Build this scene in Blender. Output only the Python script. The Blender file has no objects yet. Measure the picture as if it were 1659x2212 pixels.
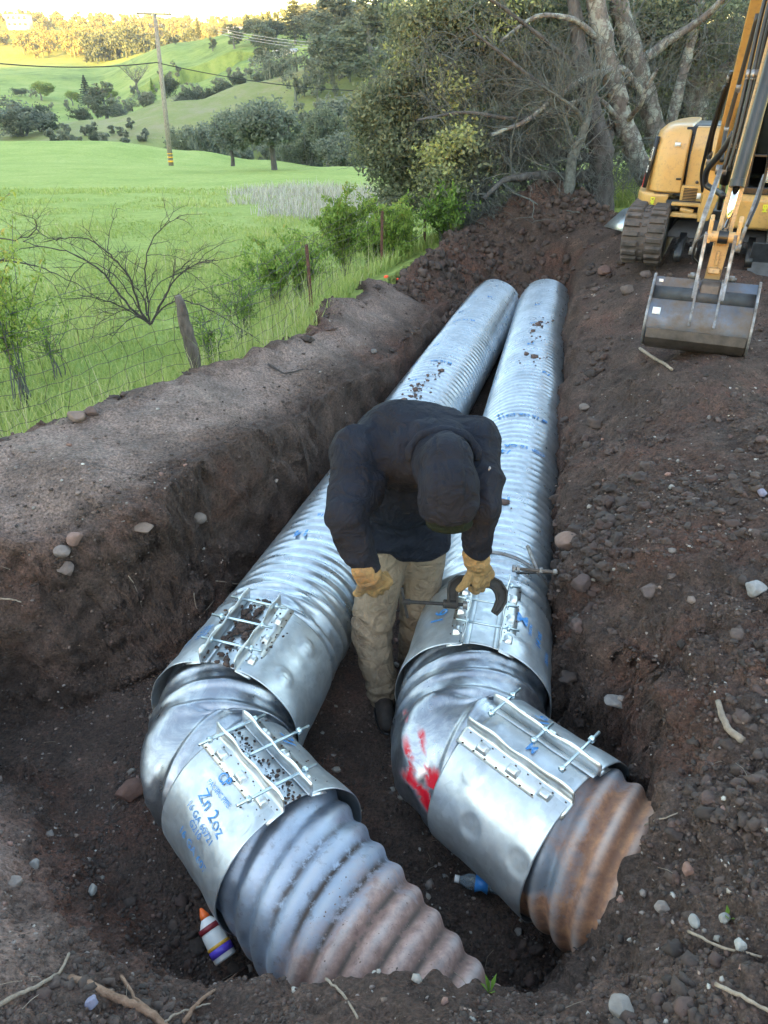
import bpy, math, random
import numpy as np
from mathutils import Vector, Matrix
R = math.radians
sc = bpy.context.scene
COL = sc.collection
# ------------------------------------------------------------------ camera, sky, sun, exposure
PITCH = R(30.4); CAMZ = 1.67
cd = bpy.data.cameras.new("camera"); cam = bpy.data.objects.new("camera", cd); COL.objects.link(cam)
cam.location = (0, 0, CAMZ); cam.rotation_euler = (R(90) - PITCH, 0, 0)
cd.sensor_fit = 'VERTICAL'; cd.sensor_height = 36; cd.lens = 27.03; cd.clip_start = .05; cd.clip_end = 4000
sc.camera = cam
SUN_EL, SUN_AZ = R(5.0), R(198)      # sun low behind the photographer; azimuth clockwise from +Y
world = bpy.data.worlds.new("World"); sc.world = world; world.use_nodes = True
wn = world.node_tree; bgn = wn.nodes['Background']
sky = wn.nodes.new('ShaderNodeTexSky'); sky.sky_type = 'NISHITA'; sky.sun_disc = False
sky.sun_elevation = SUN_EL; sky.sun_rotation = SUN_AZ
sky.air_density = 1.0; sky.dust_density = .6; sky.ozone_density = 1.0
wn.links.new(sky.outputs[0], bgn.inputs[0]); bgn.inputs[1].default_value = .15
sl = bpy.data.lights.new("sun", 'SUN'); sl.energy = 5.0; sl.angle = R(.5); sl.color = (1, .62, .18)
so = bpy.data.objects.new("sun", sl); COL.objects.link(so)
sdir = Vector((math.sin(SUN_AZ) * math.cos(SUN_EL), math.cos(SUN_AZ) * math.cos(SUN_EL), math.sin(SUN_EL)))
so.rotation_euler = sdir.to_track_quat('Z', 'Y').to_euler(); so.location = (0, -20, 30)
sc.view_settings.view_transform = 'Standard'; sc.view_settings.look = 'None'
sc.view_settings.exposure = 3.65; sc.view_settings.gamma = 1
sc.cycles.max_bounces = 6; sc.cycles.transparent_max_bounces = 6
random.seed(7); rng = np.random.default_rng(7)

# ------------------------------------------------------------------ helpers
def tag(o, label=None, cat=None, group=None, kind=None):
    if label: o['label'] = label
    if cat: o['category'] = cat
    if group: o['group'] = group
    if kind: o['kind'] = kind
    return o
def empty(name, loc, label=None, cat=None, group=None, rz=0):
    o = bpy.data.objects.new(name, None); COL.objects.link(o); o.location = loc; o.rotation_euler = (0, 0, rz)
    o.empty_display_size = .1
    return tag(o, label, cat, group)
class MB:
    """collects polygons; build() links them as one mesh object"""
    def __init__(s): s.V = []; s.F = []; s.n = 0; s.A = []
    def add(s, v, f, col=None):
        v = np.asarray(v, dtype=np.float64).reshape(-1, 3); s.V.append(v)
        if isinstance(f, np.ndarray): s.F.append(f + s.n)
        else:
            by = {}
            for q in f: by.setdefault(len(q), []).append(q)
            for k, l in by.items(): s.F.append(np.array(l, dtype=np.int64) + s.n)
        if col is not None:
            c = np.asarray(col, dtype=np.float32)
            if c.ndim == 1: c = np.tile(c, (len(v), 1))
            s.A.append(c)
        else: s.A.append(np.full((len(v), 3), .5, dtype=np.float32))
        s.n += len(v); return s
    def box(s, c, d, M=None, col=None, taper=1.0):
        x, y, z = d[0] / 2, d[1] / 2, d[2] / 2; t = taper
        v = np.array([(-x, -y, -z), (x, -y, -z), (x, y, -z), (-x, y, -z), (-x * t, -y * t, z), (x * t, -y * t, z), (x * t, y * t, z), (-x * t, y * t, z)])
        if M is not None: v = v @ np.array(M.to_3x3()).T
        s.add(v + np.array(c), [(0, 3, 2, 1), (4, 5, 6, 7), (0, 1, 5, 4), (1, 2, 6, 5), (2, 3, 7, 6), (3, 0, 4, 7)], col); return s
    def tube(s, pts, r, n=8, col=None, cap=True):
        P = np.asarray(pts, dtype=float); m = len(P); r = np.broadcast_to(np.asarray(r, dtype=float), (m,))
        T = np.gradient(P, axis=0); T /= np.linalg.norm(T, axis=1)[:, None] + 1e-12
        up = np.array([0, 0, 1.]) if abs(T[0][2]) < .9 else np.array([1., 0, 0])
        N = np.cross(T[0], up); N /= np.linalg.norm(N); NN = [N]
        for i in range(1, m):
            N = NN[-1] - T[i] * np.dot(NN[-1], T[i]); N /= np.linalg.norm(N) + 1e-12; NN.append(N)
        NN = np.array(NN); B = np.cross(T, NN); a = np.arange(n) * 2 * math.pi / n
        V = P[:, None] + r[:, None, None] * (NN[:, None] * np.cos(a)[None, :, None] + B[:, None] * np.sin(a)[None, :, None])
        i = np.arange(m - 1)[:, None] * n; j = np.arange(n)[None]; j2 = (j + 1) % n
        F = np.stack([i + j, i + n + j, i + n + j2, i + j2], -1).reshape(-1, 4)[:, ::-1]
        s.add(V.reshape(-1, 3), F, col)
        if cap:
            s.F.append(np.array([[s.n - m * n + k for k in range(n)]])); s.F.append(np.array([[s.n - 1 - k for k in range(n)]]))
        return s
    def prism(s, prof, x0, x1, axis=0, M=None, col=None):
        """profile polygon [(a,b)] extruded along an axis: 0: (x, a, b)  1: (a, y, b)  2: (a, b, z)"""
        n = len(prof); v = []
        for w in (x0, x1):
            for a, b in prof: v.append([(w, a, b), (a, w, b), (a, b, w)][axis])
        v = np.array(v, dtype=float)
        if M is not None: v = v @ np.array(M.to_3x3()).T + np.array(M.translation)
        f = [tuple(range(n)), tuple(range(2 * n - 1, n - 1, -1))] + [(i, i + n, (i + 1) % n + n, (i + 1) % n) for i in range(n)]
        s.add(v, f, col); return s
    def build(s, name, mat, parent=None, smooth=False, bevel=0, attr=False, fixn=True):
        me = bpy.data.meshes.new(name); V = np.concatenate(s.V); me.vertices.add(len(V)); me.vertices.foreach_set('co', V.ravel().astype(np.float32))
        tot = sum(f.size for f in s.F); npoly = sum(len(f) for f in s.F)
        me.loops.add(tot); me.polygons.add(npoly)
        me.loops.foreach_set('vertex_index', np.concatenate([f.ravel() for f in s.F]).astype(np.int32))
        sz = np.concatenate([np.full(len(f), f.shape[1]) for f in s.F]); st = np.concatenate([[0], np.cumsum(sz)[:-1]])
        me.polygons.foreach_set('loop_start', st.astype(np.int32))
        if smooth: me.polygons.foreach_set('use_smooth', np.ones(npoly, bool))
        me.update(calc_edges=True); me.validate()
        if attr:
            at = me.color_attributes.new('tint', 'FLOAT_COLOR', 'POINT'); c = np.concatenate(s.A)
            at.data.foreach_set('color', np.hstack([c, np.ones((len(c), 1))]).astype(np.float32).ravel())
        if fixn and npoly < 60000:
            import bmesh; bm = bmesh.new(); bm.from_mesh(me); bmesh.ops.recalc_face_normals(bm, faces=bm.faces); bm.to_mesh(me); bm.free()
        me.materials.append(mat)
        o = bpy.data.objects.new(name, me); COL.objects.link(o)
        if parent is not None: o.parent = parent
        if bevel:
            m = o.modifiers.new('b', 'BEVEL'); m.width = bevel; m.segments = 2; m.limit_method = 'ANGLE'; m.angle_limit = R(35)
            if smooth is False: me.polygons.foreach_set('use_smooth', np.ones(npoly, bool)); me.set_sharp_from_angle(angle=R(40))
        return o
def put(o, P):           # child keeps its world placement under parent P
    o.parent = P; o.matrix_parent_inverse = Matrix.Identity(4); return o
def hash3(ix, iy, iz, seed):
    h = (ix * 374761393 + iy * 668265263 + iz * 2147483647 + seed * 974634777) & 0xffffffff
    h = ((h ^ (h >> 13)) * 1274126177) & 0xffffffff; h = ((h ^ (h >> 16)) * 2246822519) & 0xffffffff
    return ((h ^ (h >> 15)) & 0xffffff) / float(0x1000000)
def noise3(P, f, seed=0):
    """value noise, -1..1"""
    Q = P * f; I = np.floor(Q).astype(np.int64); t = Q - I; t = t * t * (3 - 2 * t); out = 0
    for a in (0, 1):
        for b in (0, 1):
            for c in (0, 1):
                w = (t[:, 0] if a else 1 - t[:, 0]) * (t[:, 1] if b else 1 - t[:, 1]) * (t[:, 2] if c else 1 - t[:, 2])
                out = out + w * hash3(I[:, 0] + a, I[:, 1] + b, I[:, 2] + c, seed)
    return out * 2 - 1
def fbm(P, f, o=4, seed=0, g=.5):
    s = 0; a = 1
    for k in range(o): s = s + a * noise3(P, f * 2 ** k, seed + k * 13); a *= g
    return s
def clod3(P, f, seed=0):
    """rounded lumps: 1 at lump centre, 0 between"""
    Q = P * f; I = np.floor(Q).astype(np.int64); best = np.full(len(P), 9.)
    for a in (-1, 0, 1):
        for b in (-1, 0, 1):
            for c in (-1, 0, 1):
                J = I + np.array([a, b, c]); h = [hash3(J[:, 0], J[:, 1], J[:, 2], seed + k) for k in range(4)]
                d = sum((J[:, k] + h[k] - Q[:, k]) ** 2 for k in range(3)) / (.35 + .65 * h[3]) ** 2
                best = np.minimum(best, d)
    return np.sqrt(np.clip(1 - best, 0, 1))
def sstep(a, b, x): t = np.clip((x - a) / (b - a), 0, 1); return t * t * (3 - 2 * t)
# ------------------------------------------------------------------ materials
def newmat(name):
    m = bpy.data.materials.new(name); m.use_nodes = True; nt = m.node_tree; return m, nt, nt.nodes['Principled BSDF']
def nd(nt, t, **k):
    n = nt.nodes.new(t)
    for a, b in k.items():
        if a.startswith('_'): n.inputs[a[1:].replace('_', ' ')].default_value = b
        else: setattr(n, a, b)
    return n
def lk(nt, a, b): nt.links.new(a, b)
def coords(nt, space='Object'): return nd(nt, 'ShaderNodeTexCoord').outputs[space]
def noise(nt, co, scale, det=4, rough=.6, dist=0):
    n = nd(nt, 'ShaderNodeTexNoise'); n.inputs['Scale'].default_value = scale; n.inputs['Detail'].default_value = det
    n.inputs['Roughness'].default_value = rough; n.inputs['Distortion'].default_value = dist; lk(nt, co, n.inputs['Vector']); return n.outputs['Fac']
def ramp(nt, fac, stops):
    r = nd(nt, 'ShaderNodeValToRGB'); e = r.color_ramp.elements
    while len(e) < len(stops): e.new(.5)
    for i, (p, c) in enumerate(stops): e[i].position = p; e[i].color = (*c, 1) if len(c) == 3 else c
    lk(nt, fac, r.inputs[0]); return r.outputs[0]
def mix(nt, fac, a, b, mode='MIX'):
    m = nd(nt, 'ShaderNodeMix', data_type='RGBA', blend_type=mode)
    for s, v in ((m.inputs[0], fac), (m.inputs[6], a), (m.inputs[7], b)):
        if isinstance(v, (int, float)): s.default_value = v
        elif isinstance(v, tuple): s.default_value = (*v, 1)
        else: lk(nt, v, s)
    return m.outputs[2]
def bump(nt, h, st, dist, bs, prev=None):
    b = nd(nt, 'ShaderNodeBump'); b.inputs['Strength'].default_value = st; b.inputs['Distance'].default_value = dist
    lk(nt, h, b.inputs['Height']); 
    if prev is not None: lk(nt, prev, b.inputs['Normal'])
    lk(nt, b.outputs[0], bs.inputs['Normal']); return b.outputs[0]
def g3(v): return (v, v, v)
def simple(name, col, rough=.6, metal=0, var=.25, scale=8, bs=.0, bsc=60, dirt=None, dirtamt=.5, dscale=3, coat=0):
    m, nt, b = newmat(name); co = coords(nt); f = noise(nt, co, scale, 5)
    c = ramp(nt, f, [(.3, tuple(x * (1 - var) for x in col)), (.7, tuple(min(1, x * (1 + var)) for x in col))])
    if dirt:
        d = ramp(nt, noise(nt, co, dscale, 8, .7), [(.5 - .12, g3(0.)), (.62, g3(dirtamt))]); c = mix(nt, d, c, dirt)
        lk(nt, ramp(nt, noise(nt, co, dscale, 8, .7), [(.4, g3(rough)), (.65, g3(.9))]), b.inputs['Roughness'])
    else: b.inputs['Roughness'].default_value = rough
    lk(nt, c, b.inputs['Base Color']); b.inputs['Metallic'].default_value = metal
    if coat: b.inputs['Coat Weight'].default_value = coat; b.inputs['Coat Roughness'].default_value = .12
    if bs: bump(nt, noise(nt, co, bsc, 4), bs, .01, b)
    return m
# ------------------------------------------------------------------ ground shape
def axL(Y): return -.6 + (Y - 2.65) * .2926
def axR(Y): return .5 + (Y - 2.99) * .2288
def axZ(Y): return -.78 - .016 * (np.asarray(Y) - 3)
_S, _C = math.sin(PITCH), math.cos(PITCH)
def W(u, v, z):           # point on height z seen at that place of the photograph: used to survey the site
    x = (u - 829.5) / 1660.7; y = (1106 - v) / 1660.7; d = (z - CAMZ) / (-_S + _C * y); return (d * x, d * (_C + y * _S))
def WY(u, v, Y):          # point at distance Y
    x = (u - 829.5) / 1660.7; y = (1106 - v) / 1660.7; d = Y / (_C + y * _S); return (d * x, Y, CAMZ + d * (-_S + _C * y))
surv = [(0,945,-.08),(150,905,-.08),(400,795,-.08),(560,745,-.08),(680,690,-.14),(780,605,-.28),(900,560,-.40),(1040,490,-.25),
 (-300,1000,-.08),(-300,1350,-.3),(0,1230,-.32),(150,1165,-.32),(300,1110,-.28),(450,1030,-.2),(560,965,-.2),(680,905,-.3),(780,835,-.42),(860,770,-.52),(920,715,-.58),(970,665,-.6),(1010,632,-.62),
 (200,1020,-.1),(500,880,-.12),(700,760,-.16),(700,800,-.2),(820,680,-.34),(900,640,-.42),(980,570,-.46),
 (0,1620,-.72),(-300,1600,-.6),(0,1900,-.5),(0,2212,-.32),(-250,2100,-.25),(150,1750,-.85),(300,2050,-.72),(200,2200,-.4),(430,2140,-.78),(560,2170,-.62),(480,2260,-.5),
 (620,2175,-.52),(760,2150,-.42),(900,2165,-.36),(1060,2150,-.38),(900,2260,-.3),(1250,2230,-.2),(1150,2120,-.62),(1659,2212,-.08),(1230,2060,-.8),(1320,1995,-.5),
 (1395,1900,-.36),(1405,1800,-.30),(1400,1735,-.36),(1500,1900,-.28),(1500,2100,-.16),(1659,1900,-.12),(1659,1660,-.2),(1480,1700,-.24),(1350,1640,-.58),(1290,1560,-.6),
 (1230,1480,-.6),(1210,1300,-.55),(1235,1100,-.5),(1250,900,-.45),(1262,750,-.4),(1262,640,-.35),(1400,1450,-.3),(1500,1550,-.28),(1659,1450,-.15),(1400,1200,-.2),(1659,1200,-.08),
 (1450,1000,-.12),(1659,900,-.02),(1400,800,-.08),(1350,620,-.08),(1550,760,0),(1659,640,0),(1480,600,0),(1350,500,0),(1659,500,0),(1500,430,0),(1250,1200,-.45),(1300,1000,-.28),(1850,1500,-.05),(1850,2000,0),(1850,900,0)]
CP = np.array([(*W(u, v, z), z) for u, v, z in surv])
CP = np.vstack([CP, [(-1.2, .2, -.2), (0, .2, -.15), (1.2, .2, -.05), (-3.5, 3, -.1), (-3.5, 1, -.1), (3, 12, .0), (6, 12, 0), (9, 9, 0), (0, 12, -.2), (6, 16, .05), (2, 16, 0), (9, 14, .05)]])
def tps_fit(P):
    n = len(P); d = np.linalg.norm(P[:, None, :2] - P[None, :, :2], axis=2); K = d ** 2 * np.log(d + 1e-9) + np.eye(n) * .03
    A = np.zeros((n + 3, n + 3)); A[:n, :n] = K; A[:n, n] = 1; A[:n, n + 1:] = P[:, :2]; A[n, :n] = 1; A[n + 1:, :n] = P[:, :2].T
    return np.linalg.solve(A, np.concatenate([P[:, 2], [0, 0, 0]]))
TW = tps_fit(CP)
def upper(X, Y):
    z = TW[-3] + TW[-2] * X + TW[-1] * Y
    for k in range(len(CP)):
        d2 = (X - CP[k, 0]) ** 2 + (Y - CP[k, 1]) ** 2 + 1e-12; z = z + TW[k] * .5 * d2 * np.log(d2)
    return z
# foot of the excavation walls: X, Y, width of the wall slope
FOOT = np.array([(axL(9.45) - .33, 9.45, .10), (axL(8) - .33, 8, .07), (axL(6.5) - .33, 6.5, .07), (axL(5.2) - .34, 5.2, .08), (axL(4.4) - .38, 4.4, .1), (-.78, 3.75, .13), (-1.04, 3.24, .2), (-1.27, 3.02, .24), (-1.6, 2.82, .26), (-2.2, 2.78, .26),
 (-2.1, 2.48, .3), (-1.46, 2.38, .4), (-1.12, 1.95, .42), (-.90, 1.65, .35), (-.66, 1.45, .3), (-.25, 1.36, .3), (.05, 1.34, .25), (.38, 1.40, .3), (.58, 1.52, .2), (.74, 1.66, .16), (.84, 1.9, .18), (.84, 2.2, .2),
 (axR(2.7) + .24, 2.7, .22), (axR(4) + .18, 4, .24), (axR(6) + .18, 6, .24), (axR(9.4) + .2, 9.4, .2)])
def pitdist(X, Y):
    n = len(FOOT); best = np.full(X.shape, 1e9); wd = np.zeros(X.shape); ins = np.zeros(X.shape, bool)
    for i in range(n):
        a, b = FOOT[i], FOOT[(i + 1) % n]; ex, ey = b[0] - a[0], b[1] - a[1]
        t = np.clip(((X - a[0]) * ex + (Y - a[1]) * ey) / (ex * ex + ey * ey), 0, 1)
        d = np.hypot(X - a[0] - t * ex, Y - a[1] - t * ey); w = a[2] + t * (b[2] - a[2]); m = d < best
        best = np.where(m, d, best); wd = np.where(m, w, wd)
        c = ((a[1] > Y) != (b[1] > Y)) & (X < (b[0] - a[0]) * (Y - a[1]) / (b[1] - a[1] + 1e-12) + a[0]); ins ^= c
    return np.where(ins, -best, best), wd
GE = np.array([(-5.5, 1.35), (-3.6, 2.7)] + [W(*q) for q in [(0, 945, -.08), (150, 905, -.08), (400, 795, -.08), (560, 745, -.08), (680, 690, -.14), (780, 605, -.28), (900, 560, -.40), (1040, 490, -.22)]] + [(2.3, 12.3), (3.5, 14.2), (9, 24), (40, 80)])
SE = np.vstack([GE[:-5], [(1.25, 10.5), (2.3, 10.85), (3.1, 10.75), (4.2, 11.0), (9, 12.6), (30, 14)]])   # where dug soil gives way to grass
def soildist(X, Y): return grassdist(X, Y, SE)
def grassdist(X, Y, GE=GE):      # >0 left of the bank edge (meadow side)
    best = np.full(X.shape, 1e9); sg = np.zeros(X.shape)
    for i in range(len(GE) - 1):
        a, b = GE[i], GE[i + 1]; ex, ey = b - a; L = math.hypot(ex, ey)
        t = np.clip(((X - a[0]) * ex + (Y - a[1]) * ey) / L ** 2, 0, 1); d = np.hypot(X - a[0] - t * ex, Y - a[1] - t * ey)
        s = (ex * (Y - a[1]) - ey * (X - a[0])) / L; m = d < best; best = np.where(m, d, best); sg = np.where(m, s, sg)
    return np.where(sg > 0, best, -best)
def meadow_z(X, Y):
    g = grassdist(X, Y); low = -.23 - .07 * np.maximum(Y, 0) - .04 * np.exp(-g); hi = -.28 + .0 * Y
    hi = np.where(Y > 9, -.28 + .26 * sstep(9.6, 10.9, Y) + .002 * (Y - 9), hi)
    return hi + (low - hi) * sstep(-.3, .9 + .06 * Y, g)
def soil_base(X, Y):
    U = upper(X, Y); d, w = pitdist(X, Y); fl = -1.12 - .012 * (Y - 3)
    z = fl + (U - fl) * sstep(0, 1, np.clip(d / w, 0, 1) ** .8)
    P = np.stack([X, Y, 0 * X], -1)
    g = soildist(X, Y) + .12 * noise3(P.reshape(-1, 3), 2.3, 5).reshape(X.shape) + .05 * noise3(P.reshape(-1, 3), 9, 6).reshape(X.shape)
    far = sstep(12.3, 13.5, Y)
    return z - 1.6 * sstep(-.05, .5, g) * 1.0 - .5 * far, d, w, g
# fan-shaped grid, with extra columns on the near-vertical left wall
t1 = np.linspace(-.85, -.012, 230); t2 = np.linspace(-.012, .012, 24)[1:-1]; t3 = np.linspace(.012, 1.35, 400)
Yg = np.unique(np.concatenate([.32 * (13.6 / .32) ** (np.arange(560) / 559), np.linspace(2.75, 3.65, 110), np.linspace(1.2, 2.5, 60)]))
yy = np.concatenate([[0], Yg]); 
def wallx(Y): return np.where(Y > 4.4, axL(Y) - .37, np.maximum(axL(4.4) - .40 + (Y - 4.4) * .5, -1.15))
def gridpts():
    rows = []
    for Y in Yg:
        s = (Y + 1.35) * .95; rows.append(np.stack([wallx(Y) + np.concatenate([t1 * s, t2 * s * 1.0, t3 * s]), np.full(len(t1) + len(t2) + len(t3), Y)], -1))
    return np.array(rows)
G = gridpts(); X, Y = G[..., 0], G[..., 1]; Z, D, WD, GD = soil_base(X, Y)
nr, nc = X.shape; P = np.stack([X, Y, Z], -1)
du = np.gradient(P, axis=1); dv = np.gradient(P, axis=0); N = np.cross(du, dv); N /= np.linalg.norm(N, axis=2)[..., None] + 1e-12
Pf = P.reshape(-1, 3); Nf = N.reshape(-1, 3)
# flat, trodden bank top against loose spoil
top = (sstep(.12, .4, D / 1.0) * sstep(.02, -.25, GD) * sstep(axL(Y) + .3, axL(Y) - .1, X)).ravel()
loose = np.clip(1 - .8 * top, .0, 1) * (.6 + .4 * noise3(Pf, .9, 3)); loose = np.clip(loose, .12, 1)
wall = sstep(.85, .4, Nf[:, 2])
disp = .05 * fbm(Pf, 1.6, 2, 21) + wall * (.035 * clod3(Pf, 5, 61) + .03 * clod3(Pf, 11, 62) + .02 * fbm(Pf, 14, 3, 63)) + .02 * fbm(Pf, 6, 4, 1) * (.4 + .6 * loose)
disp += loose * (.05 * clod3(Pf, 7, 2) * sstep(.0, .35, noise3(Pf, 1.3, 9)) + .036 * clod3(Pf, 13, 4) * sstep(-.5, .1, noise3(Pf, 2.3, 19)) + .024 * clod3(Pf, 24, 5) + .013 * clod3(Pf, 48, 6))
disp -= .05 * loose * sstep(.1, .7, noise3(Pf, 2.1, 31))
edge = np.exp(-((GD.ravel() + .12) / .1) ** 2); disp += edge * (.05 * clod3(Pf, 9, 40)) - .045 * loose - .02
infloor = sstep(.0, -.1, D.ravel()); disp *= (1 - .55 * infloor * (1 - wall))
Pd = Pf + Nf * disp[:, None]
gb = MB(); i = np.arange(nr - 1)[:, None] * nc; j = np.arange(nc - 1)[None]
F = np.stack([i + j, i + j + 1, i + nc + j + 1, i + nc + j], -1).reshape(-1, 4)
Fk = F
red = np.clip(.5 + .5 * fbm(Pf, .8, 3, 77), 0, 1); wet = top
gb.add(Pd, Fk, np.stack([red, wet, np.clip(loose, 0, 1)], -1))

def soil_material(name='soil'):
    m, nt, b = newmat(name); co = coords(nt)
    at = nd(nt, 'ShaderNodeAttribute', attribute_name='tint'); sp = nd(nt, 'ShaderNodeSeparateColor'); lk(nt, at.outputs['Color'], sp.inputs[0])
    n1 = noise(nt, co, 5, 8, .65); n2 = noise(nt, co, 70, 6, .7); n3 = noise(nt, co, 1.1, 4)
    c = ramp(nt, n1, [(.3, (.080, .050, .040)), (.5, (.138, .094, .077)), (.7, (.240, .158, .124))])
    rm = ramp(nt, n3, [(.52, g3(0)), (.62, g3(.7))]); c = mix(nt, rm, c, (.175, .085, .062))
    c = mix(nt, sp.outputs[1], c, mix(nt, n1, (.27, .185, .155), (.58, .43, .37)))
    c = mix(nt, ramp(nt, noise(nt, co, 2.2, 9, .8), [(.42, g3(.55)), (.56, g3(0))]), c, (.062, .044, .038))
    c = mix(nt, ramp(nt, n2, [(.35, g3(.8)), (.65, g3(0))]), c, (.026, .020, .018))
    c = mix(nt, ramp(nt, noise(nt, co, 160, 2, .5), [(.68, g3(0)), (.74, g3(.6))]), c, (.27, .23, .20))
    lk(nt, c, b.inputs['Base Color'])
    lk(nt, mix(nt, sp.outputs[1], g3(.95), ramp(nt, n1, [(.4, g3(.55)), (.6, g3(.85))])), b.inputs['Roughness'])
    b.inputs['Specular IOR Level'].default_value = .3
    v = nd(nt, 'ShaderNodeTexVoronoi'); v.inputs['Scale'].default_value = 75; lk(nt, co, v.inputs['Vector'])
    iv = ramp(nt, v.outputs['Distance'], [(0, g3(1)), (.55, g3(0))])
    p1 = bump(nt, iv, .6, .014, b); p2 = bump(nt, n2, .9, .022, b, p1); p3 = bump(nt, noise(nt, co, 26, 5, .7), .7, .035, b, p2); bump(nt, noise(nt, co, 260, 3), .4, .003, b, p3)
    return m
M = {}
M['soil'] = soil_material()
gobj = gb.build('ground', M['soil'], smooth=True, attr=True); tag(gobj, kind='structure')
GZ = Pd.reshape(nr, nc, 3)
def ground_pts(n, wfun=None, seed=1):
    """random points on the soil surface, denser where the camera is near"""
    r = np.random.default_rng(seed); ii = r.integers(0, nr - 1, n); jj = r.integers(0, nc - 1, n); a = r.random((n, 1)); c = r.random((n, 1))
    A = GZ[ii, jj]; B = GZ[ii, jj + 1]; Cc = GZ[ii + 1, jj]; return A + a * (B - A) + c * (Cc - A), (ii, jj)
def gz(x, y):
    k = int(np.argmin(np.abs(Yg - y))); row = GZ[k]; q = int(np.argmin(np.abs(row[:, 0] - x))); return float(row[q, 2])
# heap of spoil beyond the pipes
def heap():
    n = 150; m = MB(); xs = np.linspace(-.3, 3.8, 230); ys = np.linspace(7.6, 11.6, n); X, Y = np.meshgrid(xs, ys)
    ridge = np.array([(.15, 8.2, -.45), (.55, 9.1, -.32), (1.0, 9.85, -.14), (1.45, 10.2, .02), (1.9, 10.3, .27), (2.25, 10.3, .24), (2.6, 10.05, .1), (2.95, 9.7, 0), (3.2, 9.4, -.12)]); z = np.full(X.shape, -9.)
    for i in range(len(ridge) - 1):
        a, b = ridge[i], ridge[i + 1]; ex, ey = b[0] - a[0], b[1] - a[1]; t = np.clip(((X - a[0]) * ex + (Y - a[1]) * ey) / (ex * ex + ey * ey), 0, 1)
        d = np.hypot(X - a[0] - t * ex, Y - a[1] - t * ey); h = a[2] + t * (b[2] - a[2]); z = np.maximum(z, h + .06 - np.sqrt(d * d + .01) * 1.0)
    P = np.stack([X, Y, z], -1).reshape(-1, 3); gr, _, _, _ = soil_base(P[:, 0], P[:, 1]); gd_ = grassdist(P[:, 0], P[:, 1]); gr = np.where(gd_ > -.1, np.maximum(gr, meadow_z(P[:, 0], P[:, 1]) - .05), gr)
    P[:, 2] += .05 * fbm(P, 3, 3, 8) + .08 * clod3(P, 6, 3) * (noise3(P, 2, 4) > 0) + .06 * clod3(P, 11, 5) + .04 * clod3(P, 20, 6)
    P[:, 2] = np.maximum(P[:, 2], gr - .12)
    i = np.arange(n - 1)[:, None] * 230; j = np.arange(229)[None]; F = np.stack([i + j, i + j + 1, i + 231 + j, i + 230 + j], -1).reshape(-1, 4)
    keep = (P[F, 2].mean(1) > gr[F].mean(1) - .11); m.add(P, F[keep], np.tile([.5, 0, 1], (len(P), 1)))
    global HEAP; HEAP = P[(P[:, 2] > gr - .05)]
    o = m.build('dirt_heap', M['soil'], smooth=True, attr=True); return tag(o, 'loose heap of dark brown excavated soil beyond the far pipe ends', 'dirt heap')
heap()
# ------------------------------------------------------------------ meadow, valley and hills as one sheet
AZ = {  # azimuth column in the survey: distance -> view height
 -400: [(75,302),(100,330),(125,282),(140,298),(180,270),(230,228),(300,180),(380,150),(480,132),(560,98),(650,62),(760,32),(900,40)],
 0: [(75,307),(100,332),(125,287),(140,300),(180,272),(230,230),(300,182),(380,150),(480,132),(560,100),(650,70),(760,40),(900,50)],
 200: [(75,308),(100,330),(130,256),(145,268),(180,262),(230,235),(300,190),(380,150),(480,128),(560,96),(650,66),(760,46),(900,60)],
 400: [(75,330),(100,348),(130,213),(150,222),(190,195),(230,162),(290,112),(330,92),(380,100),(480,110),(600,84),(760,52),(900,70)],
 550: [(75,350),(100,364),(135,174),(150,180),(200,142),(250,92),(300,62),(340,72),(480,90),(600,74),(760,56),(900,80)],
 700: [(75,366),(100,374),(135,142),(150,148),(200,120),(260,66),(300,40),(340,52),(480,70),(600,64),(760,52),(900,80)],
 850: [(75,376),(100,378),(135,110),(150,114),(200,92),(260,44),(300,28),(340,40),(480,60),(600,64),(760,55),(900,80)],
 1150: [(75,300),(100,280),(135,160),(150,150),(200,110),(260,64),(300,48),(340,60),(480,70),(600,74),(760,60),(900,80)],
 2300: [(75,240),(100,220),(135,160),(150,150),(200,120),(260,90),(300,68),(340,70),(480,80),(600,84),(760,80),(900,90)]}
azk = sorted(AZ); azv = np.array([(u - 829.5) / 1660.7 / 1.14 for u in azk])
def slope(v, hfac=True): y = (1106 - v) / 1660.7; return (-_S + _C * y) / (_C + y * _S)
Yk = np.array(sorted({d for l in AZ.values() for d, _ in l}), dtype=float)
TAB = np.array([np.interp(Yk, [d for d, _ in AZ[u]], [CAMZ + d * slope(v) for d, v in AZ[u]]) for u in azk])
def far_z(X, Y):
    a = np.clip(X / np.maximum(Y, 1), azv[0], azv[-1]); ia = np.clip(np.searchsorted(azv, a) - 1, 0, len(azv) - 2); ta = (a - azv[ia]) / (azv[ia + 1] - azv[ia]); ta = ta * ta * (3 - 2 * ta)
    iy = np.clip(np.searchsorted(Yk, Y) - 1, 0, len(Yk) - 2); ty = np.clip((Y - Yk[iy]) / (Yk[iy + 1] - Yk[iy]), 0, 1); ty = ty * ty * (3 - 2 * ty)
    f = lambda A, B: TAB[A, B]
    return (f(ia, iy) * (1 - ty) + f(ia, iy + 1) * ty) * (1 - ta) + (f(ia + 1, iy) * (1 - ty) + f(ia + 1, iy + 1) * ty) * ta
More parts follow.
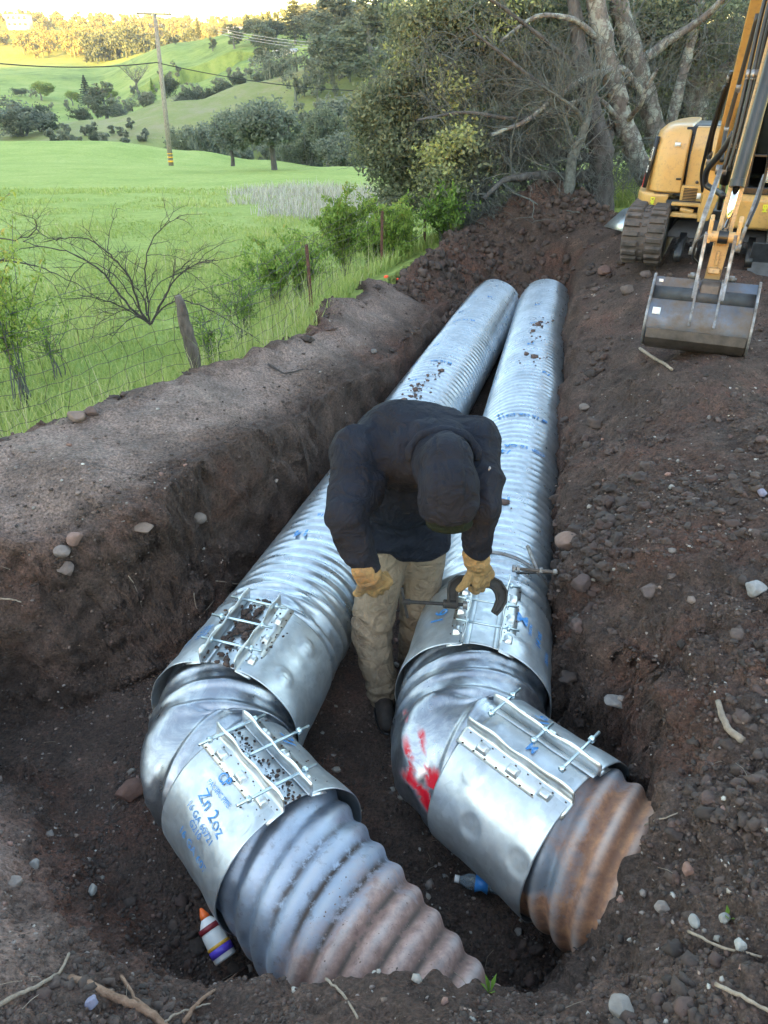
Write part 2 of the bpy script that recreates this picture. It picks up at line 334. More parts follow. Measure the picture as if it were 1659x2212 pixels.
def terrain_z(X, Y):
    X = np.asarray(X, float); Y = np.asarray(Y, float); shp = X.shape; X = np.atleast_1d(X); Y = np.atleast_1d(Y)
    s = sstep(48, 74, Y); P = np.stack([X, Y, 0 * X], -1).reshape(-1, 3)
    n = (.05 * fbm(P, .35, 3, 50)).reshape(X.shape) + (.9 * fbm(P, .03, 3, 51)).reshape(X.shape) * sstep(90, 200, Y)
    z = meadow_z(X, np.minimum(Y, 80)) * (1 - s) + far_z(X, np.maximum(Y, 75)) * s + n
    return z.reshape(shp)
yr = np.concatenate([np.linspace(-8, 1.5, 12), 1.8 * (950 / 1.8) ** (np.arange(420) / 419)]); ac = np.linspace(-1.25, 1.25, 380)
XX = np.array([ac * (y + 4 if y > 1.5 else 5.5) for y in yr]); YY = np.repeat(yr[:, None], 380, 1); ZZ = terrain_z(XX, YY)
ZZ = np.where(YY < 1.6, np.minimum(ZZ, -.9), ZZ); ZZ = np.where((YY < 3.2) & (XX > -3), np.minimum(ZZ, -1.6), ZZ)
g0 = soildist(XX, YY); ZZ = np.where((g0 < -.15) & (YY < 11.6), np.minimum(ZZ, -1.9), ZZ)
pz = min(float(terrain_z(-46 + 20 * math.cos(t), 226 + 12 * math.sin(t))) for t in np.linspace(0, 6.3, 40)) - .1; _m = ((XX + 46) / 19) ** 2 + ((YY - 226) / 11.5) ** 2; ZZ = np.where(_m < 1, np.minimum(ZZ, pz - .4), ZZ)
mm = MB(); i = np.arange(len(yr) - 1)[:, None] * 380; j = np.arange(379)[None]
mm.add(np.stack([XX, YY, ZZ], -1).reshape(-1, 3), np.stack([i + j, i + j + 1, i + 381 + j, i + 380 + j], -1).reshape(-1, 4))
def meadow_material():
    m, nt, b = newmat('meadow_grass'); co = coords(nt); sx = nd(nt, 'ShaderNodeSeparateXYZ'); lk(nt, co, sx.inputs[0])
    a = noise(nt, co, .22, 10, .78); f = noise(nt, co, 6, 6, .7)
    c = ramp(nt, a, [(.3, (.21, .30, .075)), (.5, (.30, .375, .11)), (.7, (.37, .42, .15))])
    c = mix(nt, ramp(nt, f, [(.35, g3(.55)), (.6, g3(0))]), c, (.15, .215, .055))
    # drier, olive hillside
    mr = nd(nt, 'ShaderNodeMapRange'); mr.inputs[1].default_value = 88; mr.inputs[2].default_value = 112; lk(nt, sx.outputs[1], mr.inputs[0])
    hill = ramp(nt, noise(nt, co, .09, 10, .85), [(.32, (.13, .17, .055)), (.5, (.20, .225, .085)), (.62, (.25, .235, .14)), (.75, (.20, .19, .14))])
    mr2 = nd(nt, 'ShaderNodeMapRange'); mr2.inputs[1].default_value = 160; mr2.inputs[2].default_value = 185; lk(nt, sx.outputs[1], mr2.inputs[0])
    far = ramp(nt, noise(nt, co, .05, 10, .85), [(.36, (.09, .135, .035)), (.5, (.20, .27, .07)), (.62, (.27, .31, .10)), (.7, (.19, .19, .10))])
    c = mix(nt, mr.outputs[0], c, hill); c = mix(nt, mr2.outputs[0], c, far)
    mr3 = nd(nt, 'ShaderNodeMapRange'); mr3.inputs[1].default_value = 400; mr3.inputs[2].default_value = 460; lk(nt, sx.outputs[1], mr3.inputs[0])
    c = mix(nt, mr3.outputs[0], c, ramp(nt, noise(nt, co, .03, 6, .7), [(.4, (.16, .20, .03)), (.6, (.26, .24, .05))]))
    lk(nt, c, b.inputs['Base Color']); b.inputs['Roughness'].default_value = .9; b.inputs['Specular IOR Level'].default_value = .1
    p = bump(nt, f, .8, .12, b); bump(nt, noise(nt, co, .5, 6, .7), .6, .6, b, p); return m
M['meadow'] = meadow_material()
tag(mm.build('meadow', M['meadow'], smooth=True), kind='structure')
# unseen ridge added behind the photographer to keep the evening sun off the site
rb = MB(); xs = np.linspace(-420, 420, 90); prof = [(-260, -6), (-215, 22), (-172, 43), (-150, 48), (-128, 38), (-90, 14), (-45, -2), (-20, -2.5)]
V = np.array([[(x, y, CAMZ + z + 3 * math.sin(x * .02) + rng.normal() * .6 * (z > 0)) for (y, z) in prof] for x in xs])
i = np.arange(89)[:, None] * 8; j = np.arange(7)[None]; rb.add(V.reshape(-1, 3), np.stack([i + j, i + j + 1, i + 9 + j, i + 8 + j], -1).reshape(-1, 4))
tag(rb.build('unseen_ridge', M['meadow'], smooth=True), kind='structure')
# pond in the valley
pb = MB(); c0 = (-46, 226); 
pp = [(c0[0] + 20 * math.cos(t) * (1 + .15 * math.sin(3 * t)), c0[1] + 12 * math.sin(t)) for t in np.linspace(0, 2 * math.pi, 40)[:-1]]
pb.prism(pp, pz - .3, pz, axis=2); mw, nt, b = newmat('pond_water'); b.inputs['Base Color'].default_value = (.035, .035, .03, 1); b.inputs['Roughness'].default_value = .12
tag(pb.build('pond', mw), kind='structure')
# ------------------------------------------------------------------ metals
def galv(name, base=(.50, .56, .60), rough=.34, dull=0, stain=None):
    m, nt, b = newmat(name); co = coords(nt)
    v = nd(nt, 'ShaderNodeTexVoronoi'); v.inputs['Scale'].default_value = 45; lk(nt, co, v.inputs['Vector'])
    c = mix(nt, ramp(nt, noise(nt, co, 4, 6, .65), [(.35, g3(0)), (.65, g3(1))]), tuple(x * .78 for x in base), tuple(min(1, x * 1.18) for x in base))
    c = mix(nt, .22, c, mix(nt, v.outputs['Color'], (.3, .33, .36), (.75, .8, .84)))
    r = nd(nt, 'ShaderNodeMapRange'); lk(nt, noise(nt, co, 9, 7, .7), r.inputs[0]); r.inputs[1].default_value = .3; r.inputs[2].default_value = .7
    r.inputs[3].default_value = rough - .09; r.inputs[4].default_value = rough + .14
    lk(nt, c, b.inputs['Base Color']); lk(nt, r.outputs[0], b.inputs['Roughness']); b.inputs['Metallic'].default_value = 1 - dull
    p = bump(nt, noise(nt, co, 7, 3), .07, .02, b); bump(nt, noise(nt, co, 90, 3), .06, .002, b, p); return m, nt, b, c
M['galv'] = galv('galvanized_steel', (.42, .47, .52), .31, .15)[0]
M['band'] = galv('band_steel', (.50, .54, .57), .38, .2)[0]
M['bolt'] = galv('zinc_bolt', (.50, .62, .68), .33)[0]
M['lug'] = galv('lug_steel', (.68, .70, .70), .36)[0]
def elbow_mat():
    m, nt, b, c = galv('elbow_steel', (.42, .45, .48), .33, .1); co = coords(nt)
    at = nd(nt, 'ShaderNodeAttribute', attribute_name='tint'); sp = nd(nt, 'ShaderNodeSeparateColor'); lk(nt, at.outputs['Color'], sp.inputs[0])
    c = mix(nt, ramp(nt, noise(nt, co, 7, 8, .75, 1.0), [(.40, g3(0)), (.60, g3(.8))]), c, (.22, .24, .29))
    mul = nd(nt, 'ShaderNodeMath', operation='MULTIPLY'); lk(nt, sp.outputs[0], mul.inputs[0]); lk(nt, ramp(nt, noise(nt, co, 11, 6, .7), [(.38, g3(.0)), (.46, g3(1))]), mul.inputs[1])
    c = mix(nt, mul.outputs[0], c, (.45, .006, .02)); lk(nt, c, b.inputs['Base Color'])
    inv = nd(nt, 'ShaderNodeMath', operation='SUBTRACT'); inv.inputs[0].default_value = .95; lk(nt, mul.outputs[0], inv.inputs[1]); lk(nt, inv.outputs[0], b.inputs['Metallic']); return m
M['elbow'] = elbow_mat()
def old_mat(name, rust_lo, base, rc=1.0):
    """weathered pipe: tint.r = how long it lay in the soil (rust), tint.g = dirt in the grooves"""
    m, nt, b = newmat(name); co = coords(nt)
    at = nd(nt, 'ShaderNodeAttribute', attribute_name='tint'); sp = nd(nt, 'ShaderNodeSeparateColor'); lk(nt, at.outputs['Color'], sp.inputs[0])
    n = noise(nt, co, 6, 8, .72); n2 = noise(nt, co, 22, 6, .7)
    c = ramp(nt, n, [(.3, tuple(x * .7 for x in base)), (.55, base), (.75, tuple(min(1, x * 1.3) for x in base))])
    c = mix(nt, ramp(nt, n2, [(.56, g3(0)), (.68, g3(.55))]), c, (.10, .075, .062))
    ru = ramp(nt, n2, [(.3, (.10, .04, .022)), (.5, (.24, .10 + .03 * rc, .04 + .055 * rc)), (.7, (.40, .18 + .07 * rc, .07 + .13 * rc))])
    ad = nd(nt, 'ShaderNodeMath', operation='ADD'); lk(nt, sp.outputs[0], ad.inputs[0]); lk(nt, ramp(nt, n, [(.25, g3(-.0)), (.75, g3(.55))]), ad.inputs[1])
    f = ramp(nt, ad.outputs[0], [(rust_lo, g3(0)), (rust_lo + .30, g3(.92))]); c = mix(nt, f, c, ru)
    wm = nd(nt, 'ShaderNodeMath', operation='MULTIPLY'); lk(nt, sp.outputs[2], wm.inputs[0]); wm.inputs[1].default_value = .5; c = mix(nt, wm.outputs[0], c, (.46, .45, .45))
    g = nd(nt, 'ShaderNodeMath', operation='MULTIPLY'); lk(nt, sp.outputs[1], g.inputs[0]); lk(nt, ramp(nt, n2, [(.35, g3(0)), (.5, g3(1))]), g.inputs[1])
    c = mix(nt, g.outputs[0], c, (.055, .040, .034)); lk(nt, c, b.inputs['Base Color'])
    mt = nd(nt, 'ShaderNodeMath', operation='SUBTRACT'); mt.inputs[0].default_value = .75; lk(nt, f, mt.inputs[1]); mt.use_clamp = True; lk(nt, mt.outputs[0], b.inputs['Metallic'])
    lk(nt, ramp(nt, ad.outputs[0], [(.2, g3(.42)), (.7, g3(.85))]), b.inputs['Roughness'])
    p = bump(nt, n2, .3, .006, b); bump(nt, noise(nt, co, 120, 4), .3, .002, b, p); return m
M['oldA'] = old_mat('weathered_galvanized', .54, (.34, .40, .50))
M['oldB'] = old_mat('rusty_galvanized', .42, (.27, .31, .37), .1)
def ink_mat():
    m, nt, b = newmat('blue_ink'); co = coords(nt); c = mix(nt, ramp(nt, noise(nt, co, 42, 5, .7), [(.50, g3(0)), (.66, g3(.75))]), (.03, .19, .48), (.36, .46, .56)); lk(nt, c, b.inputs['Base Color']); b.inputs['Roughness'].default_value = .5; return m
M['ink'] = ink_mat()
M['dirt'] = simple('clod_dirt', (.060, .040, .034), .95, 0, .5, 25, 1, 80)
M['dark'] = simple('pipe_inside', (.012, .012, .014), .8)
RP = .31
# ------------------------------------------------------------------ pipes
def frame(a, b):
    """cylindrical frame of an axis: e1 horizontal to the right, e2 up"""
    a = np.array(a, float); b = np.array(b, float); t = (b - a) / np.linalg.norm(b - a); e1 = np.cross(t, [0, 0, 1.]); e1 /= np.linalg.norm(e1); e2 = np.cross(e1, t); return a, t, e1, e2
def sweep(name, path, rfun, step, na=112, mat=None, label=None, cat='pipe', tint=None, group=None, jitter=None):
    """tube along a polyline path (mitred corner smoothed over a few cm); rfun(s, ang) radius"""
    P = [np.array(p, float) for p in path]; seg = [np.linalg.norm(P[i + 1] - P[i]) for i in range(len(P) - 1)]; L = sum(seg)
    s = np.linspace(0, L, int(L / step)); acc = np.concatenate([[0], np.cumsum(seg)]); C_ = np.empty((len(s), 3)); T = np.empty((len(s), 3))
    for k, q in enumerate(s):
        i = min(np.searchsorted(acc, q, side='right') - 1, len(seg) - 1); C_[k] = P[i] + (P[i + 1] - P[i]) * (q - acc[i]) / seg[i]
        t = (P[i + 1] - P[i]) / seg[i]
        for c in range(1, len(P) - 1):
            w = (q - acc[c]) / .035
            if abs(w) < 1: ta = (P[c] - P[c - 1]) / seg[c - 1]; tb = (P[c + 1] - P[c]) / seg[c]; t = ta * (1 - w) / 2 + tb * (1 + w) / 2; t /= np.linalg.norm(t)
        T[k] = t
    a = np.arange(na + 1) / na * 2 * math.pi; E1 = np.cross(T, [0, 0, 1.]); E1 /= np.linalg.norm(E1, axis=1)[:, None]; E2 = np.cross(E1, T)
    Rr = rfun(s[:, None], a[None, :-1]); ca, sa = np.cos(a[:-1]), np.sin(a[:-1])
    # keep rings from crossing at the mitre: project ring onto the mitre plane near corners
    V = C_[:, None] + Rr[..., None] * (E1[:, None] * ca[None, :, None] + E2[:, None] * sa[None, :, None])
    for c in range(1, len(P) - 1):
        ta = (P[c] - P[c - 1]) / seg[c - 1]; tb = (P[c + 1] - P[c]) / seg[c]; nrm = ta + tb; nrm /= np.linalg.norm(nrm)
        sd = (V - P[c]) @ nrm; m1 = (s < acc[c])[:, None] & (sd > 0); m2 = (s >= acc[c])[:, None] & (sd < 0)
        V = np.where(m1[..., None], V - ta * (sd / (ta @ nrm))[..., None], V); V = np.where(m2[..., None], V - tb * (sd / (tb @ nrm))[..., None], V)
    mb = MB(); n = na; m = len(s); i = np.arange(m - 1)[:, None] * n; j = np.arange(n)[None]; j2 = (j + 1) % n
    F = np.stack([i + j, i + n + j, i + n + j2, i + j2], -1).reshape(-1, 4)[:, ::-1]
    tc = tint(s[:, None], a[None, :-1], V) if tint else np.zeros((m, n, 3)); mb.add(V.reshape(-1, 3), F, tc.reshape(-1, 3))
    o = mb.build(name, mat, smooth=True, attr=True, fixn=False)
    sd_ = o.modifiers.new('wall', 'SOLIDIFY'); sd_.thickness = .004; sd_.offset = -1
    return tag(o, label, cat, group)
def rib(x, sharp=2.2): c = .5 + .5 * np.cos(x); return c ** sharp
def vn(s, a, fs, fa, seed, R_=.31):  # noise on the pipe wall
    s_, a_ = np.broadcast_arrays(s, a); P = np.stack([s_ * fs, np.cos(a_) * fa * R_, np.sin(a_) * fa * R_], -1).reshape(-1, 3); return noise3(P, 1, seed).reshape(s_.shape)
def straight_r(flip):
    def f(s, a):
        ph = 2 * math.pi * s / .078 + flip * 3 * a; r = RP - .004 + .0135 * rib(ph, 3.4) - .002 * rib(ph * 1 + math.pi, 8)
        w = np.exp(-((s - .36) / .22) ** 2)    # crumpled, re-rolled end next to the coupling
        r = r + w * (.006 * np.sin(42 * s + 2.5 * a * flip) + .006 * np.abs(vn(s, a, 16, 22, 3)) + .004 * np.sin(70 * s - 5 * a * flip))
        return r + .0015 * vn(s, a, 2, 6, 5)
    return f
def PL(Y): return (axL(Y), Y, float(axZ(Y)))
def PRr(Y): return (axR(Y), Y, float(axZ(Y)))
BL = np.array([-.70, 2.19, -.80]); BR = np.array([.3226, 2.214, -.78]); DL = np.array([.64, -.77, .0]); DR = np.array([.680, -.733, .0])
DL /= np.linalg.norm(DL); DR /= np.linalg.norm(DR)
tL = (np.array(PL(9.0)) - np.array(PL(2.4))); tL /= np.linalg.norm(tL); tR = (np.array(PRr(9.0)) - np.array(PRr(2.4))); tR /= np.linalg.norm(tR)
sweep('corrugated_pipe', [PL(2.50), PL(9.25)], straight_r(1), .0062, 112, M['galv'], 'long new corrugated steel pipe running up the left side of the trench', group='new straight pipes in the trench')
sweep('corrugated_pipe', [PRr(2.62), PRr(9.3)], straight_r(1), .0062, 112, M['galv'], 'long new corrugated steel pipe on the right, with a loose bolt clamp across it', group='new straight pipes in the trench')
def elbow_r(L1, Re):
    def f(s, a):
        RP = .31 + (Re - .31) * sstep(.1, .9, s / (L1 + .25)); ph = 2 * math.pi * s / .105 + 4 * a; r = RP - .006 + .016 * rib(ph, 2.8) + .002 * np.sin(31 * s - 3 * a) + .0015 * vn(s, a, 6, 7, 8) + .002 * vn(s, a, 22, 30, 9)
        c = L1 + .03 * np.sin(3 * a + 1) + .02 * vn(s, a, 5, 9, 4); r = r + .011 * np.exp(-((s - c) / .012) ** 2) * (1 + .5 * vn(s, a, 40, 40, 2)); return r   # weld bead of the mitre
    return f
def elb_tint(paint):
    def f(s, a, V):
        t = np.zeros(V.shape)
        if paint:
            x, y, z = V[..., 0], V[..., 1], V[..., 2]
            # spray strokes on the left flank: (centre, direction, length, width)
            up = BR + .31 * np.array([-.86, -.25, .45])
            for (u, v, L, w, ang) in paint:
                px = 829.5 + 1660.7 * x / (y * _C - (z - CAMZ) * _S); py = 1106 - 1660.7 * (y * _S + (z - CAMZ) * _C) / (y * _C - (z - CAMZ) * _S)
                du, dv = px - u, py - v; l = du * math.cos(ang) + dv * math.sin(ang); q = -du * math.sin(ang) + dv * math.cos(ang)
                t[..., 0] = np.maximum(t[..., 0], sstep(1.25, .8, np.abs(l) / L) * sstep(1.05, .5, np.abs(q) / w))
        return t
    return f
eL = np.array(PL(2.55)); eR = np.array(PRr(2.68))
sweep('pipe_elbow', [tuple(eL), tuple(BL), tuple(BL + DL * .34)], elbow_r(np.linalg.norm(eL - BL), .275), .006, 112, M['elbow'], 'bluish mitred pipe elbow between the two coupling bands of the left pipe run', 'pipe elbow', elb_tint(None))
strokes = [(912, 1600, 22, 7, 1.5), (884, 1640, 42, 9, 1.45), (940, 1695, 30, 22, 1.3), (905, 1700, 46, 10, .75), (925, 1735, 34, 14, 1.0), (948, 1748, 18, 6, .3), (878, 1545, 10, 4, 1.2), (925, 1660, 14, 5, 0.2)]
sweep('pipe_elbow', [tuple(eR), tuple(BR), tuple(BR + DR * .34)], elbow_r(np.linalg.norm(eR - BR), .295), .006, 128, M['elbow'], 'pipe elbow with bright red spray paint on its side, in the right pipe run', 'pipe elbow', elb_tint(strokes))
def old_r(pitch, amp, k, RP=.31):
    def f(s, a): ph = 2 * math.pi * s / pitch + k * a; return RP - .008 + amp * (rib(ph, .9)) + .004 * vn(s, a, 5, 8, 12) + .0015 * vn(s, a, 20, 30, 13)
    return f
def old_tint(pitch, k, lo, hi, dirt):
    def f(s, a, V):
        t = np.zeros(V.shape); t[..., 0] = sstep(lo, hi, s + .10 * vn(s, a, 6, 7, 3)) * .75 + .35 * sstep(-.72, -.95, V[..., 2])
        t[..., 2] = rib(2 * math.pi * s / pitch + k * a, 4) * (.6 + .4 * vn(s, a, 9, 14, 31)); g = rib(2 * math.pi * s / pitch + k * a + math.pi, 3); t[..., 1] = g * sstep(.25, .5, s) * sstep(.2, .9, np.sin(a)) * dirt; return t
    return f
dz = np.array([0, 0, -.02])
a0 = BL + DL * .29; sweep('old_corrugated_pipe', [tuple(a0), tuple(a0 + (DL + dz * 6) * 1.6)], old_r(.098, .017, 5, .272), .006, 128, M['oldA'], 'old deeply corrugated pipe, grey turning rusty where it runs under the soil, bottom centre', 'pipe', old_tint(.098, 5, .36, .80, 1.))
a1 = BR + DR * .24; sweep('old_corrugated_pipe', [tuple(a1), tuple(a1 + (DR + dz * 2) * 1.25)], old_r(.088, .021, 4, .295), .006, 128, M['oldB'], 'old rusty orange corrugated pipe entering the bank at the lower right', 'pipe', old_tint(.088, 4, .10, .62, .5))

# ------------------------------------------------------------------ coupling bands
def on_cyl(fr, s, a, r):
    A, t, e1, e2 = fr; s, a, r = np.broadcast_arrays(np.asarray(s, float), np.asarray(a, float), np.asarray(r, float))
    return A + s[..., None] * t + r[..., None] * (np.cos(a)[..., None] * e1 + np.sin(a)[..., None] * e2)
def text_on(fr, txt, s, a, size, r, rot=0, parent=None, mat=None, bold=0):
    """ink stamp bent round the band; s along the axis, a round it"""
    cu = bpy.data.curves.new('t', 'FONT'); cu.body = txt; cu.size = size; cu.offset = bold; cu.align_x = 'CENTER'; cu.align_y = 'CENTER'; cu.resolution_u = 3; cu.space_line = .85
    ob = bpy.data.objects.new('t', cu); me = bpy.data.meshes.new_from_object(ob); V = np.array([v.co[:] for v in me.vertices]); F = [tuple(p.vertices) for p in me.polygons]
    bpy.data.objects.remove(ob); bpy.data.curves.remove(cu); bpy.data.meshes.remove(me)
    if not len(V): return
    c, q = math.cos(rot), math.sin(rot); x, y = V[:, 0] * c - V[:, 1] * q, V[:, 0] * q + V[:, 1] * c
    mb = MB(); mb.add(on_cyl(fr, s + x, a + y / r, r + .0022), F); return mb.build('ink_stamp', mat or M['ink'], parent, fixn=False)
def band(A, B, lugang, label, dimples, dirt=0, skew=0, group='coupling bands', stamps=(), rods=None, gap=.075, RP=.31):
    fr = frame(A, B); A_, t, e1, e2 = fr; L = np.linalg.norm(np.array(B) - np.array(A)); base = A_ + t * L / 2
    root = empty('coupling_band', (float(base[0]), float(base[1]), -1.1), label, 'coupling band', group)
    off = -np.array(root.location)
    def fin(o): return o
    r0 = RP + .018; na = 150; ns = 60; s = np.linspace(0, L, ns)[:, None]; half = .05
    a = lugang + np.linspace(half / r0, 2 * math.pi - half / r0, na)[None]
    Rr = r0 + .0025 * vn(s, a, 5, 6, 21) + .004 * np.exp(-((s - L / 2) / (L * .8)) ** 2) + .002 * vn(s, a, 14, 16, 22) + .014 * sstep(.55, 1, s / L) * (1 - .75 * np.exp(-(((a - lugang + math.pi) % (2 * math.pi) - math.pi) / .6) ** 2))
    for (ds, da, up) in dimples:
        dd = np.hypot(s - ds * L, (((a - lugang - da + math.pi) % (2 * math.pi)) - math.pi) * r0); Rr = Rr + up * (.013 * np.exp(-(dd / .028) ** 2) + .004 * np.exp(-((dd - .036) / .007) ** 2) - .010 * np.exp(-(dd / .009) ** 2))
    V = on_cyl(fr, s + 0 * a, a + 0 * s, Rr); mb = MB(); i = np.arange(ns - 1)[:, None] * na; j = np.arange(na - 1)[None]
    mb.add(V.reshape(-1, 3) + off, np.stack([i + j, i + na + j, i + na + j + 1, i + j + 1], -1).reshape(-1, 4)[:, ::-1])
    o = mb.build('sleeve', M['band'], root, smooth=True, fixn=False); m_ = o.modifiers.new('w', 'SOLIDIFY'); m_.thickness = .003; m_.offset = 1
    # flat bridge strip under the bolts
    mb = MB(); aa = lugang + np.linspace(-.075, .075, 12)[None] / r0; ss = np.linspace(.015, L - .015, 30)[:, None]
    rr = RP + .013 + 0 * ss + 0 * aa + .007 * np.exp(-((((ss * 3.2 / L) % 1) - .5) / .16) ** 2) * np.exp(-(((aa - lugang) * r0) / .028) ** 2)
    V = on_cyl(fr, ss, aa, rr); mb.add(V.reshape(-1, 3) + off, np.array([(q * 12 + w, q * 12 + w + 1, q * 12 + 13 + w, q * 12 + 12 + w) for q in range(29) for w in range(11)]))
    o = mb.build('bridge_strip', M['band'], root, smooth=True, fixn=False); m_ = o.modifiers.new('w', 'SOLIDIFY'); m_.thickness = .003
    up = np.cos(lugang) * e1 + np.sin(lugang) * e2; side = -np.sin(lugang) * e1 + np.cos(lugang) * e2
    for sg in (-1, 1):
        # spot-welded angle: foot plate lying on the band, upright flange bending between the bolts
        mb = MB(); ns2 = 40; sv = np.linspace(-.015, L + .012, ns2); w0, w1 = sg * gap, sg * (gap + .068)
        pts = []; wav = .0022 * np.sin(sv / L * 6 * math.pi) * sg
        for q, s_ in enumerate(sv):
            row = []
            for (w, h) in ((w1, 0), ((w0 + w1) / 2, 0), (w0 + sg * .006, .002)):
                aa_ = lugang + w / r0; row.append(on_cyl(fr, s_, aa_, r0 + .006 + h))
            bp = on_cyl(fr, s_, lugang + w0 / r0, r0 + .008)
            hh = .062 if 0 < q < ns2 - 1 else .055
            row.append(bp); row.append(bp + up * hh * .5 + side * (wav[q])); row.append(bp + up * (hh + .006 * math.sin(s_ * 21)) + side * (wav[q] * 1.6)); pts.append(row)
        pts = np.array(pts); k = pts.shape[1]; i = np.arange(ns2 - 1)[:, None] * k; j = np.arange(k - 1)[None]
        mb.add(pts.reshape(-1, 3) + off, np.stack([i + j, i + k + j, i + k + j + 1, i + j + 1], -1).reshape(-1, 4))
        o = mb.build('angle_lug', M['lug'], root, smooth=False, fixn=False); m_ = o.modifiers.new('w', 'SOLIDIFY'); m_.thickness = .0035; m_.offset = 0
        # rivets / spot welds and pressed pockets
        rv = MB()
        for q in range(9):
            for w in (.012, .060):
                p = on_cyl(fr, L * (.03 + q * .118), lugang + sg * (gap + w) / r0, r0 + .0085); rv.tube([p, p + up * .0012], .0042, 8)
        tag(rv.build('spot_weld', M['dirt'], o), kind='stuff')
        for q in range(3):
            mbp = MB(); n1, n2 = 13, 11; xs_ = np.linspace(-1, 1, n1)[:, None]; ys_ = np.linspace(-1, 1, n2)[None]; hgt = .021 * np.clip(1 - xs_ ** 4, 0, 1) * np.clip(1 - np.abs(ys_) ** 4, 0, 1)
            V = on_cyl(fr, L * (.2 + q * .31) + xs_ * .026, lugang + sg * (gap + .034 + ys_ * .019) / r0, r0 + .0075 + hgt)
            mbp.add(V.reshape(-1, 3) + off, np.array([(x * n2 + y, x * n2 + y + 1, x * n2 + n2 + 1 + y, x * n2 + n2 + y) for x in range(n1 - 1) for y in range(n2 - 1)]))
            mbp.build('bolt_pocket', M['lug'], o, smooth=True)
    for ri, (sf, x0, x1, tilt) in enumerate(rods or [(.14, -.13, .135, 0), (.46, -.15, .13, 0), (.80, -.12, .15, 0)]):
        c = on_cyl(fr, sf * L, lugang, r0 + .045); p0 = c + side * x0 - t * tilt; p1 = c + side * x1 + t * tilt
        mb = MB(); mb.tube([p0, p1], .006, 10)
        o = mb.build('bolt_rod', M['bolt'], root, smooth=True)
        me = o.data; me.transform(Matrix.Translation(Vector(off)))
        for q in ((x0 + .045) if x0 < -.10 else x0 + .01, (x1 - .045)):
            nb = MB(); cc = c + side * q; nb.tube([cc - side * .007, cc + side * .007], .0135, 6); nb.build('nut', M['bolt'], o).data.transform(Matrix.Translation(Vector(off)))
    for (txt, s_, a_, size, rot, bold) in stamps:
        st = text_on(fr, txt, s_ * L, lugang + a_, size, r0 + .0075, rot, root, None, bold)
        if st: st.data.transform(Matrix.Translation(Vector(off)))
    for c in root.children:
        if c.name.startswith('angle_lug'):
            for g in c.children:
                if g.name.startswith('spot'): g.data.transform(Matrix.Translation(Vector(off)))
    if dirt:
        db = MB(); r_ = np.random.default_rng(dirt)
        for q in range(170):
            g = r_.random(); w = r_.normal() * .03 if g < .75 else r_.uniform(-.15, .18); s_ = np.clip(r_.normal(.45, .26), .02, .98) * L if dirt == 1 else r_.uniform(.02, .98) * L
            sz = r_.uniform(.003, .017) if g < .75 else r_.uniform(.002, .009)
            if dirt != 1: sz *= .45
            p = on_cyl(fr, s_, lugang + w / r0, r0 + .004 + sz * .5 + (.010 if abs(w) > .07 else 0)); stone(db, p + off, sz, r_)
        tag(db.build('soil_crumbs', M['dirt'], root, smooth=False), kind='stuff')
    return root, fr, L
ICO = None
def ico():
    global ICO
    if ICO is None:
        import bmesh; bm = bmesh.new(); bmesh.ops.create_icosphere(bm, subdivisions=1, radius=1); ICO = (np.array([v.co[:] for v in bm.verts]), np.array([[v.index for v in f.verts] for f in bm.faces]))
        bmesh.ops.subdivide_edges(bm, edges=bm.edges, cuts=1, use_grid_fill=True); bm.free()
    return ICO
def stone(mb, c, r, r_, col=None, flat=.75):
    V, F = ico(); S = r * np.array([r_.uniform(.7, 1.3), r_.uniform(.7, 1.3), flat * r_.uniform(.7, 1.1)]); a = r_.uniform(0, 6.3); ca, sa = math.cos(a), math.sin(a)
    v = V * S * (1 + r_.normal(0, .13, (len(V), 1))); v = np.stack([v[:, 0] * ca - v[:, 1] * sa, v[:, 0] * sa + v[:, 1] * ca, v[:, 2]], -1); mb.add(v + np.array(c), F, col)
Rb = RP
pL = lambda Y: np.array(PL(Y)); pR = lambda Y: np.array(PRr(Y))
band(pL(2.80), pL(2.37), R(92), 'steel coupling band nearest the left trench wall, with loose soil between its bolts', [(.25, .85, 1), (.75, .78, 1), (.55, -.98, .5), (.3, -1.5, -1)], 1,
     stamps=[('16 GA\nG210', .5, -.58, .040, R(180), .0006), ('CUL-CO', .5, -.86, .03, R(180), .0006)])
band(pR(2.96), pR(2.49), R(93), 'steel coupling band with a blue 16 stamp, under the worker\'s screw clamp', [(.25, .46, .7), (.80, .52, 1), (.55, -.02, .35), (.9, -.0, .4)], 0,
     stamps=[('16', .52, -.66, .105, R(165), .0006), ('M', .42, .50, .085, R(90), .002), ('PACIFIC', .48, .64, .022, R(0), .0008), ('14 oz', .5, .82, .05, R(180), .001), ('2026', .6, 1.05, .04, R(180), .001)])
bA = BL + DL * .16; band(bA, bA + DL * .43, R(96), 'steel coupling band stamped Zn 2oz in blue, on the bend of the left pipe', [(.30, -.68, -1), (.84, -.62, -1), (.6, -1.3, -.6)], 2,
     stamps=[('Zn 2oz', .55, -.80, .066, R(-12), 0), ('PACIFIC PIPE', .48, -.60, .026, R(0), .0001), ('CP', .42, -.46, .05, R(0), .001), ('16 GA 60721\nG210', .50, -1.03, .036, R(-8), 0), ('16 GA 60721', .6, -1.3, .045, R(-8), 0), ('16', .30, .60, .09, R(150), .0008)],
     rods=[(.10, -.16, .12, 0), (.44, -.06, .22, .0), (.84, -.19, .13, 0)], gap=.055, RP=.277)
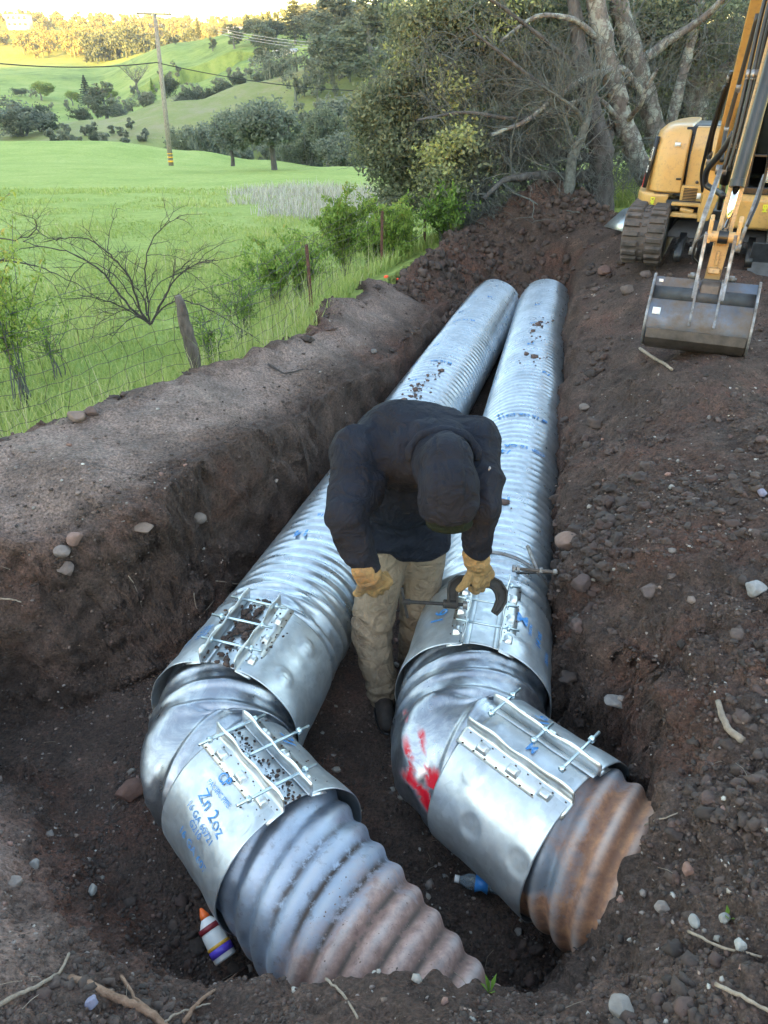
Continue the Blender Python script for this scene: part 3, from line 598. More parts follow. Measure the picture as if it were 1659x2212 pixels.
bB = BR + DR * .11; band(bB, bB + DR * .45, R(85), 'steel coupling band with one bolt hanging crosswise, beside the rusty pipe', [(.25, -.62, .9), (.42, -1.15, -1), (.86, -.50, .5), (.9, -1.1, -.9), (.2, -.02, .4)], 0,
     stamps=[('M', .5, 0, .05, 0, .001), ('16', .35, .55, .08, R(150), .0008)], rods=[(.08, -.01, .17, 0), (.50, -.0, .12, 0), (.82, -.03, .20, 0)], gap=.075, RP=.297)
# ------------------------------------------------------------------ vegetation
def leaf_mat(name, cols, rough=.6):
    m, nt, b = newmat(name); at = nd(nt, 'ShaderNodeAttribute', attribute_name='tint'); sp = nd(nt, 'ShaderNodeSeparateColor'); lk(nt, at.outputs['Color'], sp.inputs[0])
    c = ramp(nt, sp.outputs[0], [(i / (len(cols) - 1), q) for i, q in enumerate(cols)]); lk(nt, c, b.inputs['Base Color']); b.inputs['Roughness'].default_value = rough
    b.inputs['Specular IOR Level'].default_value = .25
    tr = nd(nt, 'ShaderNodeBsdfTranslucent'); lk(nt, c, tr.inputs[0]); ms = nd(nt, 'ShaderNodeMixShader'); ms.inputs[0].default_value = .35
    lk(nt, b.outputs[0], ms.inputs[1]); lk(nt, tr.outputs[0], ms.inputs[2]); out = nt.nodes['Material Output']; lk(nt, ms.outputs[0], out.inputs[0]); return m
M['oak_leaf'] = leaf_mat('oak_leaf', [(.095, .115, .08), (.155, .18, .115), (.24, .265, .155), (.40, .43, .15)])
M['grey_leaf'] = leaf_mat('grey_leaf', [(.10, .12, .095), (.16, .185, .14), (.24, .26, .19)])
M['lime_leaf'] = leaf_mat('lime_leaf', [(.07, .13, .03), (.14, .24, .04), (.26, .36, .08), (.42, .32, .10)])
M['far_leaf'] = leaf_mat('far_leaf', [(.09, .11, .08), (.14, .165, .105), (.21, .23, .145)])
M['dark_leaf'] = leaf_mat('dark_leaf', [(.045, .06, .04), (.075, .095, .06), (.11, .13, .08)])
M['sun_gold_leaf'] = leaf_mat('sun_gold_leaf', [(.12, .12, .05), (.20, .19, .07), (.30, .25, .10)])  # gold of the low sun put into the leaf colour
M['willow_leaf'] = leaf_mat('willow_leaf', [(.12, .18, .04), (.20, .27, .06), (.30, .36, .09)])
M['blade'] = leaf_mat('grass_blade', [(.19, .27, .07), (.30, .375, .11), (.40, .455, .16), (.50, .46, .30)])
M['reed'] = leaf_mat('dry_reed', [(.28, .25, .22), (.42, .39, .36), (.56, .53, .50)])
def bark(name, c1, c2, lich=None, sc_=14):
    m, nt, b = newmat(name); co = coords(nt); mp = nd(nt, 'ShaderNodeMapping'); mp.inputs['Scale'].default_value = (1, 1, .35); lk(nt, co, mp.inputs[0])
    n = noise(nt, mp.outputs[0], sc_, 8, .7); c = ramp(nt, n, [(.35, c1), (.65, c2)])
    if lich: c = mix(nt, ramp(nt, noise(nt, co, 7, 8, .75), [(.48, g3(0)), (.56, g3(.9))]), c, lich)
    lk(nt, c, b.inputs['Base Color']); b.inputs['Roughness'].default_value = .9; bump(nt, n, .9, .02, b); return m
M['bark_dark'] = bark('bark_dark', (.035, .033, .033), (.12, .115, .115))
M['bark_lichen'] = bark('bark_lichen', (.06, .055, .055), (.20, .185, .18), (.30, .34, .32))
M['twig'] = simple('twig', (.105, .115, .108), .9, 0, .5, 20)
M['twig_dark'] = simple('dead_twig', (.045, .038, .038), .9, 0, .4, 20)
M['wood_grey'] = bark('weathered_wood', (.05, .042, .038), (.15, .13, .12), None, 22)
M['rust'] = simple('rusty_steel', (.085, .035, .024), .85, 0, .5, 40)
M['wire'] = simple('old_wire', (.07, .055, .05), .6, .3)
def leaves(mb, C_, size, r_, tint, droop=0, aspect=.55):
    """leaf-sized quads centred on C_"""
    n = len(C_); a = r_.normal(size=(n, 3)); a /= np.linalg.norm(a, axis=1)[:, None]; b = r_.normal(size=(n, 3)); b -= a * (a * b).sum(1)[:, None]; b /= np.linalg.norm(b, axis=1)[:, None]
    a[:, 2] -= droop; s = size * r_.uniform(.6, 1.35, (n, 1)); A = a * s * .5; B = b * s * .5 * aspect
    V = np.stack([C_ - A, C_ + B, C_ + A, C_ - B], 1).reshape(-1, 3); F = np.arange(n * 4).reshape(-1, 4); t = np.repeat(np.clip(tint, 0, 1), 4)
    mb.add(V, F, np.stack([t, t, t], -1))
def limb(mb, pts, r0, r1, n=7, wob=.0, r_=rng, sub=4):
    P = np.array(pts, float); m = len(P); t = np.linspace(0, m - 1, (m - 1) * sub + 1); Q = np.stack([np.interp(t, range(m), P[:, k]) for k in range(3)], -1)
    # soften corners
    for _ in range(2): Q[1:-1] = (Q[:-2] + 2 * Q[1:-1] + Q[2:]) / 4
    Q[1:-1] += r_.normal(0, wob, Q[1:-1].shape); rr = np.linspace(r0, r1, len(Q)) * (1 + r_.normal(0, .05, len(Q))); mb.tube(Q, rr, n); return Q
def branchlets(mb, Q, n, L, r0, r_, up=.3, depth=1, side=1.0, tips=None):
    for k in range(n):
        i = r_.integers(max(1, len(Q) // 4), len(Q)); p = Q[i]; d = r_.normal(size=3) * side; d[2] = abs(d[2]) * up + r_.normal() * .2; t = Q[i] - Q[i - 1]; t = t / (np.linalg.norm(t) + 1e-9); d = d / np.linalg.norm(d) + t * .8
        d /= np.linalg.norm(d); l = L * r_.uniform(.5, 1.2); pts = [p]
        for q in range(4): d = d + r_.normal(0, .28, 3); d /= np.linalg.norm(d); pts.append(pts[-1] + d * l / 4)
        pts = np.array(pts); mb.tube(pts, np.linspace(r0, r0 * .35, 5), 4 if r0 < .02 else 5, cap=False)
        if tips is not None: tips.append(pts)
        if depth > 1: branchlets(mb, pts, 3, L * .55, r0 * .5, r_, up, depth - 1, side, tips)
# prototypes of far trees (height about 1, scaled when placed)
def crown_pts(r_, n, shape):
    out = []
    for (cx, cy, cz, rx, rz, w) in shape:
        k = int(n * w); cl = max(6, k // 45); cc = r_.normal(size=(cl, 3)); cc /= np.linalg.norm(cc, axis=1)[:, None]; cc *= r_.uniform(.35, 1, (cl, 1)) ** .5 * np.array([rx, rx, rz]); cc += (cx, cy, cz)
        q = r_.integers(0, cl, k); out.append(cc[q] + r_.normal(0, 1, (k, 3)) * np.array([rx, rx, rz]) * .17)
    return np.concatenate(out)
def proto(kind, seed, n=2600, mat='far_leaf'):
    r_ = np.random.default_rng(seed); tb = MB(); cb = MB()
    if kind == 'round':
        sh = [(r_.normal() * .12, r_.normal() * .12, .62 + r_.normal() * .05, .33, .25, .5)] + [(math.cos(a) * .24, math.sin(a) * .24, r_.uniform(.42, .68), r_.uniform(.14, .2), r_.uniform(.13, .2), .17) for a in r_.uniform(0, 6.3, 5)]
        limb(tb, [(0, 0, 0), (.02, 0, .2), (-.02, .02, .4), (.05, 0, .7)], .035, .012)
        for a in r_.uniform(0, 6.3, 4): limb(tb, [(0, 0, .3), (math.cos(a) * .14, math.sin(a) * .14, .5), (math.cos(a) * .25, math.sin(a) * .25, .68)], .016, .005, 5)
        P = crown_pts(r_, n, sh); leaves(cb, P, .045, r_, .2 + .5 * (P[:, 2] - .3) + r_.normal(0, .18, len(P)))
    if kind == 'tall':
        sh = [(r_.normal() * .07, r_.normal() * .07, z, .17 * (1.15 - abs(z - .5)), .13, .16) for z in (.3, .42, .54, .66, .78, .88)]
        limb(tb, [(0, 0, 0), (.03, 0, .3), (-.02, 0, .6), (.02, 0, .92)], .03, .008)
        for a in r_.uniform(0, 6.3, 5): z = r_.uniform(.25, .7); limb(tb, [(0, 0, z), (math.cos(a) * .12, math.sin(a) * .12, z + .12)], .012, .004, 5)
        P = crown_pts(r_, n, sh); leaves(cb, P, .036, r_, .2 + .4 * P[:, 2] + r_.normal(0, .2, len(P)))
    if kind == 'conifer':
        limb(tb, [(0, 0, 0), (0, 0, .5), (0, 0, 1)], .022, .003); z = r_.uniform(.08, 1, n) ** .8; lay = np.round(z * 15) / 15; a = r_.uniform(0, 6.3, n); rad = (1.03 - lay) * .24 * r_.uniform(.15, 1, n) * (1 + .25 * np.sin(a * 3 + lay * 40))
        P = np.stack([rad * np.cos(a), rad * np.sin(a), lay + (.03 - rad * .25) + r_.normal(0, .010, n)], -1); leaves(cb, P, .04, r_, .35 + r_.normal(0, .2, n))
    if kind == 'bush':
        sh = [(r_.uniform(-.35, .35), r_.uniform(-.3, .3), r_.uniform(.3, .55), r_.uniform(.2, .35), r_.uniform(.2, .38), .17) for _ in range(6)]
        for a in r_.uniform(0, 6.3, 6): limb(tb, [(math.cos(a) * .05, math.sin(a) * .05, 0), (math.cos(a) * .2, math.sin(a) * .2, .35), (math.cos(a) * .3, math.sin(a) * .3, .7)], .018, .005, 5)
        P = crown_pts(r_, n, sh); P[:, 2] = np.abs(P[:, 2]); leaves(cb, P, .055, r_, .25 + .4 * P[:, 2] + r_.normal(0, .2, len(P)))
    if kind == 'bare':
        Q = limb(tb, [(0, 0, 0), (.02, 0, .25), (0, .02, .45)], .035, .022); tips = []
        for a in np.linspace(0, 6.3, 8)[:-1]: q = limb(tb, [(0, 0, .3 + .05 * math.sin(a)), (math.cos(a) * .14, math.sin(a) * .14, .5), (math.cos(a) * .34, math.sin(a) * .34, .8)], .017, .006, 5); branchlets(tb, q, 9, .26, .006, r_, 1, 2, tips=tips)
        P = np.concatenate(tips)[::3]; leaves(cb, P + r_.normal(0, .01, P.shape), .016, r_, np.full(len(P), .5))
    return tb, cb, mat
PROT = {}
def tree(kind, seed, mat, barkm, u, Y, h, label, name='tree', cat='tree', group=None, w=1.0, X=None, sink=.02, zb=None):
    key = (kind, seed, mat)
    if key not in PROT:
        tb, cb, _ = proto(kind, seed, {'round': 5200, 'tall': 5200, 'conifer': 4200, 'bush': 4500, 'bare': 10}[kind], mat)
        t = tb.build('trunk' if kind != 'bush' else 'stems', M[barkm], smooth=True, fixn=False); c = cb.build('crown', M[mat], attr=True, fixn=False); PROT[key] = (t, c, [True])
    t, c, first = PROT[key]
    if X is None: X = (u - 829.5) / 1660.7 * Y / (_C + _S * .58)
    z = float(terrain_z(X, Y)) if zb is None else zb
    r = empty(name, (X, Y, z - sink * h), label, cat, group, rz=random.uniform(0, 6.3)); r.scale = (h * w, h * w, h)
    if first[0]: first[0] = False; cs = (t, c)
    else: cs = (t.copy(), c.copy()); [COL.objects.link(k) for k in cs]
    for k in cs: k.parent = r
    return r
def hpx(Y, vt, vb): return Y * (slope(vt) - slope(vb))
T = lambda kind, seed, mat, bk, u, Y, vt, vb, label, w=1., name='tree', cat='tree', group=None: tree(kind, seed, mat, bk, u, Y, hpx(Y, vt, vb), label, name, cat, group, w)
# two oaks at the low edge of the meadow and what stands along the creek
T('round', 1, 'grey_leaf', 'bark_dark', 578, 45, 206, 384, 'broad grey-green oak standing alone in the meadow above the pale dry reeds', 1.35, 'oak_tree')
T('round', 2, 'grey_leaf', 'bark_dark', 483, 55, 196, 352, 'smaller slanting grey-green oak just left of the broad meadow oak', 1.05, 'oak_tree')
cr = [(655, 84, 246, 362, 'bush', 3, 'far_leaf', 'rounded olive bush by the creek, right behind the broad meadow oak'), (700, 80, 232, 366, 'round', 4, 'far_leaf', 'round-topped olive tree by the creek beyond the dry reeds'),
      (745, 74, 262, 372, 'bush', 5, 'grey_leaf', 'grey thicket bush at the creek, left of the big oak canopy'), (610, 92, 262, 355, 'bush', 6, 'far_leaf', 'low brownish bush in the gap right of the meadow oaks'),
      (400, 96, 226, 330, 'bush', 3, 'far_leaf', 'dull brush between the power pole and the smaller meadow oak'), (445, 98, 250, 345, 'bush', 7, 'grey_leaf', 'grey brush hidden behind the smaller meadow oak'),
      (85, 108, 277, 306, 'bush', 5, 'dark_leaf', 'low dark shrub at the meadow crest, leftmost of the row'), (125, 108, 281, 306, 'bush', 6, 'grey_leaf', 'bare-looking grey shrub at the meadow crest between two dark ones'), (180, 107, 274, 308, 'bush', 7, 'dark_leaf', 'dark spreading shrub at the meadow crest, nearest the power pole'),
      (790, 66, 250, 372, 'round', 4, 'grey_leaf', 'grey oak rising right behind the edge of the big oak canopy'), (340, 104, 290, 318, 'bush', 6, 'far_leaf', 'small brush clump just left of the power pole base')]
for (u, Y, vt, vb, k, sd, mt, lb) in cr: T(k, sd, mt, 'twig', u, Y, vt, vb, lb, 1.1 if k == 'bush' else .9, 'creek_bush' if k == 'bush' else 'tree', 'bush' if k == 'bush' else 'tree', 'trees and bushes along the creek')
# hillside behind, valley and skyline
hs = [(15, 120, 186, 285, 'bush', 5, 'grey_leaf', 1.2, 'big grey half-bare oak thicket cut by the left edge of the view'), (62, 124, 218, 285, 'bush', 6, 'dark_leaf', .9, 'dark bush leaning on the big half-bare thicket at the left edge'),
      (212, 150, 172, 256, 'tall', 8, 'far_leaf', 1.5, 'tall dark brown-green tree in the valley left of the power pole'), (158, 140, 226, 264, 'bush', 7, 'dark_leaf', 1.1, 'dark round bush at the foot of the tall valley tree'), (240, 160, 215, 250, 'bush', 6, 'grey_leaf', 1.1, 'pale grey bush at the right foot of the tall valley tree'),
      (290, 225, 140, 200, 'bare', 9, 'far_leaf', 1.1, 'bare leafless spreading tree on the far green slope'), (176, 230, 140, 206, 'conifer', 10, 'dark_leaf', 1.3, 'dark ragged conifer in the valley beyond the pond'),
      (75, 240, 176, 216, 'round', 11, 'willow_leaf', 1.4, 'pale yellow-green willow, leftmost in the valley'), (142, 236, 182, 213, 'round', 11, 'willow_leaf', 1.1, 'small pale willow between the big willow and the dark conifer'), (225, 238, 172, 198, 'round', 11, 'willow_leaf', 1.2, 'pale willow top showing behind the tall valley tree'),
      (322, 180, 184, 232, 'conifer', 10, 'lime_leaf', .75, 'small neat green conifer just left of the power pole'), (352, 170, 178, 232, 'bush', 5, 'dark_leaf', .7, 'dark bush behind the power pole at mid height'), (300, 172, 200, 236, 'bush', 6, 'grey_leaf', 1.1, 'grey bush left of the small neat conifer'),
      (30, 250, 150, 168, 'bush', 7, 'dark_leaf', 1.4, 'lone dark shrub on the far slope at left'),
      (405, 150, 168, 206, 'bush', 5, 'dark_leaf', 1.1, 'first dark shrub of the row on the hillside crest, beside the pole'), (440, 150, 172, 203, 'bush', 6, 'dark_leaf', 1.3, 'second dark shrub of the hillside row right of the pole'), (480, 152, 165, 195, 'bush', 7, 'far_leaf', 1.3, 'olive shrub in the middle of the hillside row'), (520, 155, 160, 186, 'bush', 5, 'dark_leaf', 1.3, 'dark shrub toward the right of the hillside row'), (556, 156, 152, 178, 'bush', 3, 'far_leaf', 1.3, 'last olive shrub of the hillside row, below the leaning gum tree'), (385, 148, 190, 218, 'bush', 6, 'grey_leaf', 1.2, 'grey shrub low in the hillside row, touching the pole'),
      (575, 190, 78, 172, 'tall', 12, 'far_leaf', 1.7, 'leaning grey gum tree with pale trunk on the hillside'), (640, 240, 36, 152, 'conifer', 10, 'dark_leaf', 1.1, 'tallest dark redwood standing on the hill by the white roof'), (688, 235, 60, 145, 'tall', 8, 'grey_leaf', 1.9, 'grey branching tree right of the tall redwood'), (510, 250, 70, 120, 'tall', 8, 'far_leaf', 1.3, 'slim tree at the left end of the hilltop grove'),
      (600, 250, 34, 92, 'round', 1, 'dark_leaf', 1.3, 'dark round crown left of the tall redwood, on the skyline'), (560, 255, 40, 95, 'round', 4, 'far_leaf', 1.3, 'round olive crown at the hilltop grove'), (675, 270, 24, 90, 'round', 2, 'far_leaf', 1.4, 'broad crown on the skyline behind the redwood'), (720, 262, 20, 100, 'tall', 12, 'far_leaf', 1.8, 'tall crown on the skyline left of the big grey trees'), (760, 270, 26, 80, 'round', 4, 'dark_leaf', 1.3, 'dark crown on the skyline above the orange house'), (712, 300, 8, 50, 'conifer', 10, 'dark_leaf', .7, 'narrow dark conifer poking above the skyline'), (700, 302, 12, 50, 'conifer', 10, 'far_leaf', .7, 'narrow olive conifer poking above the skyline'),
      (436, 330, 40, 84, 'conifer', 10, 'dark_leaf', .8, 'single dark conifer on the ridge right of the power pole'), (470, 330, 58, 84, 'bush', 5, 'grey_leaf', 1., 'grey shrub on the ridge right of the single conifer'), (385, 320, 88, 100, 'bush', 7, 'dark_leaf', 1., 'tiny dark shrub on the green ridge by the pole'), (497, 300, 122, 142, 'bush', 6, 'far_leaf', .9, 'shrub beside the little red barn'), (463, 270, 128, 154, 'tall', 8, 'far_leaf', 1.2, 'small dark tree right against the red barn'),
      (740, 130, 70, 240, 'tall', 12, 'grey_leaf', 1.5, 'tall grey-green gum behind the creek, at the left flank of the big oak'), (800, 120, 40, 250, 'tall', 8, 'far_leaf', 1.4, 'tallest grey gum seen over the left shoulder of the big oak'), (765, 105, 150, 300, 'round', 4, 'grey_leaf', 1.1, 'round grey tree on the creek bank, below the tall gums'), (715, 140, 110, 210, 'tall', 8, 'far_leaf', 1.6, 'feathery gum on the hillside left of the tallest gum')]
nm = {'bush': ('shrub', 'shrub'), 'round': ('tree', 'tree'), 'tall': ('tree', 'tree'), 'conifer': ('conifer', 'conifer'), 'bare': ('bare_tree', 'tree')}
for (u, Y, vt, vb, k, sd, mt, w, lb) in hs: T(k, sd, mt, 'twig', u, Y, vt - 4, vb, lb, w * 1.3, *nm[k], 'trees and shrubs on the hills')
def wood(name, rows, n, mat, size, seed, kind='stuff'):
    """far wood that reads as one mass: many crowns in one object"""
    r_ = np.random.default_rng(seed); mb = MB()
    for (u0, u1, Y0, Y1, h0, h1, k) in rows:
        for q in range(k):
            Yq = r_.uniform(Y0, Y1); u = r_.uniform(u0, u1); Xq = (u - 829.5) / 1660.7 * Yq / (_C + _S * .62); z = float(terrain_z(Xq, Yq)); h = r_.uniform(h0, h1); w = h * r_.uniform(.35, .6)
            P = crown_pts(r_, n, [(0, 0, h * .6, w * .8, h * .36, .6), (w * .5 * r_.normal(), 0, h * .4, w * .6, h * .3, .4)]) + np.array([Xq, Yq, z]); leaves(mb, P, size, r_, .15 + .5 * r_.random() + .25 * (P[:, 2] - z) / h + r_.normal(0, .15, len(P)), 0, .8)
            mb.tube([(Xq, Yq, z - .5), (Xq, Yq, z + h * .6)], [w * .09, w * .04], 5)
    o = mb.build(name, M[mat], attr=True, fixn=False); return tag(o, kind=kind)
tag(wood('far_woodland', [(-60, 520, 560, 790, 4, 8, 260), (40, 300, 480, 560, 7, 13, 50), (330, 700, 520, 760, 4, 8, 110)], 620, 'sun_gold_leaf', 1.0, 5), 'wooded far hill glowing gold in the last sun', 'woodland')
tag(wood('valley_grove', [(185, 292, 415, 450, 8, 15, 26), (295, 420, 400, 440, 4, 8, 14)], 420, 'dark_leaf', 1.1, 6), 'dark grove in the valley below the golden hill', 'grove')
tag(wood('hilltop_woodland', [(520, 1000, 240, 320, 2.5, 5, 130), (700, 1300, 130, 240, 3, 7, 90), (1000, 1750, 60, 130, 5, 9, 50)], 520, 'far_leaf', .55, 9), 'dense mixed woodland covering the hill behind the big oaks', 'woodland')
tag(wood('hillside_brush', [(385, 780, 84, 112, 2.0, 4.2, 46), (0, 400, 165, 250, 1.2, 3.0, 46), (560, 860, 112, 150, 2, 5, 34), (60, 330, 104, 116, .8, 2.0, 18), (380, 620, 150, 170, 1.5, 3, 20)], 420, 'grey_leaf', .30, 12), 'scattered grey brush on the slopes and along the creek', 'brush')
# ------------------------------------------------------------------ near oaks
def near_tree(name, label, limbs, barkm, n_twig, clusters, leafm, leaf, seed, twigmat='twig', hang=None):
    r_ = np.random.default_rng(seed); base = limbs[0][0][0]; root = empty(name, tuple(base), label, 'tree'); off = -np.array(base); tb = MB(); tips = []; allQ = []
    for (pts, r0, r1) in limbs:
        Q = limb(tb, np.array(pts) + off, r0, r1, 10, r0 * .05, r_, 5); allQ.append(Q)
    tb.build('trunk', M[barkm], root, smooth=True, fixn=False)
    bb = MB()
    for Q, (pts, r0, r1) in zip(allQ, limbs):
        branchlets(bb, Q, n_twig, .9, min(.014, r0 * .16), r_, .5, 3, tips=tips)
    if hang:
        for (lo, hi, n, L) in hang:
            for q in range(n):
                p = r_.uniform(lo, hi) + off; d = np.array([r_.normal() * .7, r_.normal() * .5, -.5 + r_.normal() * .5]); d /= np.linalg.norm(d); pp = [p]
                l = L * r_.uniform(.5, 1.3)
                for k in range(4): d = d + r_.normal(0, .30, 3) + [0, 0, -.10]; d /= np.linalg.norm(d); pp.append(pp[-1] + d * l / 4)
                bb.tube(pp, np.linspace(.0045, .002, 5), 3, cap=False); 
                for w in range(2):
                    i = r_.integers(1, 4); d2 = r_.normal(size=3); d2 /= np.linalg.norm(d2); bb.tube([pp[i], pp[i] + d2 * l * .2, pp[i] + d2 * l * .35 + np.array([0, 0, -.03])], [.003, .0022, .0016], 3, cap=False)
    bb.build('branches', M[twigmat], root, fixn=False)
    cb = MB()
    for (c, rad, n, tn) in clusters:
        c = np.array(c) + off; n = int(n * 1.05); k = max(1, n // 60); cc = r_.normal(size=(k, 3)); cc /= np.linalg.norm(cc, axis=1)[:, None]; cc *= (r_.uniform(.2, 1, (k, 1)) ** .45) * np.array(rad); q = r_.integers(0, k, n)
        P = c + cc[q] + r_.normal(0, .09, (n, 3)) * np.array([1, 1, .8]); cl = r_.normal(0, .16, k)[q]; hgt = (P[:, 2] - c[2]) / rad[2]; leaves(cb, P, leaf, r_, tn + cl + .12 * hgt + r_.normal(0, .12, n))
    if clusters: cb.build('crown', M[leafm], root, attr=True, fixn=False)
    return root
def w3(u, v, Y): return WY(u, v, Y)
gzf = lambda X, Y: float(meadow_z(np.array([X]), np.array([Y]))[0])
L1 = [([w3(1293, 475, 10.6), w3(1296, 400, 10.6), w3(1300, 330, 10.6), w3(1280, 250, 10.7), w3(1255, 120, 10.9), w3(1235, -30, 11)], .19, .07),
      ([w3(1298, 375, 10.6), w3(1240, 385, 10.5), w3(1170, 378, 10.3), w3(1090, 385, 10.2), w3(1045, 430, 10.1)], .09, .02),
      ([w3(1300, 335, 10.7), w3(1330, 240, 11.5), w3(1380, 120, 12.2), w3(1450, -20, 12.8)], .09, .03),
      ([w3(1285, 270, 10.6), w3(1200, 210, 10.4), w3(1100, 130, 10.2), w3(1010, 60, 10)], .038, .012),
      ([w3(1262, 160, 10.9), w3(1180, 90, 10.6), w3(1080, 10, 10.4), w3(1000, -30, 10.2)], .032, .012),
      ([w3(1275, 230, 10.7), w3(1120, 260, 10.4), w3(1000, 240, 10.3), w3(900, 260, 10.2)], .035, .012),
      ([w3(1296, 345, 10.6), w3(1180, 330, 10.6), w3(1030, 330, 10.9), w3(880, 330, 11)], .06, .02)]
def cl(u, v, Y, rx, rz, n, t=.35, ry=.5): return (w3(u, v, Y), (rx, ry, rz), n, t)
c1 = [cl(850, 250, 11.2, .55, .5, 7500, .22), cl(900, 330, 11, .6, .45, 8000, .25), cl(830, 330, 11.4, .4, .35, 3600, .25), cl(930, 170, 11.3, .6, .5, 6500, .3), cl(960, 60, 11.5, .65, .5, 6500, .32),
      cl(1040, 20, 11.3, .7, .4, 5000, .32), cl(1060, 130, 11.5, .6, .45, 3800, .35), cl(1150, 60, 11.6, .7, .5, 5200, .35), cl(1000, 330, 10.6, .45, .4, 3000, .45), cl(960, 395, 10.5, .42, .28, 3000, .5), cl(990, 300, 10.4, .2, .2, 900, .85), cl(945, 350, 10.3, .18, .18, 800, .85), cl(870, 420, 11, .4, .25, 2600, .3),
      cl(1120, 220, 11.8, .7, .5, 2600, .25), cl(1200, 300, 12, .7, .6, 2600, .2), cl(1090, 330, 11.6, .5, .5, 1800, .22), cl(1240, 120, 11.8, .6, .7, 3600, .3), cl(900, 90, 11.8, .35, .5, 2600, .4), cl(960, 200, 10.8, .3, .3, 900, .75), cl(1090, 60, 11, .3, .3, 800, .75)]
near_tree('oak_tree', 'large dark oak with a low horizontal limb and wide drooping canopy behind the dirt heap', L1, 'bark_dark', 8, c1, 'oak_leaf', .055, 21,
          hang=[(np.array(w3(900, 330, 10.4)), np.array(w3(1260, 60, 11.2)), 900, .6), (np.array(w3(960, 440, 10.3)), np.array(w3(1260, 260, 10.9)), 900, .55), (np.array(w3(980, 470, 10.2)), np.array(w3(1080, 380, 10.4)), 420, .5), (np.array(w3(1120, 400, 10.3)), np.array(w3(1400, 300, 11)), 260, .5)])
L2 = [([w3(1440, 455, 11.3), w3(1405, 395, 11.2), w3(1368, 330, 11.1), w3(1338, 240, 11), w3(1318, 150, 11), w3(1296, 60, 11), w3(1280, -60, 11)], .145, .11),
      ([w3(1450, 455, 11.6), w3(1430, 330, 11.6), w3(1400, 230, 11.6), w3(1375, 140, 11.6), w3(1345, 50, 11.6), w3(1325, -60, 11.6)], .145, .12),
      ([w3(1455, 440, 11.8), w3(1440, 300, 11.8), w3(1475, 160, 11.8), w3(1500, 60, 11.9), w3(1530, -40, 12)], .09, .05),
      ([w3(1395, 215, 11.4), w3(1345, 143, 11.0), w3(1270, 165, 10.7), w3(1200, 208, 10.5), w3(1140, 262, 10.3), w3(1060, 292, 10.2)], .055, .02),
      ([w3(1345, 268, 11), w3(1290, 205, 10.7), w3(1210, 230, 10.5), w3(1130, 262, 10.4)], .035, .012),
      ([w3(1352, 265, 11), w3(1385, 225, 10.6), w3(1395, 190, 10.5), w3(1420, 150, 10.4)], .035, .02),
      ([w3(1300, 90, 11), w3(1240, 40, 10.8), w3(1160, 30, 10.7), w3(1080, 90, 10.6)], .045, .015),
      ([w3(1375, 140, 11.6), w3(1440, 90, 11.6), w3(1520, 40, 11.4), w3(1600, -40, 11)], .07, .03)]
c2 = [cl(1330, 40, 12.4, .8, .6, 3200, .3), cl(1420, 90, 12.6, .7, .7, 3000, .35), cl(1540, 60, 12.4, .7, .7, 2600, .4), cl(1350, 230, 12.8, .8, .7, 2800, .28), cl(1480, 200, 12.8, .7, .7, 2600, .3), cl(1260, 30, 11.8, .5, .4, 2200, .3), cl(1600, 180, 12.9, .8, .7, 2600, .35), cl(1470, 20, 12, .6, .4, 1800, .4), cl(1400, 330, 13, .7, .5, 1800, .3)]
near_tree('oak_tree', 'cluster of pale lichen-covered oak trunks leaning behind the excavator', L2, 'bark_lichen', 6, c2, 'oak_leaf', .06, 22, hang=[(np.array(w3(1290, 300, 11)), np.array(w3(1640, 20, 12.5)), 500, .7)])
L3 = [([w3(1500, 440, 12.6), w3(1493, 290, 12.6), w3(1506, 190, 12.6), w3(1501, 90, 12.6), w3(1488, -60, 12.6)], .19, .16), ([w3(1507, 205, 12.6), w3(1560, 165, 12.4), w3(1620, 110, 12.2), w3(1700, 40, 12)], .15, .11)]
near_tree('oak_tree', 'thick forked grey trunk standing behind the yellow excavator hood', L3, 'bark_lichen', 5, [cl(1560, 250, 13.6, .9, .7, 3600, .4), cl(1640, 60, 13.4, .8, .8, 3000, .4), cl(1580, -10, 13.4, .8, .5, 2400, .35), cl(1460, 130, 14, .7, .9, 3000, .35)], 'grey_leaf', .06, 23)
L4 = [([w3(1222, 470, 10.2), w3(1230, 400, 10.2), w3(1235, 340, 10.2), w3(1262, 280, 10.2), w3(1275, 215, 10.3)], .075, .045), ([w3(1240, 325, 10.2), w3(1225, 270, 10.2), w3(1210, 215, 10.2)], .035, .012), ([w3(1262, 265, 10.2), w3(1245, 235, 10.1), w3(1170, 185, 10)], .03, .01)]
near_tree('bare_tree', 'thin bare crooked tree rising from behind the top of the dirt heap', L4, 'twig', 14, [], 'oak_leaf', .05, 24)
def small_tree(u, Y, vt, vb, lb, mt, seed, n, leaf, w=.5, name='tree'):
    h = hpx(Y, vt, vb); X0, _, z0 = WY(u, vb, Y); P0 = (X0, Y, z0)
    near_tree(name, lb, [([P0, (X0 + .05, Y, z0 + h * .4), (X0 - .05, Y, z0 + h * .9)], h * .02 + .01, .01)], 'bark_dark', 10, [((X0 + rng.normal() * w * h * .3, Y + rng.normal() * .3, z0 + h * q), (w * h * .5, w * h * .5, h * .2), int(n / 5), .4) for q in (.42, .55, .68, .8, .95)], mt, leaf, seed)
small_tree(1130, 20, -80, 400, 'tall background tree filling the gap above the low oak limb', 'grey_leaf', 31, 15000, .13, .9); small_tree(1400, 19, -60, 420, 'background tree seen between the pale leaning trunks', 'far_leaf', 32, 14000, .12, .8)
small_tree(1600, 21, -100, 440, 'soft green background tree at the right edge behind the boom', 'far_leaf', 33, 14000, .13, .8); small_tree(930, 26, 10, 430, 'background tree behind the left half of the drooping oak', 'grey_leaf', 34, 12000, .15, .7)
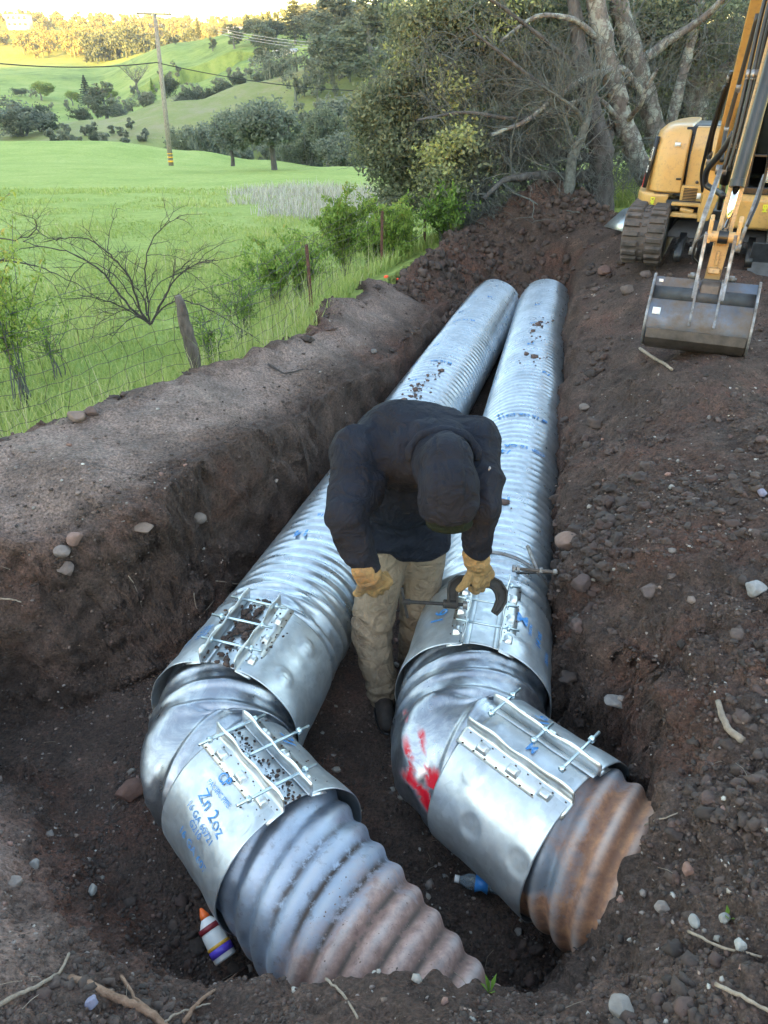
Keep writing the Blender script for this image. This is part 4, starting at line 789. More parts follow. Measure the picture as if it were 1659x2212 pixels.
# ------------------------------------------------------------------ shrubs by the fence
def shrub_leafy(u, v0, Y, vt, w, label, n, seed, mat='lime_leaf', leaf=.035, tn=.4, stems=14, name='leafy_shrub', zb=None):
    r_ = np.random.default_rng(seed); X0, _, z0 = WY(u, v0, Y); z0 = gzf(X0, Y) if zb is None else zb; h = WY(u, vt, Y)[2] - z0; root = empty(name, (X0, Y, z0), label, 'shrub'); sb = MB(); P = []
    for k in range(stems):
        a = r_.uniform(0, 6.3); l = h * r_.uniform(.6, 1.05); sp = w * r_.uniform(.1, 1) * .55; p = [np.array([0, 0, -.1]) + r_.normal(0, .04, 3), np.array([math.cos(a) * sp * .35, math.sin(a) * sp * .35, l * .45]), np.array([math.cos(a) * sp, math.sin(a) * sp, l])]; Q = limb(sb, p, .0065, .002, 5, .01, r_)
        for q in range(5):
            b0 = Q[r_.integers(4, len(Q))]; e = b0 + r_.normal(size=3) * np.array([.22, .22, .1]) * h + [0, 0, .16 * h]; sb.tube([b0, (b0 + e) / 2 + r_.normal(0, .015, 3), e], [.004, .003, .002], 3, cap=False); P += [b0 + (e - b0) * r_.uniform(.1, 1.05) for _ in range(n // stems // 6)]
        P += [Q[i] + r_.normal(0, .02, 3) for i in r_.integers(len(Q) // 3, len(Q), n // stems // 6)]
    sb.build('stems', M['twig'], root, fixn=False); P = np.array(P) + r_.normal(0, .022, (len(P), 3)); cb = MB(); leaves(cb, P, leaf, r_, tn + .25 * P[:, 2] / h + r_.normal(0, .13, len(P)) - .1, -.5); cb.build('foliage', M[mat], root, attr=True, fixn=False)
shrub_leafy(745, 520, 11.2, 440, .9, 'tall bright green bush directly behind the second steel fence post', 9000, 41, leaf=.045); shrub_leafy(800, 540, 10.6, 455, .8, 'greyish green bush to the right of the tall bright one', 6500, 42, 'lime_leaf', .04, .3)
shrub_leafy(590, 600, 9.6, 535, .9, 'low sprawling green bush behind the fence, between wooden and steel posts', 5200, 43, leaf=.035); shrub_leafy(650, 580, 9.4, 520, .7, 'low loose bush right behind the first steel fence post', 3600, 44, leaf=.035, tn=.35)
shrub_leafy(520, 680, 7.4, 590, .6, 'thin straggly weed clump right of the dead bush', 1500, 45, leaf=.028, tn=.3, stems=10); shrub_leafy(850, 540, 9.6, 450, .8, 'pale upright green bush close to the bank, where the fence meets the oak', 5200, 46, 'lime_leaf', .04, .42)
shrub_leafy(40, 800, 5.6, 505, .55, 'thin orange-tipped shrub with bare stems at the left edge of the view', 4200, 47, leaf=.030, tn=.5, stems=12, name='shrub'); shrub_leafy(110, 760, 6.3, 640, .35, 'small wispy green shoot right of the orange-tipped shrub', 700, 48, leaf=.024, tn=.3, stems=6)
shrub_leafy(455, 770, 5.9, 690, .3, 'little leafy weed at the foot of the wooden fence post', 700, 49, leaf=.026, tn=.25, stems=8); shrub_leafy(960, 500, 9.9, 420, .5, 'dark green weed bush under the drooping oak twigs', 3000, 50, 'lime_leaf', .04, .1)
shrub_leafy(1245, 450, 10.9, 400, .4, 'small green sprout between the thin bare tree and the oak trunk', 1200, 51, leaf=.04, tn=.3, zb=-.1)
# dead bush: branches surveyed from the photograph, 0.5-scaled crop coordinates
def dead_bush():
    r_ = np.random.default_rng(61); Y0 = 6.3; q = lambda x, y, dy=0: np.array(WY(x * .5, 432 + y * .5, Y0 + dy)); base = q(650, 540); root = empty('dead_bush', tuple(base), 'leafless dead bush with long arching dark branches, behind the wire fence', 'bush'); mb = MB()
    br = [([(650,540),(640,470),(633,400),(628,330),(632,230),(660,170),(690,130),(730,95),(780,72)], .012, .1), ([(650,540),(610,490),(585,420),(560,330),(520,280),(480,240),(430,195),(380,165),(300,160),(240,178)], .016, -.2), ([(645,535),(560,460),(500,390),(470,340),(440,310),(395,275),(340,245),(260,215),(170,200),(100,180)], .016, .3),
          ([(645,535),(560,475),(480,440),(420,425),(340,410)], .012, -.3), ([(655,535),(690,460),(725,390),(750,350),(790,310),(840,280),(900,258),(940,262)], .013, -.2), ([(655,530),(700,465),(740,440),(790,432),(860,455),(940,490),(1020,545),(1090,590)], .012, -.35), ([(655,525),(700,430),(735,370),(752,310),(800,285),(850,230),(880,205)], .009, .2),
          ([(620,510),(570,425),(520,350),(480,310),(380,255),(330,300),(300,350),(280,410)], .010, .15), ([(640,520),(560,500),(510,560),(480,600)], .008, -.3), ([(600,480),(540,470),(470,500),(430,530)], .008, -.2), ([(635,500),(625,430),(610,400),(575,375)], .014, 0), ([(0,262),(90,265),(200,300),(270,335),(330,362),(420,420)], .010, -.4), ([(0,165),(60,175),(120,160),(158,125),(155,90),(140,70)], .009, -.5), ([(160,125),(200,160),(300,185),(400,240)], .006, -.4), ([(0,260),(60,240),(150,300),(240,360),(290,500)], .007, -.5),
          ([(640,470),(660,400),(690,350),(740,330),(800,300),(870,350),(920,420)], .008, .25), ([(632,240),(690,235),(740,240),(800,260)], .006, .1)]
    for pts, r0, dy in br:
        P = [q(x, y, dy * i / (len(pts) - 1)) - base for i, (x, y) in enumerate(pts)]; Q = limb(mb, P, r0 * .6, r0 * .22, 6, .004, r_, 3); branchlets(mb, Q, 9, .32, r0 * .24, r_, .4, 2, .8)
    mb.build('branches', M['twig_dark'], root, fixn=False)
dead_bush()
# ------------------------------------------------------------------ wire fence
def fence():
    fl = []   # fence line a little outside the bank edge
    for i in range(1, len(GE) - 2):
        a, b = GE[i], GE[i + 1]; t = (b - a) / np.linalg.norm(b - a); nn = np.array([-t[1], t[0]]); fl.append(a + nn * .30); 
    fl = np.array(fl)[:10]
    root = empty('wire_fence', (float(fl[3][0]), float(fl[3][1]), -.6), 'old sagging woven wire fence with one wooden and several rusty steel posts along the bank', 'fence'); off = -np.array(root.location)
    seglen = np.concatenate([[0], np.cumsum(np.linalg.norm(np.diff(fl, axis=0), axis=1))]); L = seglen[-1]
    at = lambda s: np.array([np.interp(s, seglen, fl[:, 0]), np.interp(s, seglen, fl[:, 1])])
    def zt(s): p = at(s); return float(meadow_z(p[:1], p[1:])[0])
    # posts: top and foot as seen
    def post(u0, v0, u1, v1, r, mat, label=None, flat=False):
        # find the fence-line distance whose position matches the foot
        best = min(np.linspace(0, L, 400), key=lambda s: abs(829.5 + 1660.7 * at(s)[0] / (at(s)[1] * _C + 1.9 * _S) - u1)); p = at(best); Yp = p[1]
        A = np.array(WY(u1, v1, Yp)); B = np.array(WY(u0, v0, Yp)); d = B - A; A = A - d * (.35 / abs(d[2])); mb = MB()
        if flat:
            for (dx, dy, w, h) in ((0, 0, .032, .005), (0, .016, .005, .03)):
                P = [A + off, B + off]; M_ = Matrix.Rotation(0, 3, 'Z'); mb.add(np.array([c + np.array([sx * w / 2 + dx, sy * h / 2 + dy, 0]) for c in P for sx in (-1, 1) for sy in (-1, 1)]), [(0, 1, 3, 2), (4, 6, 7, 5), (0, 4, 5, 1), (1, 5, 7, 3), (3, 7, 6, 2), (2, 6, 4, 0)])
        else:
            n_ = 16; Q = A + (B - A) * np.linspace(0, 1, n_)[:, None] + off; rr = r * (1 + rng.normal(0, .07, n_)); rr[-1] *= .55; rr[-2] *= .9; mb.tube(Q + rng.normal(0, .003, Q.shape), rr, 9)
        o = mb.build('post', M[mat], root, smooth=not flat); 
        if label: o['label'] = label
    post(385, 640, 425, 795, .042, 'wood_grey', 'weathered leaning wooden post with a pointed top'); post(429, 748, 432, 792, .008, 'rust'); post(662, 528, 675, 692, .02, 'rust', flat=True); post(826, 456, 823, 610, .02, 'rust', flat=True)
    post(918, 445, 917, 535, .02, 'rust', flat=True); post(1026, 462, 1033, 512, .02, 'rust', flat=True); post(1110, 388, 1106, 470, .02, 'rust', flat=True)
    mb = MB(); S_ = np.linspace(0, L, 160); r_ = np.random.default_rng(3); sag = .10 * np.abs(np.sin(S_ * 1.25))
    top = .62
    grid = []
    for k in range(8):
        hh = top * (k / 7) ** .9; P = np.array([[*at(s), zt(s) + .12 + hh * (1 - .35 * g_) ] for s, g_ in zip(S_, sag)]); P[:, :2] += .04 * np.stack([np.sin(S_ * 2.1 + k), np.cos(S_ * 1.7 + k * .6)], -1) * (k / 7); P += r_.normal(0, .006, P.shape); grid.append(P + off); mb.tube(P + off, .0021, 3, cap=False)
    grid = np.array(grid)
    for s_ in np.arange(.05, L, .155):
        i = s_ / L * 159; lo = int(i); f = i - lo; P = grid[:, lo] * (1 - f) + grid[:, min(159, lo + 1)] * f; P = P + r_.normal(0, .012, P.shape) * np.array([1, 1, .2]); mb.tube(P, .0018, 3, cap=False)
    mb.build('wire_mesh', M['wire'], root, fixn=False)
fence()
# ------------------------------------------------------------------ grasses
def blades(name, XY, Zb, h, wdt, mat, r_, tn, lean=.35, label=None, cat=None):
    n = len(XY); a = r_.uniform(0, 6.3, n); d = np.stack([np.cos(a), np.sin(a)], -1); sd = np.stack([-d[:, 1], d[:, 0]], -1); ln = r_.uniform(0, lean, n); w = wdt * r_.uniform(.6, 1.3, n); rows = []
    for k, (t, ws) in enumerate(((0, 1), (.5, .8), (1, .08))):
        c = XY + d * (ln * h * t * t)[:, None]; z = Zb + h * t * (1 - .35 * ln * t)
        for sg in (-1, 1): rows.append(np.concatenate([c + sd * (sg * w * ws / 2)[:, None], z[:, None]], 1))
    V = np.stack(rows, 1).reshape(-1, 3); b = np.arange(n)[:, None] * 6; F = np.concatenate([b + np.array([0, 1, 3, 2]), b + np.array([2, 3, 5, 4])]); mb = MB(); t = np.repeat(np.clip(tn, 0, 1), 6); mb.add(V, F, np.stack([t, t, t], -1))
    return tag(mb.build(name, M[mat], attr=True, fixn=False), label, cat, kind='stuff')
r_ = np.random.default_rng(71)
def scatter(n, Y0, Y1, gmin, gmax, seed):
    r = np.random.default_rng(seed); Yq = Y0 * (Y1 / Y0) ** r.random(n * 3); Xq = r.uniform(-.62, .45, n * 3) * (Yq + 1.2); g = soildist(Xq, Yq); k = (g > gmin) & (g < gmax); return Xq[k][:n], Yq[k][:n], g[k][:n]
Xq, Yq, gq = scatter(120000, 3.2, 30, .02, 60, 1); P = np.stack([Xq, Yq, 0 * Xq], -1); pat = fbm(P, .9, 3, 91); Zq = meadow_z(Xq, Yq) - .01
hq = (.05 + .11 * np.exp(-gq / .8) + .05 * np.clip(pat, -.5, 1)) * r_.uniform(.5, 1.4, len(Xq)) * (1 + Yq / 30)
blades('meadow_grass', np.stack([Xq, Yq], -1), Zq, hq, .005 + .0009 * Yq, 'blade', r_, .35 + .2 * pat + r_.normal(0, .13, len(Xq)) + (r_.random(len(Xq)) < .03) * .5, .9)
Xq, Yq, gq = scatter(5200, 3.3, 11.5, .03, .9, 2); blades('tall_weeds', np.stack([Xq, Yq], -1), meadow_z(Xq, Yq), r_.uniform(.15, .5, len(Xq)), np.full(len(Xq), .005), 'blade', r_, .3 + r_.random(len(Xq)) * .9 * (r_.random(len(Xq)) < .5), .8)
# pale dry reed bed
n = 9000; ur = r_.uniform(485, 860, n); Yr = r_.uniform(17, 32, n); Xr = (ur - 829.5) / 1660.7 * Yr / 1.08; keep = (((ur - 680) / 195) ** 2 + ((Yr - 24) / 6.5) ** 2 + .55 * noise3(np.stack([Xr, Yr, 0 * Xr], -1), .6, 3) + .3 * r_.random(n) < 1); Xr, Yr = Xr[keep], Yr[keep]
blades('dry_reeds', np.stack([Xr, Yr], -1), meadow_z(Xr, Yr), r_.uniform(.10, .42, len(Xr)), np.full(len(Xr), .018), 'reed', r_, r_.random(len(Xr)), .9, 'pale dry reed bed in the green meadow', 'reeds')
# ------------------------------------------------------------------ power line
M['pole'] = bark('pole_wood', (.16, .14, .12), (.34, .31, .27), None, 18); M['cable'] = simple('cable', (.02, .02, .02), .6); M['cable_pale'] = simple('cable_pale', (.30, .31, .33), .5)
M['yellow_tape'] = simple('yellow_tape', (.75, .42, .03), .5)
def power_pole():
    Y = 60; X0 = WY(368, 347, Y)[0]; z0 = float(terrain_z(X0, Y)); tp = np.array(WY(334, 30, Y)); X0 = tp[0] + (X0 - tp[0]) * 1.0; root = empty('power_pole', (X0, Y, z0), 'weathered wooden power pole with crossarms standing in the meadow', 'power pole'); off = -np.array(root.location)
    b = np.array([X0, Y, z0 - .5]); mb = MB(); mb.tube([b + off, (b + tp) / 2 + off, tp + off], [.19, .16, .12], 12); mb.build('pole', M['pole'], root, smooth=True)
    for (f, w, t) in ((1.0, 2.3, .06), (.925, .9, .05)):
        c = b + (tp - b) * f + off; mb = MB(); d = np.array([1, -.25, -.035]); mb.tube([c - d * w * .55, c + d * w * .5], t, 6); o = mb.build('crossarm', M['pole'], root)
        for q in (-.5, -.3, .3, .46): ib = MB(); p = c + d * w * q + [0, 0, t]; ib.tube([p, p + [0, 0, .05], p + [0, 0, .12]], [.04, .05, .02], 8); ib.build('insulator', M['cable_pale'], o)
    for (f, h) in ((.085, .12), (.115, .08), (.14, .05)):
        c = b + (tp - b) * f + off; c2 = c + (tp - b) / np.linalg.norm(tp - b) * h; mb = MB(); mb.tube([c, c2], .193, 14); mb.build('marker_band', M['yellow_tape'], root)
    for (f) in (.2, .24): c = b + (tp - b) * f + off + [0.05, -.18, 0]; mb = MB(); mb.box(c, (.05, .03, .05)); mb.build('tag_plate', M['cable_pale'], root)
    a = np.array(WY(339, 135, Y)) + [0, -.2, 0]
    def cable(name, p, q, sag, r, label, mat='cable'):
        t = np.linspace(0, 1, 40)[:, None]; P = np.array(p) * (1 - t) + np.array(q) * t; P[:, 2] -= sag * 4 * (t * (1 - t))[:, 0]; mb = MB(); mb.tube(P, r, 5); tag(mb.build(name, M[mat]), label, 'cable')
    cable('cable', a, WY(-60, 131, 52), .3, .035, 'thick black cable running from the pole to the left edge of the view'); cable('cable', a, WY(800, 197, 66), .35, .03, 'thick black cable sloping down from the pole toward the oaks at right')
    for k, (v0, v1) in enumerate(((58, 92), (64, 100), (70, 106))):
        cable('cable', WY(470, v0 + 2, 190), WY(900, v1, 150), 1.2, .05, ['topmost pale line crossing the wooded hill', 'middle pale line crossing the wooded hill', 'lowest pale line crossing the wooded hill'][k], 'cable_pale')
power_pole()
# ------------------------------------------------------------------ far houses
M['wallwhite'] = simple('pale_plaster', (.62, .58, .50), .8, 0, .08); M['wallred'] = simple('red_boards', (.42, .06, .03), .8); M['roofblue'] = simple('blue_roof', (.10, .25, .42), .5); M['roofgrey'] = simple('grey_roof', (.42, .42, .43), .7); M['window'] = simple('window_glass', (.03, .035, .05), .15); M['wallorange'] = simple('orange_wall', (.50, .18, .09), .8)
def house(u, v, Y, w, d, h, label, wallm, roofm, flat=False, wins=3, name='house', vs=1, rh=.35):
    X, _, z = WY(u, v, Y); z = min(z, float(terrain_z(X, Y)) + 2); root = empty(name, (X, Y, z), label, name.split('_')[-1])
    mb = MB(); mb.box((0, 0, h / 2 - .8), (w, d, h + 1.6)); mb.build('wall', M[wallm], root)
    rb_ = MB()
    if flat: rb_.box((0, 0, h + .12), (w + .8, d + .8, .22))
    else: rb_.prism([(-d / 2 - .4, h - .05), (0, h + w * rh * .5), (d / 2 + .4, h - .05), (0, h + w * rh * .5 - .25)], -w / 2 - .4, w / 2 + .4)
    rb_.build('roof', M[roofm], root)
    for r0 in range(vs):
        for k in range(wins):
            x = -w / 2 + w * (k + .5) / wins; zc = h / vs * (r0 + .55); f = MB(); f.box((x, -d / 2 - .03, zc), (w / wins * .62, .06, h / vs * .55)); fo = f.build('window', M['wallwhite'], root); p = MB(); p.box((x, -d / 2 - .07, zc), (w / wins * .54, .05, h / vs * .46)); p.build('pane', M['window'], fo)
    return root
house(42, 47, 640, 15, 9, 7.6, 'large flat-roofed modern house on the golden far hill', 'wallwhite', 'wallwhite', True, 4, vs=2)
house(438, 149, 268, 3.6, 3, 1.8, 'little red barn with a blue roof on the green far slope', 'wallred', 'roofblue', False, 1, 'barn', rh=.25)
house(618, 132, 215, 5, 4, 1.9, 'low white-roofed shed on the hillside left of the redwood', 'wallwhite', 'roofgrey', False, 2, 'shed', rh=.3)
house(866, 118, 150, 4.2, 4, 2.4, 'orange and white house glimpsed through the edge of the oak canopy', 'wallorange', 'wallwhite', False, 2, rh=.3)
house(515, 74, 290, 6, 4, 1.6, 'long low dark-roofed building on the hilltop right of the pole', 'wallwhite', 'roofgrey', False, 3, 'cabin', rh=.15)
# ------------------------------------------------------------------ excavator
def machine_paint(name, col, dirtamt=.75, rough=.32):
    m, nt, b = newmat(name); co = coords(nt); n = noise(nt, co, 3, 8, .7); f = noise(nt, co, 28, 7, .75)
    c = mix(nt, ramp(nt, n, [(.3, g3(0)), (.7, g3(1))]), tuple(x * .85 for x in col), col)
    d = ramp(nt, f, [(.52, g3(0)), (.66, g3(dirtamt))]); c = mix(nt, d, c, (.16, .11, .08)); lk(nt, c, b.inputs['Base Color'])
    lk(nt, ramp(nt, n, [(.35, g3(rough)), (.65, g3(rough + .25))]), b.inputs['Roughness']); b.inputs['Coat Weight'].default_value = .25; b.inputs['Coat Roughness'].default_value = .15
    bump(nt, f, .08, .004, b); return m
M['yellow'] = machine_paint('machine_yellow', (.50, .300, .095), .45); M['yellow_worn'] = machine_paint('worn_yellow', (.46, .30, .13), .9, .45)
M['rubber'] = simple('track_rubber', (.045, .038, .036), .75, 0, .4, 12, .3, 60, (.13, .10, .09), .8, 9)
M['black'] = simple('black_parts', (.014, .014, .016), .4, 0, .3, 10); M['hose'] = simple('rubber_hose', (.012, .012, .014), .45)
M['cyl'] = simple('cylinder_black', (.025, .028, .032), .28, .5); M['chrome'] = simple('chrome', (.8, .78, .75), .12, 1, .05)
M['bucket'] = simple('bucket_steel', (.10, .12, .16), .42, .7, .35, 5, .15, 70, (.17, .125, .09), .95, 3.2); M['bucket_dark'] = simple('bucket_panel', (.035, .04, .05), .5, .3, .4, 14)
M['worn_steel'] = simple('worn_steel', (.26, .26, .27), .38, .8, .4, 16, .1, 50, (.14, .11, .085), .6, 12); M['wearbar'] = simple('wear_bar', (.10, .08, .07), .6, .4, .4, 12, .2, 50)
M['glass'] = simple('cab_glass', (.02, .028, .03), .06, 0, .1); M['white'] = simple('white_label', (.75, .75, .74), .5, 0, .05); M['red'] = simple('red_label', (.6, .04, .03), .5); M['marker'] = simple('marker_yellow_green', (.62, .66, .04), .5, 0, .05)
EXR = Matrix.Rotation(math.atan2(-.392, .92), 3, 'Z')
def excavator():
    root = empty('excavator', (2.955, 7.12, .0), 'yellow tracked mini excavator parked on the soil, its toothless bucket resting in front', 'excavator', rz=math.atan2(-.392, .92))
    def nb(): return MB()
    def B(mb, name, mat, par=root, **k): return mb.build(name, M[mat], par, **k)
    # tracks
    for sx, x0 in ((-1, -.635), (1, .60)):
        Rr, Ln = .235, 1.75; n1 = 14; a = np.linspace(-math.pi / 2, -3 * math.pi / 2, n1); prof = [(Rr + Rr * math.cos(q) * 1, Rr + Rr * math.sin(q)) for q in a] + [(Ln - Rr - Rr * math.cos(q), Rr + Rr * math.sin(-q) * -1 * -1) for q in a]
        prof = [(Rr + Rr * math.cos(q), Rr + Rr * math.sin(q)) for q in a]; b2 = np.linspace(math.pi / 2, -math.pi / 2, n1); prof += [(Ln - Rr + Rr * math.cos(q), Rr + Rr * math.sin(q)) for q in b2]
        mb = nb(); mb.prism([(y, z + .015) for y, z in prof], x0 - .185, x0 + .185); t = B(mb, 'track', 'rubber', bevel=.008)
        P = np.array(prof + [prof[0]]); sg = np.concatenate([[0], np.cumsum(np.linalg.norm(np.diff(P, axis=0), axis=1))]); Lg = sg[-1]; lb = nb()
        for q in np.arange(0, Lg, .083):
            y, z = np.interp(q, sg, P[:, 0]), np.interp(q, sg, P[:, 1]); y2, z2 = np.interp(min(q + .01, Lg), sg, P[:, 0]), np.interp(min(q + .01, Lg), sg, P[:, 1]); ang = math.atan2(z2 - z, y2 - y); Mx = Matrix.Rotation(ang, 3, 'X')
            for side, ofs in ((-1, 0), (1, .0415)):
                yy_, zz_ = np.interp((q + ofs) % Lg, sg, P[:, 0]), np.interp((q + ofs) % Lg, sg, P[:, 1]); nrm = np.array([-(-math.sin(ang)), 0]); no = np.array([math.sin(ang) * -1, math.cos(ang)]) * 1.0
                lb.box((x0 + side * .105, yy_ + no[0] * .012, zz_ + .015 + no[1] * .012), (.15, .050, .03), Mx, taper=.8)
            lb.box((x0, y + no[0] * .004, z + .015 + no[1] * .004), (.04, .03, .016), Mx)
        B(lb, 'tread_lugs', 'rubber', t, bevel=.005)
        fr = nb(); fr.box((x0, .85, .235), (.24, 1.2, .2)); B(fr, 'track_frame', 'black')
        for yq in (Rr, Ln - Rr): w = nb(); w.tube([(x0 - .192, yq, Rr + .015), (x0 + .192, yq, Rr + .015)], .17, 24); B(w, 'idler_wheel', 'black', t, smooth=False)
    mb = nb(); mb.box((0, .85, .30), (.95, .9, .16), taper=.8); mb.box((0, .9, .40), (.6, .6, .1)); B(mb, 'undercarriage', 'black', bevel=.01)
    # dozer blade folded behind the boom at the front: arms and mouldboard
    mb = nb(); mb.prism([(-.10, -.02), (-.02, .10), (-.02, .22), (-.10, .32), (-.125, .32), (-.06, .15), (-.12, -.02)], .30, .78); B(mb, 'blade', 'bucket_dark', bevel=.004)
    mb = nb(); [mb.prism([(-.08, .1), (.5, .2), (.5, .28), (-.08, .18)], x - .03, x + .03) for x in (-.3, .3)]; B(mb, 'blade_arms', 'black')
    # house: base casting with rounded front corner
    def loft(rings, name, mat, par=root, bevel=.012):
        mb = nb(); n = len(rings[0]); V = np.array(rings).reshape(-1, 3); F = [tuple(range(n))[::-1], tuple(range((len(rings) - 1) * n, len(rings) * n))]
        for k in range(len(rings) - 1):
            for q in range(n): F.append((k * n + q, k * n + (q + 1) % n, (k + 1) * n + (q + 1) % n, (k + 1) * n + q))
        mb.add(V, F); return B(mb, name, mat, par, bevel=bevel)
    o1 = [(-.505, .47), (-.62, .47), (-.70, .50), (-.765, .58), (-.80, .70), (-.82, 1.0), (-.78, 1.5), (-.62, 1.9), (-.505, 1.95)]
    sc_ = lambda o, z, f, dx=0, dy=0: [((x + .5) * f - .5 + dx, (y - 1.1) * f + 1.1 + dy, z) for x, y in o]
    loft([sc_(o1, .425, .93, 0, .0), sc_(o1, .47, 1), sc_(o1, .575, 1.0), sc_(o1, .59, .98)], 'counterweight', 'yellow')
    o2 = [(-.40, .50), (-.55, .50), (-.64, .53), (-.71, .62), (-.745, .75), (-.765, 1.0), (-.73, 1.5), (-.58, 1.85), (-.40, 1.88)]
    def s2(o, z, f, dy=0): return [((x + .40) * f - .40, (y - 1.1) * (.6 + .4 * f) + 1.1 + dy, z) for x, y in o]
    hd = loft([s2(o2, .595, 1), s2(o2, .80, .985, .01), s2(o2, .98, .955, .02), s2(o2, 1.09, .88, .03), s2(o2, 1.15, .70, .05), s2(o2, 1.17, .5, .09)], 'engine_hood', 'yellow', bevel=.016)
    mb = nb(); mb.box((-.52, .478, .592), (.23, .006, .007)); mb.box((-.378, .50, .84), (.007, .03, .48)); B(mb, 'panel_seam', 'black')
    mb = nb(); mb.box((-.44, .497, .72), (.045, .012, .018)); B(mb, 'hood_latch', 'black', hd, bevel=.003)
    for q in range(4): mb = nb(); mb.tube([(-.49 - .03 * q, .468, .455), (-.49 - .03 * q, .462, .455)], .007, 6); B(mb, 'bolt_head', 'worn_steel')
    lf = nb()
    # tall side door beside the hood, seam between them
    d0 = [(-.385, .515), (-.385, .62), (-.17, .62), (-.17, .515)]
    loft([[(x, y, .655) for x, y in d0], [(x + .01, y + .02, .95) for x, y in d0], [(x + .02, y + .04, 1.10) for x, y in d0], [(x + .02, y + .09, 1.155) for x, y in d0]], 'side_door', 'yellow')
    mb = nb(); mb.tube([(-.275, .512, .70), (-.275, .505, .70)], .014, 14); mb.tube([(-.275, .506, .70), (-.275, .500, .70)], .007, 8); B(mb, 'door_lock', 'wearbar')
    mb = nb(); mb.box((-.30, 1.1, .90), (.30, 1.0, .50)); B(mb, 'engine_block', 'black')
    mb = nb(); mb.box((-.30, .56, .60), (.20, .16, .14)); g_ = B(mb, 'grille_box', 'yellow', bevel=.006)
    mb = nb(); [mb.box((-.315, .476, .55 + k * .0135), (.12, .008, .007)) for k in range(8)]; B(mb, 'grille_slots', 'black', g_)
    mb = nb(); mb.box((-.235, .477, .585), (.035, .004, .05)); B(mb, 'rating_plate', 'white', g_)
    # open bay, motor, swing bracket castings
    mb = nb(); mb.box((-.36, .60, .49), (.30, .3, .10)); B(mb, 'open_bay', 'black')
    mb = nb(); mb.tube([(-.46, .40, .505), (-.38, .40, .485)], .034, 14); mb.tube([(-.42, .40, .50), (-.40, .38, .47)], .026, 10); B(mb, 'swing_motor', 'black', smooth=True)
    mb = nb(); mb.box((-.33, .36, .525), (.25, .08, .028)); mb.box((-.29, .35, .435), (.33, .1, .04), taper=.9); mb.box((-.19, .34, .48), (.045, .1, .12)); mb.tube([(-.37, .36, .48), (-.25, .35, .46)], .028, 10); mb.prism([(-.20, .40), (-.10, .42), (-.06, .60), (-.10, .95), (-.17, .97), (-.21, .80), (-.19, .62)], .20, .30, axis=1); B(mb, 'swing_bracket', 'yellow', bevel=.012)
    mb = nb(); mb.tube([(-.22, .25, .90), (-.05, .25, .90)], .03, 12); B(mb, 'boom_pin', 'worn_steel')
    # right lower panel and cab
    mb = nb(); mb.prism([(.30, .365), (.30, .60), (.34, .635), (1.5, .635), (1.5, .40), (.34, .345)], .10, .86); B(mb, 'front_panel', 'yellow', bevel=.014)
    cab_ = nb()
    for (x, y) in ((.14, .42), (.84, .42), (.14, 1.5), (.84, 1.5)): cab_.box((x, y, 1.22), (.05, .05, 1.16))
    for z in (.665, 1.80): cab_.box((.49, .42, z), (.75, .06, .06)); cab_.box((.49, 1.5, z), (.75, .06, .06)); cab_.box((.14, .96, z), (.06, 1.1, .06)); cab_.box((.84, .96, z), (.06, 1.1, .06))
    cab_.box((.49, .43, .95), (.70, .03, .025)); cf = B(cab_, 'cab_frame', 'black', bevel=.008)
    mb = nb(); mb.box((.49, .96, 1.86), (.8, 1.2, .06)); B(mb, 'cab_roof', 'yellow', bevel=.02)
    mb = nb(); mb.box((.49, .425, 1.37), (.65, .008, .80)); mb.box((.14, .96, 1.25), (.008, 1.02, 1.05)); B(mb, 'cab_window', 'glass')
    mb = nb(); mb.box((.5, 1.05, .82), (.38, .42, .14)); mb.box((.5, 1.28, 1.08), (.38, .12, .5)); B(mb, 'seat', 'black', bevel=.03); mb = nb(); mb.box((.49, 1.49, 1.2), (.68, .01, 1.1)); mb.box((.49, .96, .64), (.7, 1.0, .03)); B(mb, 'cab_dark_lining', 'black')  # black back panel added to keep the cab interior dark, plus the floor
    mb = nb(); mb.box((.36, .47, .78), (.14, .01, .10)); B(mb, 'paper_notice', 'white')
    for x in (.3, .6): mb = nb(); mb.tube([(x, .62, .68), (x, .60, .95), (x - .02, .58, 1.0)], [.012, .01, .018], 8); B(mb, 'control_lever', 'black')
    mb = nb(); mb.box((.30, .47, .99), (.05, .03, .03)); B(mb, 'tail_light', 'red')
    # boom
    bp = [(.22, .88), (.05, 1.02), (-.18, 1.22), (-.45, 1.62), (-.75, 2.10), (-1.05, 2.42), (-1.35, 2.50)]; hw = [.06, .085, .10, .10, .095, .085, .06]
    up = []; dn = []
    for i, (y, z) in enumerate(bp):
        a = bp[max(0, i - 1)]; c = bp[min(len(bp) - 1, i + 1)]; t = np.array([c[0] - a[0], c[1] - a[1]]); t /= np.linalg.norm(t); n_ = np.array([-t[1], t[0]]); up.append((y + n_[0] * hw[i], z + n_[1] * hw[i])); dn.append((y - n_[0] * hw[i], z - n_[1] * hw[i]))
    mb = nb(); prof = up + dn[::-1]; mb.prism(prof, -.155, -.035)
    for q in range(len(mb.V)): mb.V[q] = mb.V[q] + np.stack([(mb.V[q][:, 2] - 1.0) * .055, 0 * mb.V[q][:, 0], 0 * mb.V[q][:, 0]], -1)
    B(mb, 'boom', 'yellow', bevel=.008)
    mb = nb(); mb.tube([(-.03, -.12, .78), (-.0, -.42, 1.35)], .04, 14); mb.tube([(-.03, .05, .55), (-.03, -.12, .78)], .022, 12); B(mb, 'boom_cylinder', 'cyl', smooth=True)
    # stick, in front
    def yb(z): return -2.08 + (z - .45) * .30
    X = lambda z: .042 + (z - .42) * .052
